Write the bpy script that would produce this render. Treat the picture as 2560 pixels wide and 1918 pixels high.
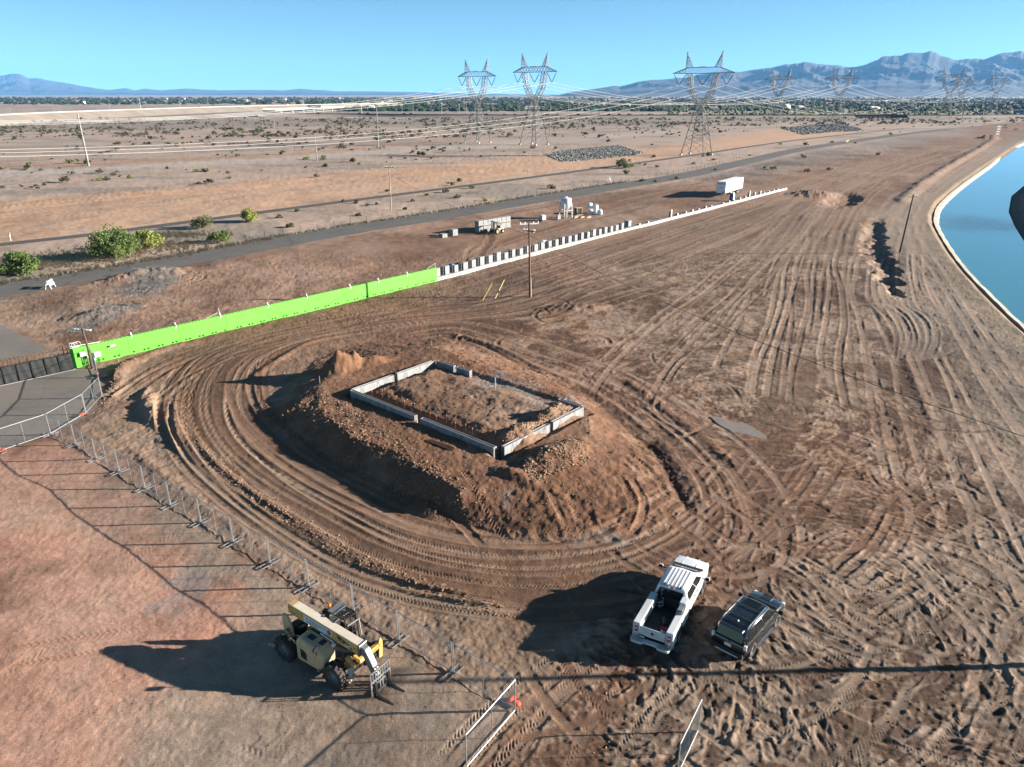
import bpy, math, random
import numpy as np
from mathutils import Vector, Matrix

random.seed(7); np.random.seed(7)
R = math.radians
for o in list(bpy.data.objects): bpy.data.objects.remove(o)
sc = bpy.context.scene
C = sc.collection

# ---------------------------------------------------------------- camera
CAM_H, FPX, PITCH = 26.0, 1837.0, math.atan((959 - 235) / 1837.0)
cam_d = bpy.data.cameras.new("camera"); cam = bpy.data.objects.new("camera", cam_d); C.objects.link(cam)
cam.location = (0, 0, CAM_H); cam.rotation_euler = (math.pi / 2 - PITCH, 0, 0)
cam_d.sensor_width = 36; cam_d.lens = 36 * FPX / 2560; cam_d.clip_start = 0.5; cam_d.clip_end = 90000
sc.camera = cam
# ---------------------------------------------------------------- light
SUN_EL, SUN_AZ = 15.0, 2.2          # sun stands to the right (+X), a touch to the far side
sx, sy, sz = math.cos(R(SUN_EL)) * math.cos(R(SUN_AZ)), math.cos(R(SUN_EL)) * math.sin(R(SUN_AZ)), math.sin(R(SUN_EL))
world = bpy.data.worlds.new("World"); sc.world = world; world.use_nodes = True
nt = world.node_tree; nt.nodes.clear()
sky = nt.nodes.new("ShaderNodeTexSky"); sky.sky_type = 'NISHITA'; sky.sun_disc = False
sky.sun_elevation = R(SUN_EL); sky.sun_rotation = R(90 - SUN_AZ)
sky.altitude = 0; sky.air_density = 0.42; sky.dust_density = 0.0; sky.ozone_density = 3.0
stc = nt.nodes.new('ShaderNodeTexCoord'); sad = nt.nodes.new('ShaderNodeVectorMath'); sad.operation = 'ADD'; sad.inputs[1].default_value = (0, 0, .032)
nt.links.new(stc.outputs['Generated'], sad.inputs[0]); nt.links.new(sad.outputs[0], sky.inputs[0])
bg = nt.nodes.new("ShaderNodeBackground"); bg.inputs[1].default_value = 0.05
hs = nt.nodes.new("ShaderNodeVectorMath"); hs.operation = 'MULTIPLY'; hs.inputs[1].default_value = (1.2, 1.29, .97)
wo = nt.nodes.new("ShaderNodeOutputWorld")
nt.links.new(sky.outputs[0], hs.inputs[0]); nt.links.new(hs.outputs[0], bg.inputs[0]); nt.links.new(bg.outputs[0], wo.inputs[0])
sun_d = bpy.data.lights.new("sun", 'SUN'); sun_d.energy = 5.0; sun_d.angle = R(0.53); sun_d.color = (1.0, 0.92, 0.80)
sun = bpy.data.objects.new("sun", sun_d); C.objects.link(sun)
sun.rotation_euler = Vector((sx, sy, sz)).to_track_quat('Z', 'Y').to_euler()
vs = sc.view_settings
vs.view_transform = 'Standard'; vs.look = 'None'; vs.exposure = 2.0; vs.gamma = 1.0; vs.use_curve_mapping = False
sc.render.engine = 'CYCLES'
cy = sc.cycles
cy.use_denoising = True
try: cy.denoiser = 'OPENIMAGEDENOISE'
except Exception: pass
cy.max_bounces = 6; cy.diffuse_bounces = 3; cy.glossy_bounces = 3; cy.transmission_bounces = 4; cy.transparent_max_bounces = 6; cy.volume_bounces = 0
cy.use_adaptive_sampling = True; cy.adaptive_threshold = 0.012
cy.sample_clamp_indirect = 8

# ---------------------------------------------------------------- helpers
CP, SP = math.cos(PITCH), math.sin(PITCH)
def G(px, py, z=0.0):
    """ground position (at height z) seen at a photo pixel"""
    x = (px - 1280) / FPX; y = -(py - 959) / FPX
    d = (x, CP + y * SP, -SP + y * CP); t = (z - CAM_H) / d[2]
    return (d[0] * t, d[1] * t)

class MB:
    def __init__(s): s.v = []; s.f = []
    def add(s, vs_, fs):
        b = len(s.v); s.v += [tuple(p) for p in vs_]; s.f += [tuple(b + i for i in f) for f in fs]; return s
    def box(s, c, size, rz=0.0, rx=0.0, ry=0.0, taper=None):
        a, b, d = size[0] / 2, size[1] / 2, size[2] / 2
        P = [Vector((x * a, y * b, z * d)) for z in (-1, 1) for x, y in ((-1, -1), (1, -1), (1, 1), (-1, 1))]
        if taper:
            for i in range(4, 8): P[i].x *= taper[0]; P[i].y *= taper[1]
        if rz or rx or ry:
            M = Matrix.Rotation(rz, 3, 'Z') @ Matrix.Rotation(ry, 3, 'Y') @ Matrix.Rotation(rx, 3, 'X')
            P = [M @ p for p in P]
        c = Vector(c)
        return s.add([p + c for p in P], [(3, 2, 1, 0), (4, 5, 6, 7), (0, 1, 5, 4), (1, 2, 6, 5), (2, 3, 7, 6), (3, 0, 4, 7)])
    def b2(s, x0, x1, y0, y1, z0, z1): return s.box(((x0 + x1) / 2, (y0 + y1) / 2, (z0 + z1) / 2), (x1 - x0, y1 - y0, z1 - z0))
    def bar(s, p, q, w, h=None, up=(0, 0, 1)):
        p, q = Vector(p), Vector(q); h = h or w; d = (q - p)
        if d.length < 1e-6: return s
        d.normalize(); u = Vector(up)
        if abs(d.dot(u)) > .98: u = Vector((1, 0, 0))
        a = d.cross(u).normalized(); b = a.cross(d).normalized()
        P = [e + a * (w / 2 * i) + b * (h / 2 * j) for e in (p, q) for i, j in ((-1, -1), (1, -1), (1, 1), (-1, 1))]
        return s.add(P, [(3, 2, 1, 0), (4, 5, 6, 7), (0, 1, 5, 4), (1, 2, 6, 5), (2, 3, 7, 6), (3, 0, 4, 7)])
    def tube(s, pts, r, n=6, cap=True, closed=False):
        pts = [Vector(p) for p in pts]; m = len(pts); rs = r if isinstance(r, (list, tuple)) else [r] * m
        V = []; prev = None
        for i, p in enumerate(pts):
            if closed: t = pts[(i + 1) % m] - pts[i - 1]
            else: t = pts[min(i + 1, m - 1)] - pts[max(i - 1, 0)]
            t.normalize()
            if prev is None:
                u = Vector((0, 0, 1)) if abs(t.z) < .9 else Vector((1, 0, 0))
                a = t.cross(u).normalized()
            else:
                a = prev - t * prev.dot(t)
                a = a.normalized() if a.length > 1e-6 else t.orthogonal().normalized()
            prev = a; b = t.cross(a)
            for k in range(n):
                th = 2 * math.pi * k / n; V.append(p + (a * math.cos(th) + b * math.sin(th)) * rs[i])
        F = []
        for i in range(m if closed else m - 1):
            j = (i + 1) % m
            for k in range(n): F.append((i * n + k, i * n + (k + 1) % n, j * n + (k + 1) % n, j * n + k))
        if cap and not closed: F.append(tuple(range(n - 1, -1, -1))); F.append(tuple((m - 1) * n + k for k in range(n)))
        return s.add(V, F)
    def lathe(s, prof, n=20, c=(0, 0, 0), axis='z', cap=True):
        V = []; c = Vector(c)
        for r, z in prof:
            for k in range(n):
                th = 2 * math.pi * k / n; a, b = r * math.cos(th), r * math.sin(th)
                V.append(c + Vector((a, b, z) if axis == 'z' else ((a, z, b) if axis == 'y' else (z, a, b))))
        F = []; m = len(prof)
        for i in range(m - 1):
            for k in range(n):
                q = (i * n + k, i * n + (k + 1) % n, (i + 1) * n + (k + 1) % n, (i + 1) * n + k)
                F.append(q if axis != 'y' else q[::-1])
        if cap:
            a = tuple(range(n - 1, -1, -1)); b = tuple((m - 1) * n + k for k in range(n))
            F += [a, b] if axis != 'y' else [a[::-1], b[::-1]]
        return s.add(V, F)
    def cyl(s, p, q, r, n=12): return s.tube([p, q], r, n)
    def loft(s, secs, cap=True):
        n = len(secs[0]); V = [p for sec in secs for p in sec]; F = []
        for i in range(len(secs) - 1):
            for k in range(n): F.append((i * n + k, i * n + (k + 1) % n, (i + 1) * n + (k + 1) % n, (i + 1) * n + k))
        if cap: F.append(tuple(range(n - 1, -1, -1))); F.append(tuple((len(secs) - 1) * n + k for k in range(n)))
        return s.add(V, F)
    def prism(s, poly, a0, a1, axis='y'):
        def m(u, w, a): return (u, a, w) if axis == 'y' else ((u, w, a) if axis == 'z' else (a, u, w))
        n = len(poly); V = [m(u, w, a0) for u, w in poly] + [m(u, w, a1) for u, w in poly]
        F = [tuple(range(n)), tuple(range(2 * n - 1, n - 1, -1))] + [((k + 1) % n, k, n + k, n + (k + 1) % n) for k in range(n)]
        return s.add(V, F)
    def build(s, name, mat, parent=None, smooth=False, bevel=0, seg=1, recalc=True):
        me = bpy.data.meshes.new(name); me.from_pydata(s.v, [], s.f)
        if recalc and len(s.f) < 60000:
            import bmesh
            bm = bmesh.new(); bm.from_mesh(me); bmesh.ops.recalc_face_normals(bm, faces=bm.faces); bm.to_mesh(me); bm.free()
        return obj(name, me, mat, parent, smooth, bevel, seg)

def obj(name, me, mat, parent=None, smooth=False, bevel=0, seg=1):
    o = bpy.data.objects.new(name, me); C.objects.link(o)
    if mat is not None: me.materials.append(M(mat) if isinstance(mat, str) else mat)
    if smooth:
        me.polygons.foreach_set('use_smooth', [True] * len(me.polygons))
        if smooth != 2:
            try: me.set_sharp_from_angle(angle=R(38))
            except Exception: pass
    if bevel:
        b = o.modifiers.new('bevel', 'BEVEL'); b.width = bevel; b.segments = seg; b.limit_method = 'ANGLE'; b.angle_limit = R(40)
        if smooth == 0: pass
    if parent is not None: o.parent = parent
    return o
def tag(o, label=None, cat=None, group=None, kind=None):
    if label: o['label'] = label
    if cat: o['category'] = cat
    if group: o['group'] = group
    if kind: o['kind'] = kind
    return o
def thing(name, label, cat, loc=(0, 0, 0), rz=0.0, group=None):
    o = bpy.data.objects.new(name, None); C.objects.link(o); o.empty_display_size = .3
    o.location = loc; o.rotation_euler = (0, 0, rz)
    return tag(o, label, cat, group)
def struct(name, mb, mat, smooth=False): return tag(mb.build(name, mat, None, smooth), kind='structure')
def dup(root, loc=None, rz=None, label=None, scale=None, parent=None):
    c = root.copy(); C.objects.link(c); c.parent = parent
    if loc is not None: c.location = loc
    if rz is not None: c.rotation_euler = (0, 0, rz)
    if scale is not None: c.scale = scale if not isinstance(scale, (int, float)) else (scale,) * 3
    if label: c['label'] = label
    for ch in list(root.children): dup(ch, parent=c)
    return c
def text(name, body, size, mat, parent, loc, rot, sx_=1.0, bold=0.0):
    cu = bpy.data.curves.new(name, 'FONT'); cu.body = body; cu.size = size; cu.align_x = 'CENTER'; cu.align_y = 'CENTER'
    cu.extrude = 0.003; cu.offset = bold; cu.resolution_u = 3
    t = bpy.data.objects.new(name, cu); C.objects.link(t)
    dg = bpy.context.evaluated_depsgraph_get(); me = bpy.data.meshes.new_from_object(t.evaluated_get(dg)); bpy.data.objects.remove(t)
    me.materials.clear(); o = obj(name, me, mat, parent); o.location = loc; o.rotation_euler = rot; o.scale = (sx_, 1, 1)
    return o
def boolean(o, cutters):
    """subtract closed meshes from o for good"""
    for c in cutters:
        m = o.modifiers.new('cut', 'BOOLEAN'); m.operation = 'DIFFERENCE'; m.object = c; m.solver = 'EXACT'
    bpy.context.view_layer.update()
    dg = bpy.context.evaluated_depsgraph_get(); me = bpy.data.meshes.new_from_object(o.evaluated_get(dg))
    o.modifiers.clear(); old = o.data; o.data = me
    for c in cutters: bpy.data.objects.remove(c)
    return o
def ordinal(n): return "%d%s" % (n, 'th' if 10 < n % 100 < 14 else {1: 'st', 2: 'nd', 3: 'rd'}.get(n % 10, 'th'))

# ---------------------------------------------------------------- materials
_mats = {}
def node_mat(name):
    m = bpy.data.materials.new(name); m.use_nodes = True; t = m.node_tree; t.nodes.clear()
    out = t.nodes.new('ShaderNodeOutputMaterial'); b = t.nodes.new('ShaderNodeBsdfPrincipled'); t.links.new(b.outputs[0], out.inputs[0])
    return m, t, b
def mk(name, col, rough=.6, metal=0.0, var=.12, scale=3.0, bump=0.0, bscale=30.0, dirt=None, coat=0.0, spec=.5, trans=0.0, em=None):
    kk = .85 if any(w in name for w in ('white', 'cream', 'lens', 'sticker', 'conductor', 'bag')) else .72
    col = tuple(c * kk for c in col); dirt = tuple(c * kk for c in dirt) if dirt else None
    m, t, b = node_mat(name); L = t.links.new; N = t.nodes.new
    b.inputs['Roughness'].default_value = rough; b.inputs['Metallic'].default_value = metal
    b.inputs['Coat Weight'].default_value = coat; b.inputs['Specular IOR Level'].default_value = spec; b.inputs['Transmission Weight'].default_value = trans
    if em: b.inputs['Emission Color'].default_value = (*em, 1); b.inputs['Emission Strength'].default_value = 1
    tc = N('ShaderNodeTexCoord'); n1 = N('ShaderNodeTexNoise'); n1.inputs['Scale'].default_value = scale; n1.inputs['Detail'].default_value = 6; n1.inputs['Roughness'].default_value = .65
    L(tc.outputs['Object'], n1.inputs['Vector'])
    mx = N('ShaderNodeMix'); mx.data_type = 'RGBA'
    d = dirt or tuple(c * (1 - 2 * var) for c in col); l = tuple(min(1, c * (1 + var)) for c in col)
    mx.inputs[6].default_value = (*d, 1); mx.inputs[7].default_value = (*l, 1)
    rp = N('ShaderNodeMapRange'); rp.inputs[1].default_value = .3; rp.inputs[2].default_value = .62
    L(n1.outputs[0], rp.inputs[0]); L(rp.outputs[0], mx.inputs[0]); L(mx.outputs[2], b.inputs['Base Color'])
    if bump:
        n2 = N('ShaderNodeTexNoise'); n2.inputs['Scale'].default_value = bscale; n2.inputs['Detail'].default_value = 4
        L(tc.outputs['Object'], n2.inputs['Vector'])
        bp = N('ShaderNodeBump'); bp.inputs['Strength'].default_value = bump; bp.inputs['Distance'].default_value = .02
        L(n2.outputs[0], bp.inputs['Height']); L(bp.outputs[0], b.inputs['Normal'])
    _mats[name] = m; return m
def M(n): return _mats[n]
mk('truck_white', (.62, .63, .65), .32, 0, .03, 1.5, coat=.5)
mk('box_white', (.58, .59, .61), .42, 0, .05, 2.5)
mk('suv_paint', (.018, .019, .023), .22, .3, .12, 2.0, coat=1.0)
mk('glass_dark', (.012, .014, .016), .08, 0, .1, 2, spec=.3)
mk('black_plastic', (.02, .02, .021), .6, 0, .2, 6)
mk('rubber', (.028, .026, .024), .88, 0, .3, 5, bump=.4, bscale=25, dirt=(.06, .045, .035))
mk('rim_steel', (.35, .36, .37), .4, .7, .15, 8)
mk('chrome', (.7, .7, .72), .2, 1.0, .05, 4)
mk('aluminium', (.62, .63, .65), .38, .85, .1, 9)
mk('red_lens', (.42, .015, .012), .2, 0, .1, 9)
mk('white_lens', (.75, .76, .78), .15, 0, .05, 9)
mk('amber_lens', (.8, .18, .02), .25, 0, .1, 9)
mk('machine_yellow', (.72, .43, .11), .5, 0, .12, 2.2, dirt=(.54, .36, .16))
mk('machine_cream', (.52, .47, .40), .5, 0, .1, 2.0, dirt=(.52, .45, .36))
mk('machine_tan', (.62, .42, .235), .55, 0, .14, 2.0, dirt=(.48, .335, .21))
mk('machine_grey', (.20, .205, .215), .5, .2, .2, 3.0, dirt=(.2, .19, .18))
mk('machine_black', (.02, .02, .022), .5, .2, .3, 4)
mk('steel_dark', (.07, .07, .075), .45, .7, .25, 6, dirt=(.06, .04, .03))
mk('steel_light', (.30, .31, .32), .38, .8, .2, 6)
mk('sticker_white', (.72, .71, .70), .5, 0, .04, 4)
mk('sticker_blue', (.20, .20, .42), .5, 0, .05, 4)
mk('sticker_dark', (.09, .09, .13), .5, 0, .05, 4)
mk('sticker_red', (.45, .06, .10), .5, 0, .05, 4)
mk('navy_paint', (.02, .03, .16), .5, 0, .05, 4)
mk('grey_print', (.22, .22, .27), .6, 0, .05, 4)
mk('galvanised', (.46, .47, .48), .45, .6, .15, 12)
mk('chain_wire', (.33, .34, .35), .45, .7, .1, 12)
mk('tower_steel', (.17, .17, .175), .55, .3, .12, .6)
mk('conductor', (.85, .84, .80), .35, .55, .05, .1)
mk('insulator', (.05, .045, .045), .5, 0, .2, 2)
mk('pole_wood', (.17, .095, .05), .85, 0, .3, 2.5, bump=.4, bscale=18, dirt=(.09, .055, .035))
mk('pole_grey', (.34, .31, .28), .8, 0, .2, 2)
mk('pole_dark', (.10, .05, .04), .7, 0, .2, 2)
mk('wire_black', (.02, .02, .02), .6, 0, .1, 1)
mk('concrete', (.44, .43, .41), .85, 0, .1, 1.2, bump=.25, bscale=22, dirt=(.33, .31, .28))
mk('concrete_form', (.29, .295, .305), .75, 0, .1, 1.4, bump=.2, bscale=12, dirt=(.21, .20, .195))
mk('block_white', (.43, .42, .40), .85, 0, .08, 1.5, bump=.2, bscale=20)
mk('block_grey', (.29, .295, .30), .88, 0, .12, 2.0, bump=.35, bscale=26)
mk('green_paint', (.10, .53, .024), .7, 0, .05, .55, bump=.12, bscale=18, dirt=(.115, .46, .04))
mk('black_screen', (.018, .02, .022), .8, 0, .25, 1.5)
mk('black_iron', (.022, .022, .024), .5, .4, .2, 5)
mk('picket_brown', (.12, .085, .065), .6, .2, .15, 5)
mk('white_plastic', (.80, .80, .79), .45, 0, .05, 4)
mk('white_bag', (.72, .73, .75), .8, 0, .1, 3, bump=.6, bscale=6)
mk('blue_plastic', (.02, .11, .42), .45, 0, .12, 4)
mk('box_grey', (.42, .43, .44), .5, .2, .1, 5)
mk('orange_bag', (.85, .10, .04), .75, 0, .12, 8, bump=.5, bscale=14)
mk('orange_cap', (.75, .17, .08), .6, 0, .1, 8)
mk('rebar', (.16, .09, .06), .8, .3, .2, 8)
mk('yellow_guard', (.72, .55, .05), .5, 0, .08, 4)
mk('stake_wood', (.55, .42, .28), .85, 0, .15, 6)
mk('forklift_cream', (.60, .56, .38), .5, 0, .15, 3, dirt=(.35, .28, .18))
mk('silo_white', (.62, .64, .65), .5, .1, .1, 1.2, dirt=(.42, .42, .41))
mk('pallet_wood', (.40, .29, .18), .85, 0, .15, 5)
mk('trailer_white', (.80, .80, .80), .45, 0, .04, .7)
mk('sign_green', (.03, .30, .17), .5, 0, .05, 1)
mk('sign_yellow', (.75, .50, .03), .5, 0, .05, 1)
mk('rock_grey', (.22, .215, .205), .9, 0, .35, .9)
mk('gravel_grey', (.18, .17, .16), .9, 0, .3, .9)
mk('rock_soil', (.27, .17, .11), .95, 0, .3, .9)
mk('roof_tan', (.45, .36, .28), .9, 0, .15, .1)
mk('stucco', (.55, .50, .44), .9, 0, .1, .1)
mk('house_white', (.78, .77, .74), .85, 0, .05, .1)
mk('car_white', (.78, .79, .80), .4, 0, .03, 1); mk('car_silver', (.42, .44, .47), .35, .6, .05, 1); mk('car_black', (.025, .027, .03), .3, .3, .05, 1)
mk('car_blue', (.03, .09, .28), .35, .3, .05, 1); mk('car_red', (.32, .03, .03), .35, .2, .05, 1)
mk('bark', (.12, .085, .06), .95, 0, .3, 4)
mk('dry_grass', (.50, .41, .24), .9, 0, .25, .7)
def leaf(name, a, b_):
    m, t, b = node_mat(name); L = t.links.new; N = t.nodes.new
    gi = N('ShaderNodeNewGeometry'); mx = N('ShaderNodeMix'); mx.data_type = 'RGBA'
    mx.inputs[6].default_value = (*a, 1); mx.inputs[7].default_value = (*b_, 1)
    L(gi.outputs['Random Per Island'], mx.inputs[0]); L(mx.outputs[2], b.inputs['Base Color'])
    b.inputs['Roughness'].default_value = .7; b.inputs['Specular IOR Level'].default_value = .25
    tr = N('ShaderNodeBsdfTranslucent'); L(mx.outputs[2], tr.inputs[0]); ms = N('ShaderNodeMixShader'); ms.inputs[0].default_value = .3
    L(b.outputs[0], ms.inputs[1]); L(tr.outputs[0], ms.inputs[2]); L(ms.outputs[0], t.nodes['Material Output'].inputs[0])
    _mats[name] = m
leaf('leaf_green', (.075, .12, .03), (.16, .21, .065))
leaf('leaf_yellow', (.17, .21, .045), (.30, .31, .09))
leaf('leaf_olive', (.075, .09, .035), (.15, .16, .075))
leaf('leaf_dry', (.085, .072, .05), (.18, .15, .105))
leaf('leaf_far', (.012, .026, .010), (.045, .06, .025))

# ---------------------------------------------------------------- terrain
rng = np.random.RandomState(11)
def vnoise(x, y, seed=0):
    xi = np.floor(x).astype(np.int64); yi = np.floor(y).astype(np.int64)
    xf = (x - xi).astype(np.float32); yf = (y - yi).astype(np.float32)
    u = xf * xf * (3 - 2 * xf); v = yf * yf * (3 - 2 * yf)
    def h(a, b):
        n = (a * 374761393 + b * 668265263 + seed * 974711) & 0x7fffffff
        n = ((n ^ (n >> 13)) * 1274126177) & 0x7fffffff
        return ((n ^ (n >> 16)) & 0xffff).astype(np.float32) / 65535.0
    return (h(xi, yi) * (1 - u) + h(xi + 1, yi) * u) * (1 - v) + (h(xi, yi + 1) * (1 - u) + h(xi + 1, yi + 1) * u) * v
def fbm(x, y, oct=4, seed=0, gain=.5):
    s = 0; a = 1; t = 0
    for k in range(oct): s = s + a * vnoise(x * 2 ** k + 17.3 * k, y * 2 ** k - 9.1 * k, seed + k); t += a; a *= gain
    return s / t
def sst(a, b, x):
    t = np.clip((x - a) / (b - a), 0, 1); return t * t * (3 - 2 * t)
def inpoly(x, y, poly):
    r = np.zeros(x.shape, bool); n = len(poly)
    for i in range(n):
        x0, y0 = poly[i]; x1, y1 = poly[(i + 1) % n]
        if y0 == y1: continue
        c = (y0 > y) != (y1 > y)
        r ^= c & (x < (x1 - x0) * (y - y0) / (y1 - y0) + x0)
    return r
def pdist(x, y, poly, closed=True):
    d = np.full(x.shape, 1e9); n = len(poly)
    for i in range(n if closed else n - 1):
        x0, y0 = poly[i]; x1, y1 = poly[(i + 1) % n]; dx, dy = x1 - x0, y1 - y0; L = dx * dx + dy * dy + 1e-9
        t = np.clip(((x - x0) * dx + (y - y0) * dy) / L, 0, 1)
        d = np.minimum(d, (x - x0 - t * dx) ** 2 + (y - y0 - t * dy) ** 2)
    return np.sqrt(d)
def GP(pts, z=0.0): return [G(a, b, z) for a, b in pts]
def loft_h(x, y, toe, crest):
    """0 outside toe, 1 inside crest, linear between"""
    out = np.zeros(x.shape)
    tx = [p[0] for p in toe]; ty = [p[1] for p in toe]
    sel = (x > min(tx)) & (x < max(tx)) & (y > min(ty)) & (y < max(ty))
    if not sel.any(): return out
    xs, ys = x[sel], y[sel]
    it = inpoly(xs, ys, toe); ic = inpoly(xs, ys, crest)
    d1 = pdist(xs, ys, toe); d2 = pdist(xs, ys, crest)
    out[sel] = np.where(ic, 1.0, np.where(it, d1 / (d1 + d2 + 1e-6), 0.0)); return out

MZ = 1.4   # height of the building pad
PAD_TOE = GP([(700, 1088), (655, 1040), (690, 985), (745, 945), (790, 900), (880, 862), (1010, 858), (1110, 846), (1250, 885), (1430, 955), (1545, 1050), (1640, 1140), (1725, 1270), (1690, 1335), (1560, 1372), (1400, 1368), (1290, 1350), (1178, 1314), (1128, 1292), (1019, 1263), (894, 1205), (817, 1140)])
PAD_CREST = GP([(797, 1012), (800, 965), (850, 930), (930, 902), (1010, 885), (1100, 876), (1230, 925), (1420, 990), (1468, 1030), (1465, 1085), (1390, 1145), (1300, 1185), (1225, 1205), (1150, 1226), (1069, 1178), (988, 1127), (875, 1088)], MZ)
FA, FB, FC, FD = (-14.15, 59.82), (-7.48, 67.65), (5.88, 56.13), (-.97, 48.3)       # foundation corners
CANAL_L = [(2900, 1060), (2720, 955), (2560, 815), (2497, 754), (2439, 696), (2392, 638), (2353, 575), (2349, 548), (2361, 517), (2411, 470), (2478, 420), (2560, 362), (2700, 310), (2900, 287), (3150, 272)]
CANAL_R = [(3250, 280), (3000, 305), (2800, 345), (2660, 400), (2560, 455), (2516, 490), (2507, 529), (2520, 564), (2540, 599), (2560, 622), (2760, 770), (3000, 930)]
WZ = -1.1
CW_L = GP(CANAL_L, WZ); CW_R = GP(CANAL_R, WZ)
def offs(poly, d):
    P = [Vector(p) for p in poly]; o = []
    for i, p in enumerate(P):
        t = (P[min(i + 1, len(P) - 1)] - P[max(i - 1, 0)]).normalized(); n = Vector((-t.y, t.x)); o.append(tuple(p + n * d))
    return o
CAN_TOE = offs(CW_L, 2.6) + offs(CW_R, 5.0); CAN_CREST = offs(CW_L, -1.4) + offs(CW_R, -1.5)
DITCH = (GP([(2152, 560), (2205, 535), (2216, 610), (2245, 680), (2268, 752), (2230, 735), (2190, 700), (2160, 630)]), GP([(2180, 575), (2197, 558), (2204, 612), (2230, 680), (2250, 735), (2218, 708), (2185, 640)]))
PIT = (GP([(2040, 500), (2085, 478), (2150, 480), (2160, 500), (2110, 520), (2060, 520)]), GP([(2085, 500), (2110, 490), (2140, 492), (2142, 502), (2110, 508)]))
HEAPS = [  # photo pixel of foot centre, foot z, radii, angle, height
    (G(850, 925, MZ * .8), 2.1, 1.6, .5, 1.7), (G(925, 905, MZ), 2.6, 1.3, .5, .6), (G(1385, 1140, MZ), 2.9, 1.7, .75, .75), (G(1300, 1085, 1.8), 2.8, 1.2, .75, 1.1), (G(1395, 1035, 1.8), 2.8, 1.1, .75, 1.0),
    (G(1290, 1190, MZ), 2.0, .7, -.6, .35), (G(1440, 770, 0), 5, 1.6, 0, .5), (G(1070, 1250, MZ * .6), 1.4, .8, -.6, .4),
    (G(2030, 485, 0), 7, 6, .3, 1.2), (G(345, 690, 0), 7.0, 4.6, .75, .95), (G(255, 785, 0), 5.2, 2.6, .9, .6), (G(1030, 990, MZ), 2.2, .8, -.72, .3),
    (G(2470, 345, 0), 14, 6, .9, 2.0)]
BERM = GP([(2255, 505), (2300, 462), (2350, 430), (2400, 400), (2450, 372), (2490, 345)])
def seg_uv(x, y, a, b):
    dx, dy = b[0] - a[0], b[1] - a[1]; L = math.hypot(dx, dy); dx /= L; dy /= L
    return (x - a[0]) * dx + (y - a[1]) * dy, -(x - a[0]) * dy + (y - a[1]) * dx, L
def macro(x, y):
    x = np.asarray(x, float); y = np.asarray(y, float)
    near = sst(420, 140, y)
    z = (fbm(x * .06, y * .06, 3, 5) - .5) * .5 * near
    t = loft_h(x, y, PAD_TOE, PAD_CREST); t = t * t * (3 - 2 * t) * .35 + t * .65
    z = z * (1 - t) + t * MZ + np.where((t > .03) & (t < .97), (fbm(x * 1.8, y * 1.8, 4, 9) - .5) * .22, 0)
    for (cx, cy), rx, ry, a, h in HEAPS:
        sel = (np.abs(x - cx) < 3 * max(rx, ry)) & (np.abs(y - cy) < 3 * max(rx, ry))
        if sel.any():
            ca, sa = math.cos(a), math.sin(a); dx, dy = x[sel] - cx, y[sel] - cy
            u, v = (dx * ca + dy * sa) / rx, (-dx * sa + dy * ca) / ry
            rr = np.sqrt(u * u + v * v) + (fbm(x[sel] * .9, y[sel] * .9, 3, 21) - .5) * .5
            z[sel] += h * np.clip(1.12 - rr, 0, 1.0) * (.85 + .5 * fbm(x[sel] * 2.2, y[sel] * 2.2, 3, 31))
    u, v, L = seg_uv(x, y, FA, FD); ins = sst(.8, 2.6, v) * sst(9.9, 8.2, v) * sst(.4, 1.5, u) * sst(L - .4, L - 1.6, u); z = z + ins * (.2 + .35 * (fbm(x * .8, y * .8, 4, 57) - .4))
    # trenches beside the foundation walls and the low floor inside
    for a, b, s_in, dep_, w0, w1 in ((FA, FD, 1, .45, .1, 1.1), (FD, FC, 1, .4, -.6, .35), (FA, FB, -1, .35, -.4, .5), (FB, FC, -1, .2, -.7, .3)):
        u, v, L = seg_uv(x, y, a, b); v = v * s_in
        m = sst(w0 - .3, w0, v) * (1 - sst(w1, w1 + .4, v)) * sst(-.8, -.1, u) * (1 - sst(L + .1, L + .8, u))
        z = z - m * dep_
    dc = pdist(x, y, BERM, False); z = z + (.45 + .6 * (fbm(x * .35, y * .35, 3, 83) - .3)) * np.exp(-(dc / 1.9) ** 2)
    jx, jy = x + (fbm(x * .45, y * .45, 3, 87) - .5) * 3.4, y + (fbm(x * .45 + 40, y * .45, 3, 88) - .5) * 5
    t = loft_h(jx, jy, DITCH[0], DITCH[1]); z = z - .7 * t ** .8
    t = loft_h(jx, jy, PIT[0], PIT[1]); z = z - 1.1 * t
    t = loft_h(x, y, CAN_TOE, CAN_CREST); z = z * (1 - np.clip(t * 3, 0, 1)) - 2.4 * t
    return z

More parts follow.
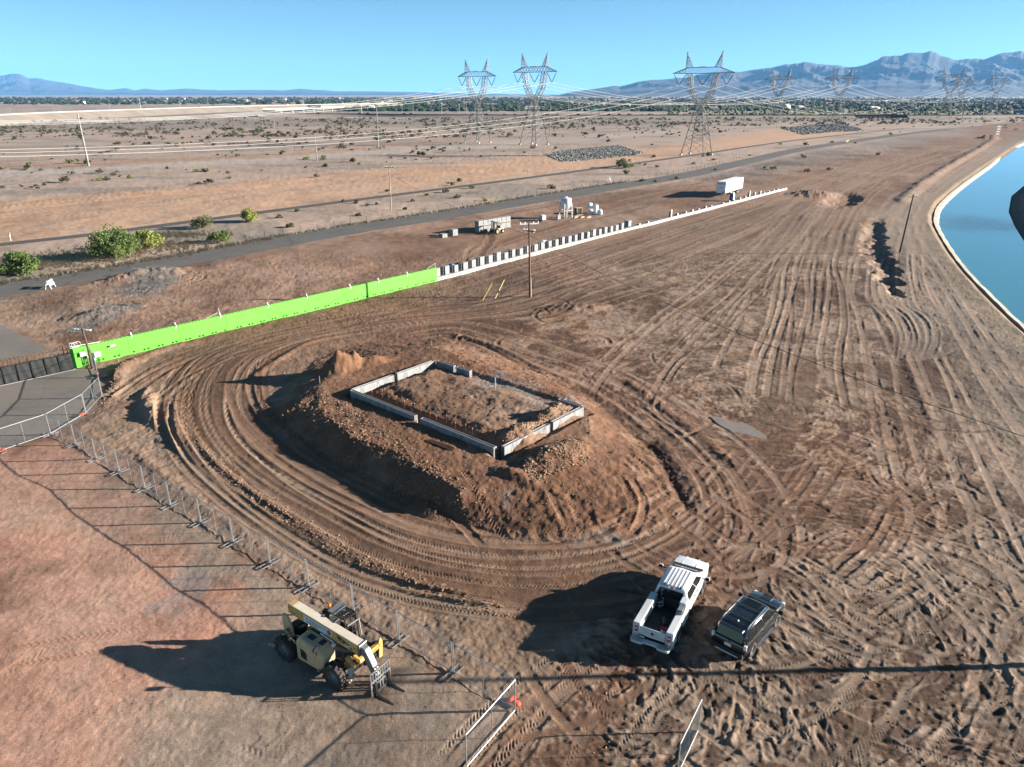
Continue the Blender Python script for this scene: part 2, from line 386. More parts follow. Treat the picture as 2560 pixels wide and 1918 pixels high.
class Ras:
    def __init__(s, x0, x1, y0, y1, res):
        s.x0, s.y0, s.res = x0, y0, res; s.nx, s.ny = int((x1 - x0) / res), int((y1 - y0) / res)
        s.h = np.zeros((s.ny, s.nx), np.float32); s.t = np.zeros((s.ny, s.nx), np.float32)
    def grid(s): return np.meshgrid(s.x0 + np.arange(s.nx) * s.res, s.y0 + np.arange(s.ny) * s.res)
    def noise(s, cell, seed):
        rs = np.random.RandomState(seed); k = cell / s.res; mx, my = int(s.nx / k) + 3, int(s.ny / k) + 3
        g = rs.rand(my, mx).astype(np.float32)
        ax = np.arange(s.nx) / k; i = ax.astype(int); f = (ax - i).astype(np.float32); f = f * f * (3 - 2 * f); g = g[:, i] * (1 - f) + g[:, i + 1] * f
        ay = np.arange(s.ny) / k; i = ay.astype(int); f = ((ay - i).astype(np.float32))[:, None]; f = f * f * (3 - 2 * f); return g[i] * (1 - f) + g[i + 1] * f
    def sample(s, x, y, a):
        fx = (x - s.x0) / s.res; fy = (y - s.y0) / s.res
        ok = (fx >= 0) & (fy >= 0) & (fx < s.nx - 1.001) & (fy < s.ny - 1.001)
        fx = np.clip(fx, 0, s.nx - 1.01); fy = np.clip(fy, 0, s.ny - 1.01); i = fx.astype(int); j = fy.astype(int); u = fx - i; v = fy - j
        r = (a[j, i] * (1 - u) + a[j, i + 1] * u) * (1 - v) + (a[j + 1, i] * (1 - u) + a[j + 1, i + 1] * u) * v
        return np.where(ok, r, 0), ok
    def stroke(s, P, w, depth=.05, ridge=.04, rw=.14, tread=0.0, pitch=.27, tone=.3, kind='track', A=.3, keep=.3):
        ds = max(.3, s.res * 2.0); P = np.asarray(P)
        d = np.hypot(*np.diff(P, axis=0).T); a = np.concatenate([[0], np.cumsum(d)]); L = a[-1]
        n = max(3, int(L / ds)); aa = np.linspace(0, L, n); X = np.interp(aa, a, P[:, 0]); Y = np.interp(aa, a, P[:, 1])
        pad = (w + 2.5 * rw) if kind == 'track' else 2.4 * w
        K = max(6, int(3.5 / ds))
        for c in range(0, n - 1, K):
            e = min(c + K, n - 1); xs, ys = X[c:e + 1], Y[c:e + 1]
            i0 = int((xs.min() - pad - s.x0) / s.res); i1 = int((xs.max() + pad - s.x0) / s.res) + 1
            j0 = int((ys.min() - pad - s.y0) / s.res); j1 = int((ys.max() + pad - s.y0) / s.res) + 1
            i0, j0, i1, j1 = max(i0, 0), max(j0, 0), min(i1, s.nx), min(j1, s.ny)
            if i1 - i0 < 1 or j1 - j0 < 1: continue
            gx = (s.x0 + np.arange(i0, i1) * s.res)[None, :, None]; gy = (s.y0 + np.arange(j0, j1) * s.res)[:, None, None]
            dx, dy = np.diff(xs), np.diff(ys); l2 = dx * dx + dy * dy + 1e-9
            tt = ((gx - xs[:-1]) * dx + (gy - ys[:-1]) * dy) / l2
            tc = np.clip(tt, 0, 1); ex = gx - xs[:-1] - tc * dx; ey = gy - ys[:-1] - tc * dy; q = ex * ex + ey * ey
            k = q.argmin(-1)[..., None]; g = lambda z: np.take_along_axis(z, k, -1)[..., 0]
            dist = np.sqrt(g(q)); tk = g(tt); kk = k[..., 0]
            inside = ~(((kk == 0) & (tk < 0)) | ((kk == e - c - 1) & (tk > 1)))
            arc = aa[c] + (kk + np.clip(tk, 0, 1)) * (aa[1] - aa[0])
            env = sst(0, min(1.5, L * .25), arc) * sst(0, min(1.5, L * .25), L - arc) * inside
            H = s.h[j0:j1, i0:i1]; T = s.t[j0:j1, i0:i1]
            if kind == 'track':
                m = (1 - sst(w - max(.05, s.res * .6), w + max(.04, s.res * .6), dist)) * env
                tr = 0
                if tread:
                    ph = arc / pitch + dist * 1.1 / pitch
                    tr = tread * np.tanh(2.5 * np.sin(6.2832 * ph))
                H[...] = H * (1 - (1 - keep) * m) + m * (tr - depth) + ridge * np.exp(-((dist - w - rw * .5) / rw) ** 2) * env * (.55 + .9 * NOI(s, i0, i1, j0, j1))
                T[...] = T * (1 - .75 * m) + m * tone
            else:
                p = np.exp(-(dist / w) ** 2) * env
                H[...] = H + A * p * (.55 + .9 * NOI(s, i0, i1, j0, j1)); T[...] = T * (1 - .6 * p) + tone * p
def NOI(s, i0, i1, j0, j1): return s.n0[j0:j1, i0:i1]

NR = Ras(-72, 92, 14, 140, .07); MR = Ras(-230, 260, 95, 420, .4)
for r_, sd in ((NR, 1), (MR, 50)):
    r_.n0 = r_.noise(.5 if r_ is NR else 1.6, sd) * .55 + r_.noise(.19 if r_ is NR else .8, sd + 90) * .45
    f = 1 if r_ is NR else 2.2
    r_.h += (r_.noise(2.4 * f, sd + 1) - .5) * .16 + (r_.noise(.9 * f, sd + 2) - .5) * .10 + (r_.noise(.38 * f, sd + 3) - .5) * .07
    if r_ is NR: r_.h += (r_.noise(.2, sd + 4) - .5) * .075 + (r_.noise(.11, sd + 8) - .5) * .05
    r_.t += (r_.noise(14 * f, sd + 9) - .5) * .9 + (r_.noise(5.5 * f, sd + 5) - .5) * 1.2 + (r_.noise(1.6 * f, sd + 6) - .5) * .5 + (r_.noise(.5 * f, sd + 7) - .5) * .35
# dragged, streaky soil in the big mud field on the right (swirls around where the machines turned)
gx, gy = NR.grid()
MUDF = GP([(1180, 760), (1500, 700), (2000, 560), (2150, 640), (2260, 860), (2420, 1120), (2600, 1500), (2600, 1990), (1450, 1990), (1480, 1750), (1640, 1480), (1760, 1300), (1600, 1050), (1330, 880)])
mw = np.clip(1.2 - pdist(gx, gy, MUDF) / 3, 0, 1) ; mw[inpoly(gx, gy, MUDF)] = 1
for (cx, cy), sd, k in ((G(1870, 1010), 71, 1.0), (G(2150, 1500), 72, .8), (G(1500, 1700), 73, .8), (G(1750, 640), 74, 1)):
    rr = np.hypot(gx - cx, gy - cy); th = np.arctan2(gy - cy, gx - cx)
    wgt = np.exp(-(rr / 22) ** 2) * mw * k
    sel = wgt > .03
    a = np.zeros_like(NR.h); a[sel] = vnoise(rr[sel] * 3.6 + 3 * vnoise(gx[sel] * .25, gy[sel] * .25, sd), th[sel] * 9 + 2 * vnoise(gx[sel] * .2, gy[sel] * .2, sd + 2), sd) + .8 * vnoise(rr[sel] * 9 + 3 * vnoise(gx[sel] * .3, gy[sel] * .3, sd + 1), th[sel] * 16, sd + 9) - .9
    NR.h += (a * wgt * .075).astype(np.float32); NR.t += (a * wgt * 1.9).astype(np.float32)
NR.t -= (mw * .7 * sst(.5, .72, NR.noise(7.0, 301) * .6 + NR.noise(2.6, 302) * .4)).astype(np.float32)
cr_ = NR.noise(1.3, 303) * .5 + NR.noise(.45, 304) * .3 + NR.noise(.2, 305) * .2; NR.t += (mw * (.55 * sst(.53, .58, cr_) - .5 * sst(.47, .42, cr_))).astype(np.float32)
NR.h += (mw * .035 * sst(.52, .58, cr_)).astype(np.float32)
NR.h *= (.7 + .05 * mw).astype(np.float32)
GRAVEL = GP([(-300, 1000), (120, 1085), (330, 1215), (560, 1360), (860, 1560), (1290, 1790), (1150, 1990), (-400, 1990)])
gm = inpoly(gx, gy, GRAVEL); NR.h[gm] *= .42
del gx, gy

def cat(P, n=8):
    P = [Vector(p) for p in P]; o = []
    for i in range(len(P) - 1):
        a, b, c, d = P[max(i - 1, 0)], P[i], P[i + 1], P[min(i + 2, len(P) - 1)]
        for k in range(n):
            t = k / n; o.append(tuple(.5 * ((2 * b) + (c - a) * t + (2 * a - 5 * b + 4 * c - d) * t * t + (3 * b - a - 3 * c + d) * t ** 3)))
    return o + [tuple(P[-1])]
def stroke(P, **k):
    P = np.asarray(P); w = k.get('w', .3)
    k['ridge'] = k.get('ridge', .04) * .5; k['depth'] = k.get('depth', .05) * .6; k['tread'] = k.get('tread', 0) * .7
    if k.get('kind') == 'berm': k['A'] = k['A'] * .75
    if P[:, 1].min() < 142: NR.stroke(P, **k)
    if P[:, 1].max() > 98:
        k2 = dict(k); k2['w'] = max(w, .55); k2['tread'] = 0; MR.stroke(P, **k2)
def wob(P, amp):
    P = np.asarray(P); d = np.concatenate([[0], np.cumsum(np.hypot(*np.diff(P, axis=0).T))]); s0 = rng.rand() * 99
    return P + amp * np.stack([vnoise(d * .06 + s0, d * 0 + s0, 3) - .5, vnoise(d * .06 + s0 + 50, d * 0 + s0, 4) - .5], 1)
def tracks(px, offsets, tread=.03, w=.28, depth=.06, tone=.35, z=0, jit=1.2, ridge=.05, pitch=.3, cut=.35):
    base = cat(GP(px, z))
    for of in offsets:
        P = wob(offs(base, of), jit)
        n = len(P)
        if rng.rand() < cut: a = rng.randint(0, n // 2); b = a + rng.randint(n // 3, n); P = P[a:b]
        if len(P) < 4: continue
        stroke(P, w=w * rng.uniform(.75, 1.25), depth=depth * rng.uniform(.5, 1.4), ridge=ridge * rng.uniform(.4, 1.5), tread=tread * rng.uniform(.4, 1.3) if rng.rand() < .8 else 0, pitch=pitch, tone=tone + rng.uniform(-.35, .25))

HAUL = [(1400, 720), (1280, 765), (1100, 785), (900, 808), (720, 845), (600, 890), (545, 950), (535, 1030), (580, 1110), (690, 1200), (830, 1285), (980, 1360), (1160, 1410), (1350, 1425), (1540, 1405), (1680, 1340), (1800, 1240), (1900, 1130)]
# dark windrow of stones along the outside of the haul road, and the edge of the cut beside it
stroke(wob(cat(GP([(285, 960), (300, 925), (345, 900), (430, 868), (560, 845)])), .6), w=.55, kind='berm', A=.42, tone=-.5)
stroke(wob(cat(GP([(262, 1010), (288, 965), (292, 935), (330, 905)])), .4), w=.7, kind='berm', A=.35, tone=-.8)
stroke(wob(cat(GP([(440, 1000), (445, 1040), (462, 1085), (530, 1160), (640, 1245), (760, 1320), (880, 1390), (1000, 1450), (1130, 1495), (1260, 1530)])), .7), w=.62, kind='berm', A=.42, tone=-.75)
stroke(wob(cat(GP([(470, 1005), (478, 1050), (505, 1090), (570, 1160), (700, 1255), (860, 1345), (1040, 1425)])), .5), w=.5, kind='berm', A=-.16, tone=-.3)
for q in range(9):       # the clawed ridges at the left bend
    x0, y0 = 365 + q * 11 + rng.uniform(-4, 4), 965 + q * 13
    stroke(wob(GP([(x0 + 8, y0), (x0 - 6, y0 + 30), (x0 - 2, y0 + 65 + rng.uniform(0, 30))]), .3), w=.36, kind='berm', A=.34, tone=.25)
stroke(wob(cat(GP([(720, 1080), (800, 1140), (900, 1215), (1020, 1275), (1140, 1320), (1300, 1375), (1450, 1385), (1600, 1375)])), .6), w=.5, kind='berm', A=.2, tone=-.2)
stroke(wob(cat(GP([(330, 1120), (420, 1200), (560, 1300), (700, 1400), (840, 1480), (960, 1545)])), .8), w=.6, kind='berm', A=.14, tone=.3)
stroke(cat(GP(HAUL)), w=4.7, depth=0, ridge=0, tone=-.55, keep=.45)
stroke(cat(GP([(1740, 1330), (1800, 1240), (1880, 1140), (1960, 1020), (2000, 880)])), w=2.2, depth=0, ridge=0, tone=-.35, keep=.7)
tracks(HAUL, np.linspace(-4.2, 3.9, 14), tread=.05, w=.24, depth=.05, tone=.5, jit=1.1, cut=.35, ridge=.04, pitch=.22)
tracks([(1090, 800), (900, 822), (760, 850), (640, 905), (610, 970), (640, 1050), (740, 1130)], (-1.2, .4, 1.6), tread=.04, tone=.3)
tracks([(330, 1010), (420, 940), (560, 880), (760, 830), (980, 770), (1180, 722)], (-2.6, -1.4, -.4, .8, 2.0, 3.2), tread=.04, tone=.25)
tracks([(1020, 850), (1130, 835), (1280, 880), (1430, 935), (1560, 1005), (1660, 1080), (1750, 1180), (1790, 1290), (1760, 1370)], (-.6, .7, 1.9, 3.0, 4.2, 5.2), tread=.035, tone=.25, cut=.2)
# ditch and berm on the back and right flank of the pad
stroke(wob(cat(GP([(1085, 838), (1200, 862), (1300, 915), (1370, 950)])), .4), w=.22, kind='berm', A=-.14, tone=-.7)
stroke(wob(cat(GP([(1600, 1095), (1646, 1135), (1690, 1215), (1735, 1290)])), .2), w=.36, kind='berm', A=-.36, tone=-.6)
stroke(wob(cat(GP([(1110, 832), (1230, 862), (1350, 925), (1480, 985), (1600, 1062), (1680, 1130), (1730, 1210), (1760, 1280)])), .5), w=.4, kind='berm', A=.2, tone=.1)
stroke(wob(cat(GP([(1560, 950), (1640, 1010), (1740, 1080), (1850, 1170)])), .5), w=.5, kind='berm', A=.3, tone=-.3)
stroke(wob(cat(GP([(620, 955), (700, 900), (800, 850), (960, 820)])), .4), w=.4, kind='berm', A=.22, tone=-.5)
stroke(wob(cat(GP([(770, 1020), (700, 1060), (640, 1010)])), .4), w=.8, kind='berm', A=.3, tone=-.2)
# long parallel furrows across the far mud
FAR = [(1120, 760), (1300, 705), (1500, 640), (1700, 575), (1900, 510), (2060, 455), (2200, 415), (2350, 372), (2480, 330)]
tracks(FAR, np.linspace(-14, 10, 30), tread=.0, w=.35, depth=.07, tone=.35, jit=1.6, ridge=.08, cut=.7)
tracks([(1250, 790), (1420, 750), (1600, 700), (1800, 650), (1950, 590), (2040, 520), (2100, 470)], np.linspace(-7, 7, 14), tread=.03, w=.3, depth=.06, tone=.3, jit=1.5, ridge=.06, cut=.7)
tracks([(1950, 1000), (1960, 900), (1985, 780), (2005, 660), (2045, 570), (2100, 500), (2180, 450)], (-6.5, -5.5, -4, -3.1, -1.9, -1.2, 0, .9, 1.9, 2.9, 4, 5, 6.2), tread=.03, w=.33, depth=.07, tone=.45, jit=1.3, ridge=.07, cut=.6)
tracks([(1560, 1000), (1640, 890), (1740, 800), (1850, 700), (1950, 610), (2010, 540)], (-4, -3, -1.8, -.9, 0, 1.1, 2, 3.1, 4.6), tread=.03, w=.3, depth=.06, tone=.35, jit=1.3, ridge=.06, cut=.7)
for q in range(9):
    a = rng.uniform(0, 1); x0 = 1180 + a * 320 + rng.uniform(-30, 30); y0 = 745 + rng.uniform(0, 120)
    cx, cy = G(x0, y0); r0 = rng.uniform(1.5, 6); t0 = rng.uniform(0, 6.3)
    stroke([(cx + r0 * math.cos(t0 + k * .16), cy + r0 * .9 * math.sin(t0 + k * .16)) for k in range(rng.randint(6, 18))], w=.28, depth=.1, ridge=.14, rw=.16, tone=-.3)
# canal road on the right
CR = [(2620, 1560), (2500, 1310), (2410, 1120), (2340, 960), (2270, 800), (2235, 740), (2230, 660), (2245, 580), (2275, 520), (2340, 462), (2440, 392), (2540, 335)]
tracks(CR, (-4.5, -3.5, -2.4, -.8, .8, 1.5, 2.6, 3.6, 5.4, 6.0), tread=.02, w=.3, depth=.03, tone=.65, jit=.9, cut=.4, ridge=.03)
tracks([(2700, 1130), (2520, 900), (2420, 760), (2340, 650), (2300, 580), (2295, 530), (2330, 490), (2420, 430), (2560, 340)], (-1.5, 0, 1.8, 3.4), tread=0, w=.35, depth=.025, tone=.6, jit=.6, ridge=.02)
stroke(wob(cat(GP([(2160, 740), (2200, 790), (2240, 860), (2300, 980), (2330, 1060)])), .8), w=.4, kind='berm', A=.16, tone=-.5)
for q in range(10): tracks([(2190 + q * 9, 760), (2225 + q * 12, 800), (2240 + q * 12, 850), (2235 + q * 10, 900)], (0,), tread=.03, w=.3, tone=.1, jit=1)
# foreground on the right: criss-cross tyre prints
FG = [[(1600, 1520), (1750, 1440), (1900, 1330), (2010, 1220), (2080, 1110)], [(1640, 1560), (1800, 1480), (1960, 1380), (2060, 1270), (2100, 1180)],
      [(1500, 1640), (1380, 1730), (1250, 1850), (1160, 1960)], [(1540, 1660), (1440, 1780), (1360, 1930)], [(1700, 1670), (1560, 1790), (1450, 1960)], [(1900, 1660), (1720, 1760), (1580, 1950)],
      [(1720, 1800), (1880, 1720), (2060, 1680), (2260, 1640), (2420, 1540), (2560, 1420)], [(1740, 1900), (1880, 1850), (2000, 1880), (2140, 1930)], [(2560, 1560), (2500, 1700), (2420, 1830), (2330, 1960)], [(2620, 1690), (2540, 1800), (2420, 1960)],
      [(2470, 1480), (2520, 1640), (2510, 1800), (2440, 1960)], [(1980, 1560), (2120, 1600), (2280, 1570), (2400, 1480), (2440, 1380)], [(2040, 1500), (2180, 1500), (2310, 1440), (2380, 1340), (2390, 1240)], [(2100, 1960), (2250, 1860), (2360, 1720), (2420, 1580)],
      [(1950, 1480), (2080, 1440), (2180, 1360), (2230, 1270)], [(1820, 1330), (1960, 1430), (2100, 1560), (2260, 1640), (2460, 1700)], [(2560, 1290), (2400, 1370), (2240, 1450), (2090, 1560)], [(2560, 1390), (2440, 1440), (2330, 1520)]]
for p in FG: tracks(p, (-.95, .95) if rng.rand() < .7 else (-1.3, -.4, .8), tread=.045, w=.25, depth=.045, tone=.25, jit=.7, ridge=.04, cut=.3, pitch=.21)
SWC = [G(1870, 1010), G(2150, 1500), G(1500, 1700), G(1750, 640)]
for q in range(2600):     # gouges and scrapes
    cx, cy = G(rng.uniform(1250, 2540), 700 + 1230 * rng.rand() ** .8)
    if not inpoly(np.array([cx]), np.array([cy]), MUDF)[0]: continue
    s0_ = min(SWC, key=lambda c: math.hypot(c[0] - cx, c[1] - cy)); a0 = math.atan2(cy - s0_[1], cx - s0_[0]) + math.pi / 2 + rng.normal(0, .5); L_ = rng.uniform(.5, 2.4)
    up = rng.rand() < .5; NR.stroke([(cx + math.cos(a0 + k_ * .05) * L_ * k_ / 4, cy + math.sin(a0 + k_ * .05) * L_ * k_ / 4) for k_ in range(5)], w=rng.uniform(.05, .13), kind='berm', A=rng.uniform(.03, .085) * (1 if up else -1), tone=.5 if up else -.7)
for q in range(90):      # short odd prints everywhere in the mud field
    px, py = rng.uniform(1550, 2540), rng.uniform(820, 1910)
    cx, cy = G(px, py)
    if not inpoly(np.array([cx]), np.array([cy]), MUDF)[0]: continue
    r0 = rng.uniform(3, 14) * (1 if rng.rand() < .5 else -1); t0 = rng.uniform(0, 6.3); L = rng.uniform(2.5, 8); n = 12
    ar = [t0 + L / r0 * k / n for k in range(n + 1)]
    for of in ((0,) if rng.rand() < .5 else (0, 1.9)):
        stroke([(cx + (abs(r0) + of) * math.cos(t) * np.sign(r0) - r0 * math.cos(t0), cy + (abs(r0) + of) * math.sin(t) * np.sign(r0) - r0 * math.sin(t0)) for t in ar], w=rng.uniform(.16, .28), depth=rng.uniform(.03, .07), ridge=rng.uniform(.02, .06), tread=rng.choice([0, 0, .035, .045]), pitch=.2, tone=rng.uniform(-.4, .45))
# pad top, lot by the green wall, red apron
tracks([(1440, 1340), (1400, 1260), (1350, 1200)], (-.6, .6), tread=.05, z=1.0, tone=.1)
tracks([(1250, 1330), (1180, 1250), (1120, 1180)], (-.6, .8), tread=.06, z=1.2, tone=.0)
tracks([(1560, 1180), (1600, 1250), (1560, 1330)], (-.5, .7), tread=.06, z=.8, tone=.1); tracks([(1520, 1120), (1590, 1160), (1640, 1230)], (0, 1.2), tread=.05, z=.9, tone=.1)
for p in ([(0, 1735), (120, 1650), (260, 1615), (420, 1600)], [(0, 1655), (160, 1625), (330, 1600)], [(620, 1918), (700, 1820), (560, 1760), (420, 1740)], [(480, 1860), (600, 1840), (700, 1880)], [(640, 1918), (720, 1800), (820, 1740), (900, 1760)], [(300, 1450), (420, 1360), (500, 1340)], [(700, 1918), (860, 1760)]):
    tracks(p, (-.8, .8), tread=.016, w=.26, depth=.01, ridge=.01, tone=.0, jit=.6, pitch=.3)
for q in range(34):
    px, py = rng.uniform(60, 1050), rng.uniform(560, 860)
    if py > 900 - (px * .27) - 30 or py < 735 - px * .19: continue
    cx, cy = G(px, py); r0 = rng.uniform(2.5, 9); t0 = rng.uniform(0, 6.3); L = rng.uniform(4, 14)
    for of in (0, 1.8):
        stroke([(cx + (r0 + of) * math.cos(t0 + L / r0 * k / 12), cy + (r0 + of) * math.sin(t0 + L / r0 * k / 12)) for k in range(13)], w=.32, depth=.07, ridge=.08, tread=.03, tone=rng.uniform(-.5, .3))
for q in range(12):      # tracks of trucks at the block yard
    tracks([(1080 + q * 10, 690 - q * 4), (1250, 620 - q * 7), (1450, 560 - q * 6), (1650, 510 - q * 5), (1800, 480 - q * 5)], (0,), tread=0, w=.4, depth=.07, tone=rng.uniform(-.5, .3), jit=5, ridge=.08)
for q in range(10): tracks([(-100, 600 - q * 9), (300, 545 - q * 8), (700, 490 - q * 7), (1100, 440 - q * 5), (1500, 395 - q * 4)], (0,), tread=0, w=.5, depth=.06, tone=rng.uniform(-.3, .3), jit=7, ridge=.08)

NR.h *= (1 - .38 * mw).astype(np.float32); NR.t *= (1 + .35 * mw).astype(np.float32)
def zat(x, y):
    X = np.array([float(x)]); Y = np.array([float(y)]); z = macro(X, Y); a, ok = NR.sample(X, Y, NR.h); b, ok2 = MR.sample(X, Y, MR.h)
    return float(z[0] + (a[0] if ok[0] else b[0]))
def sat(b): return b[0], b[1], zat(*b)

def build_ground():
    dep = np.linspace(math.atan(CAM_H / 16.0), .0011, 960); Yr = CAM_H / np.tan(dep)
    U = np.linspace(-1, 1, 1330); X = U[None, :] * (10 + .74 * Yr[:, None]); Y = np.repeat(Yr[:, None], len(U), 1)
    X = X.ravel(); Y = Y.ravel()
    z = macro(X, Y); hn, ok = NR.sample(X, Y, NR.h); hm, okm = MR.sample(X, Y, MR.h); tn, _ = NR.sample(X, Y, NR.t); tm, _ = MR.sample(X, Y, MR.t)
    # blend the two detail rasters
    k = np.where(ok, sst(139, 118, Y) * sst(-72, -64, X) * sst(92, 84, X), 0)
    pond = loft_h(X, Y, CAN_TOE, CAN_CREST); fl = 1 - np.clip(pond * 4, 0, .85)
    flat = np.ones_like(X)
    for cl, hw in ROADS:
        d = np.full(X.shape, 99.0); s_ = (Y > 60) & (Y < 900); d[s_] = pdist(X[s_], Y[s_], cl, False); flat = np.minimum(flat, sst(hw - .3, hw + 1.6, d))
    for pl in PADS:
        s_ = (Y < 110) & (X < -20); d = np.full(X.shape, 99.0); d[s_] = np.where(inpoly(X[s_], Y[s_], pl), 0, pdist(X[s_], Y[s_], pl)); flat = np.minimum(flat, sst(.1, 1.5, d))
    z = z * (.0 + flat) + (hn * k + hm * (1 - k) * okm) * flat * fl - (1 - flat) * .03
    tone = tn * k + tm * (1 - k)
    far = ~okm & ~ok
    tone[far] = (fbm(X[far] / 25, Y[far] / 60, 3, 77) - .5) * 1.2
    # ---- soil colours
    SITE_W = inpoly(X, Y, GP([(-900, 900), (0, 747), (428, 668), (860, 592), (1288, 520), (1720, 452), (2011, 385), (2205, 352), (2400, 318), (2600, 300), (4200, 300), (4200, 4000), (-3000, 4000)]))
    wx = X + (fbm(X * .35, Y * .35, 3, 41) - .5) * (2.5 + .02 * Y); wy = Y + (fbm(X * .35 + 60, Y * .35, 3, 42) - .5) * (2.5 + .03 * Y)
    n1 = fbm(X * .12, Y * .09, 4, 61); n2 = fbm(X * .5, Y * .4, 3, 62)
    def mixc(a, b, t): return np.asarray(a)[None, :] * (1 - t)[:, None] + np.asarray(b)[None, :] * t[:, None]
    col = mixc((.49, .40, .32), (.55, .43, .335), n1)                                  # open desert
    dm = sst(.52, .66, fbm(X / 30, Y / 11, 3, 63)); col = col * (1 - dm)[:, None] + np.array((.37, .32, .26)) * dm[:, None]
    def paint(px, c1, c2, nz=n1, z0=0.0, amt=1.0):
        pl = GP(px, z0); xs = [p[0] for p in pl]; ys = [p[1] for p in pl]
        sf = .35 + .022 * (sum(ys) / len(ys)) if amt == 1.0 else .3
        s = (wx > min(xs) - sf) & (wx < max(xs) + sf) & (wy > min(ys) - sf) & (wy < max(ys) + sf); idx = np.nonzero(s)[0]
        d = pdist(wx[idx], wy[idx], pl); d = np.where(inpoly(wx[idx], wy[idx], pl), d, -d); k_ = (sst(-sf, sf, d + (n2[idx] - .5) * sf * 1.6) * amt)[:, None]
        col[idx] = col[idx] * (1 - k_) + k_ * mixc(c1, c2, sst(.3, .7, nz[idx]))
    paint([(-900, 640), (0, 500), (430, 470), (860, 428), (1250, 400), (1390, 385), (1620, 372), (1700, 360), (1930, 325), (2120, 318), (2160, 330), (1720, 388), (1467, 423), (1249, 452), (860, 502), (486, 551), (0, 609), (-900, 740)], (.68, .45, .29), (.60, .42, .285))
    paint([(-900, 560), (0, 425), (300, 412), (700, 390), (1000, 372), (1300, 352), (1700, 325), (1700, 333), (1300, 365), (1000, 384), (700, 404), (300, 428), (0, 447), (-900, 590)], (.55, .485, .42), (.50, .44, .375))
    paint([(-400, 415), (200, 405), (700, 385), (1150, 345), (1150, 352), (700, 393), (200, 416), (-400, 428)], (.52, .345, .225), (.46, .32, .22))
    paint([(-900, 340), (0, 300), (860, 282), (1300, 318), (1700, 300), (2100, 306), (2560, 300), (2560, 294), (1700, 293), (860, 276), (0, 285), (-900, 315)], (.40, .335, .275), (.34, .285, .235))
    paint([(-300, 312), (400, 300), (860, 296), (1200, 302), (1700, 303), (1700, 312), (1200, 322), (860, 316), (400, 322), (-300, 336)], (.33, .285, .23), (.39, .33, .265), n2)
    # the site itself
    paint([(-900, 900), (0, 747), (428, 668), (860, 592), (1288, 520), (1720, 452), (2011, 385), (2205, 352), (2400, 318), (2600, 300), (4200, 300), (4200, 4000), (-3000, 4000)], (.35, .215, .138), (.29, .18, .12))
    paint([(1700, 445), (2011, 382), (2205, 348), (2400, 315), (2430, 330), (2250, 372), (2050, 410), (1870, 450)], (.40, .34, .28), (.36, .30, .25))
    paint([(-700, 900), (0, 750), (428, 672), (860, 596), (1288, 524), (1500, 490), (1400, 540), (1150, 625), (860, 720), (340, 842), (0, 830)], (.52, .345, .24), (.45, .30, .21))
    paint([(-700, 900), (0, 750), (300, 702), (430, 690), (300, 770), (200, 830), (120, 870), (0, 812)], (.50, .365, .26), (.44, .315, .23))
    paint([(900, 600), (1290, 545), (1700, 470), (1960, 440), (2050, 470), (1980, 490), (1700, 550), (1300, 650), (1080, 705), (860, 640)], (.34, .205, .135), (.36, .245, .17))
    paint([(1080, 745), (1300, 665), (1700, 560), (2000, 485), (2100, 520), (2040, 600), (1800, 680), (1500, 760), (1200, 800)], (.27, .165, .11), (.235, .155, .11))
    paint([(1500, 690), (1900, 590), (2150, 560), (2200, 760), (2290, 900), (2240, 1040), (1900, 1060), (1600, 900)], (.315, .22, .155), (.27, .185, .13), n2)
    paint([(2160, 540), (2320, 460), (2560, 330), (2900, 290), (3300, 800), (3300, 1700), (2620, 1560), (2470, 1300), (2380, 1100), (2280, 900), (2170, 760)], (.33, .27, .21), (.29, .235, .185))
    paint([(300, 925), (420, 880), (700, 830), (900, 800), (640, 900), (600, 990), (640, 1090), (800, 1230), (1000, 1360), (1300, 1430), (1640, 1420), (1740, 1330), (1800, 1340), (1640, 1490), (1280, 1520), (1050, 1450), (760, 1320), (500, 1140), (430, 1010)], (.285, .175, .11), (.325, .215, .145))
    paint([(280, 960), (420, 960), (470, 1100), (700, 1290), (1000, 1470), (1280, 1550), (1400, 1650), (1280, 1780), (860, 1500), (560, 1290), (330, 1150), (200, 1080)], (.42, .305, .21), (.375, .27, .19))
    # pad and its spoil
    paint([(640, 1040), (745, 945), (880, 862), (1110, 846), (1430, 955), (1640, 1140), (1725, 1270), (1560, 1372), (1290, 1350), (1019, 1263), (817, 1140)], (.33, .175, .10), (.28, .165, .105), n2)
    paint([(820, 930), (870, 885), (990, 880), (960, 915), (880, 945)], (.36, .195, .105), (.32, .185, .11), n2, 1.8)
    paint([(900, 1000), (1080, 920), (1300, 985), (1400, 1010), (1240, 1080), (1060, 1060)], (.29, .18, .115), (.32, .20, .13), n2, MZ)
    paint([(1165, 935), (1235, 930), (1330, 960), (1400, 985), (1425, 1005), (1380, 1010), (1250, 970), (1180, 965)], (.50, .46, .415), (.42, .36, .31), n2, MZ + .3)
    paint([(1430, 1345), (1520, 1335), (1600, 1350), (1610, 1372), (1500, 1380)], (.30, .27, .24), (.28, .23, .19), n2, 0, .7)
    paint([(1240, 1240), (1265, 1238), (1265, 1260), (1245, 1262)], (.4, .38, .36), (.33, .3, .27), n2, 1, .7)
    # apron: grey-tan gravel then the pink decomposed granite
    paint([(120, 1085), (330, 1205), (560, 1345), (860, 1545), (1290, 1790), (1150, 1990), (200, 1990), (380, 1700), (600, 1560), (330, 1250)], (.38, .30, .225), (.34, .28, .22))
    paint([(-900, 1030), (0, 1075), (150, 1120), (260, 1190), (400, 1330), (500, 1420), (600, 1530), (470, 1680), (380, 1830), (300, 1990), (-900, 1990)], (.60, .345, .245), (.53, .33, .24))
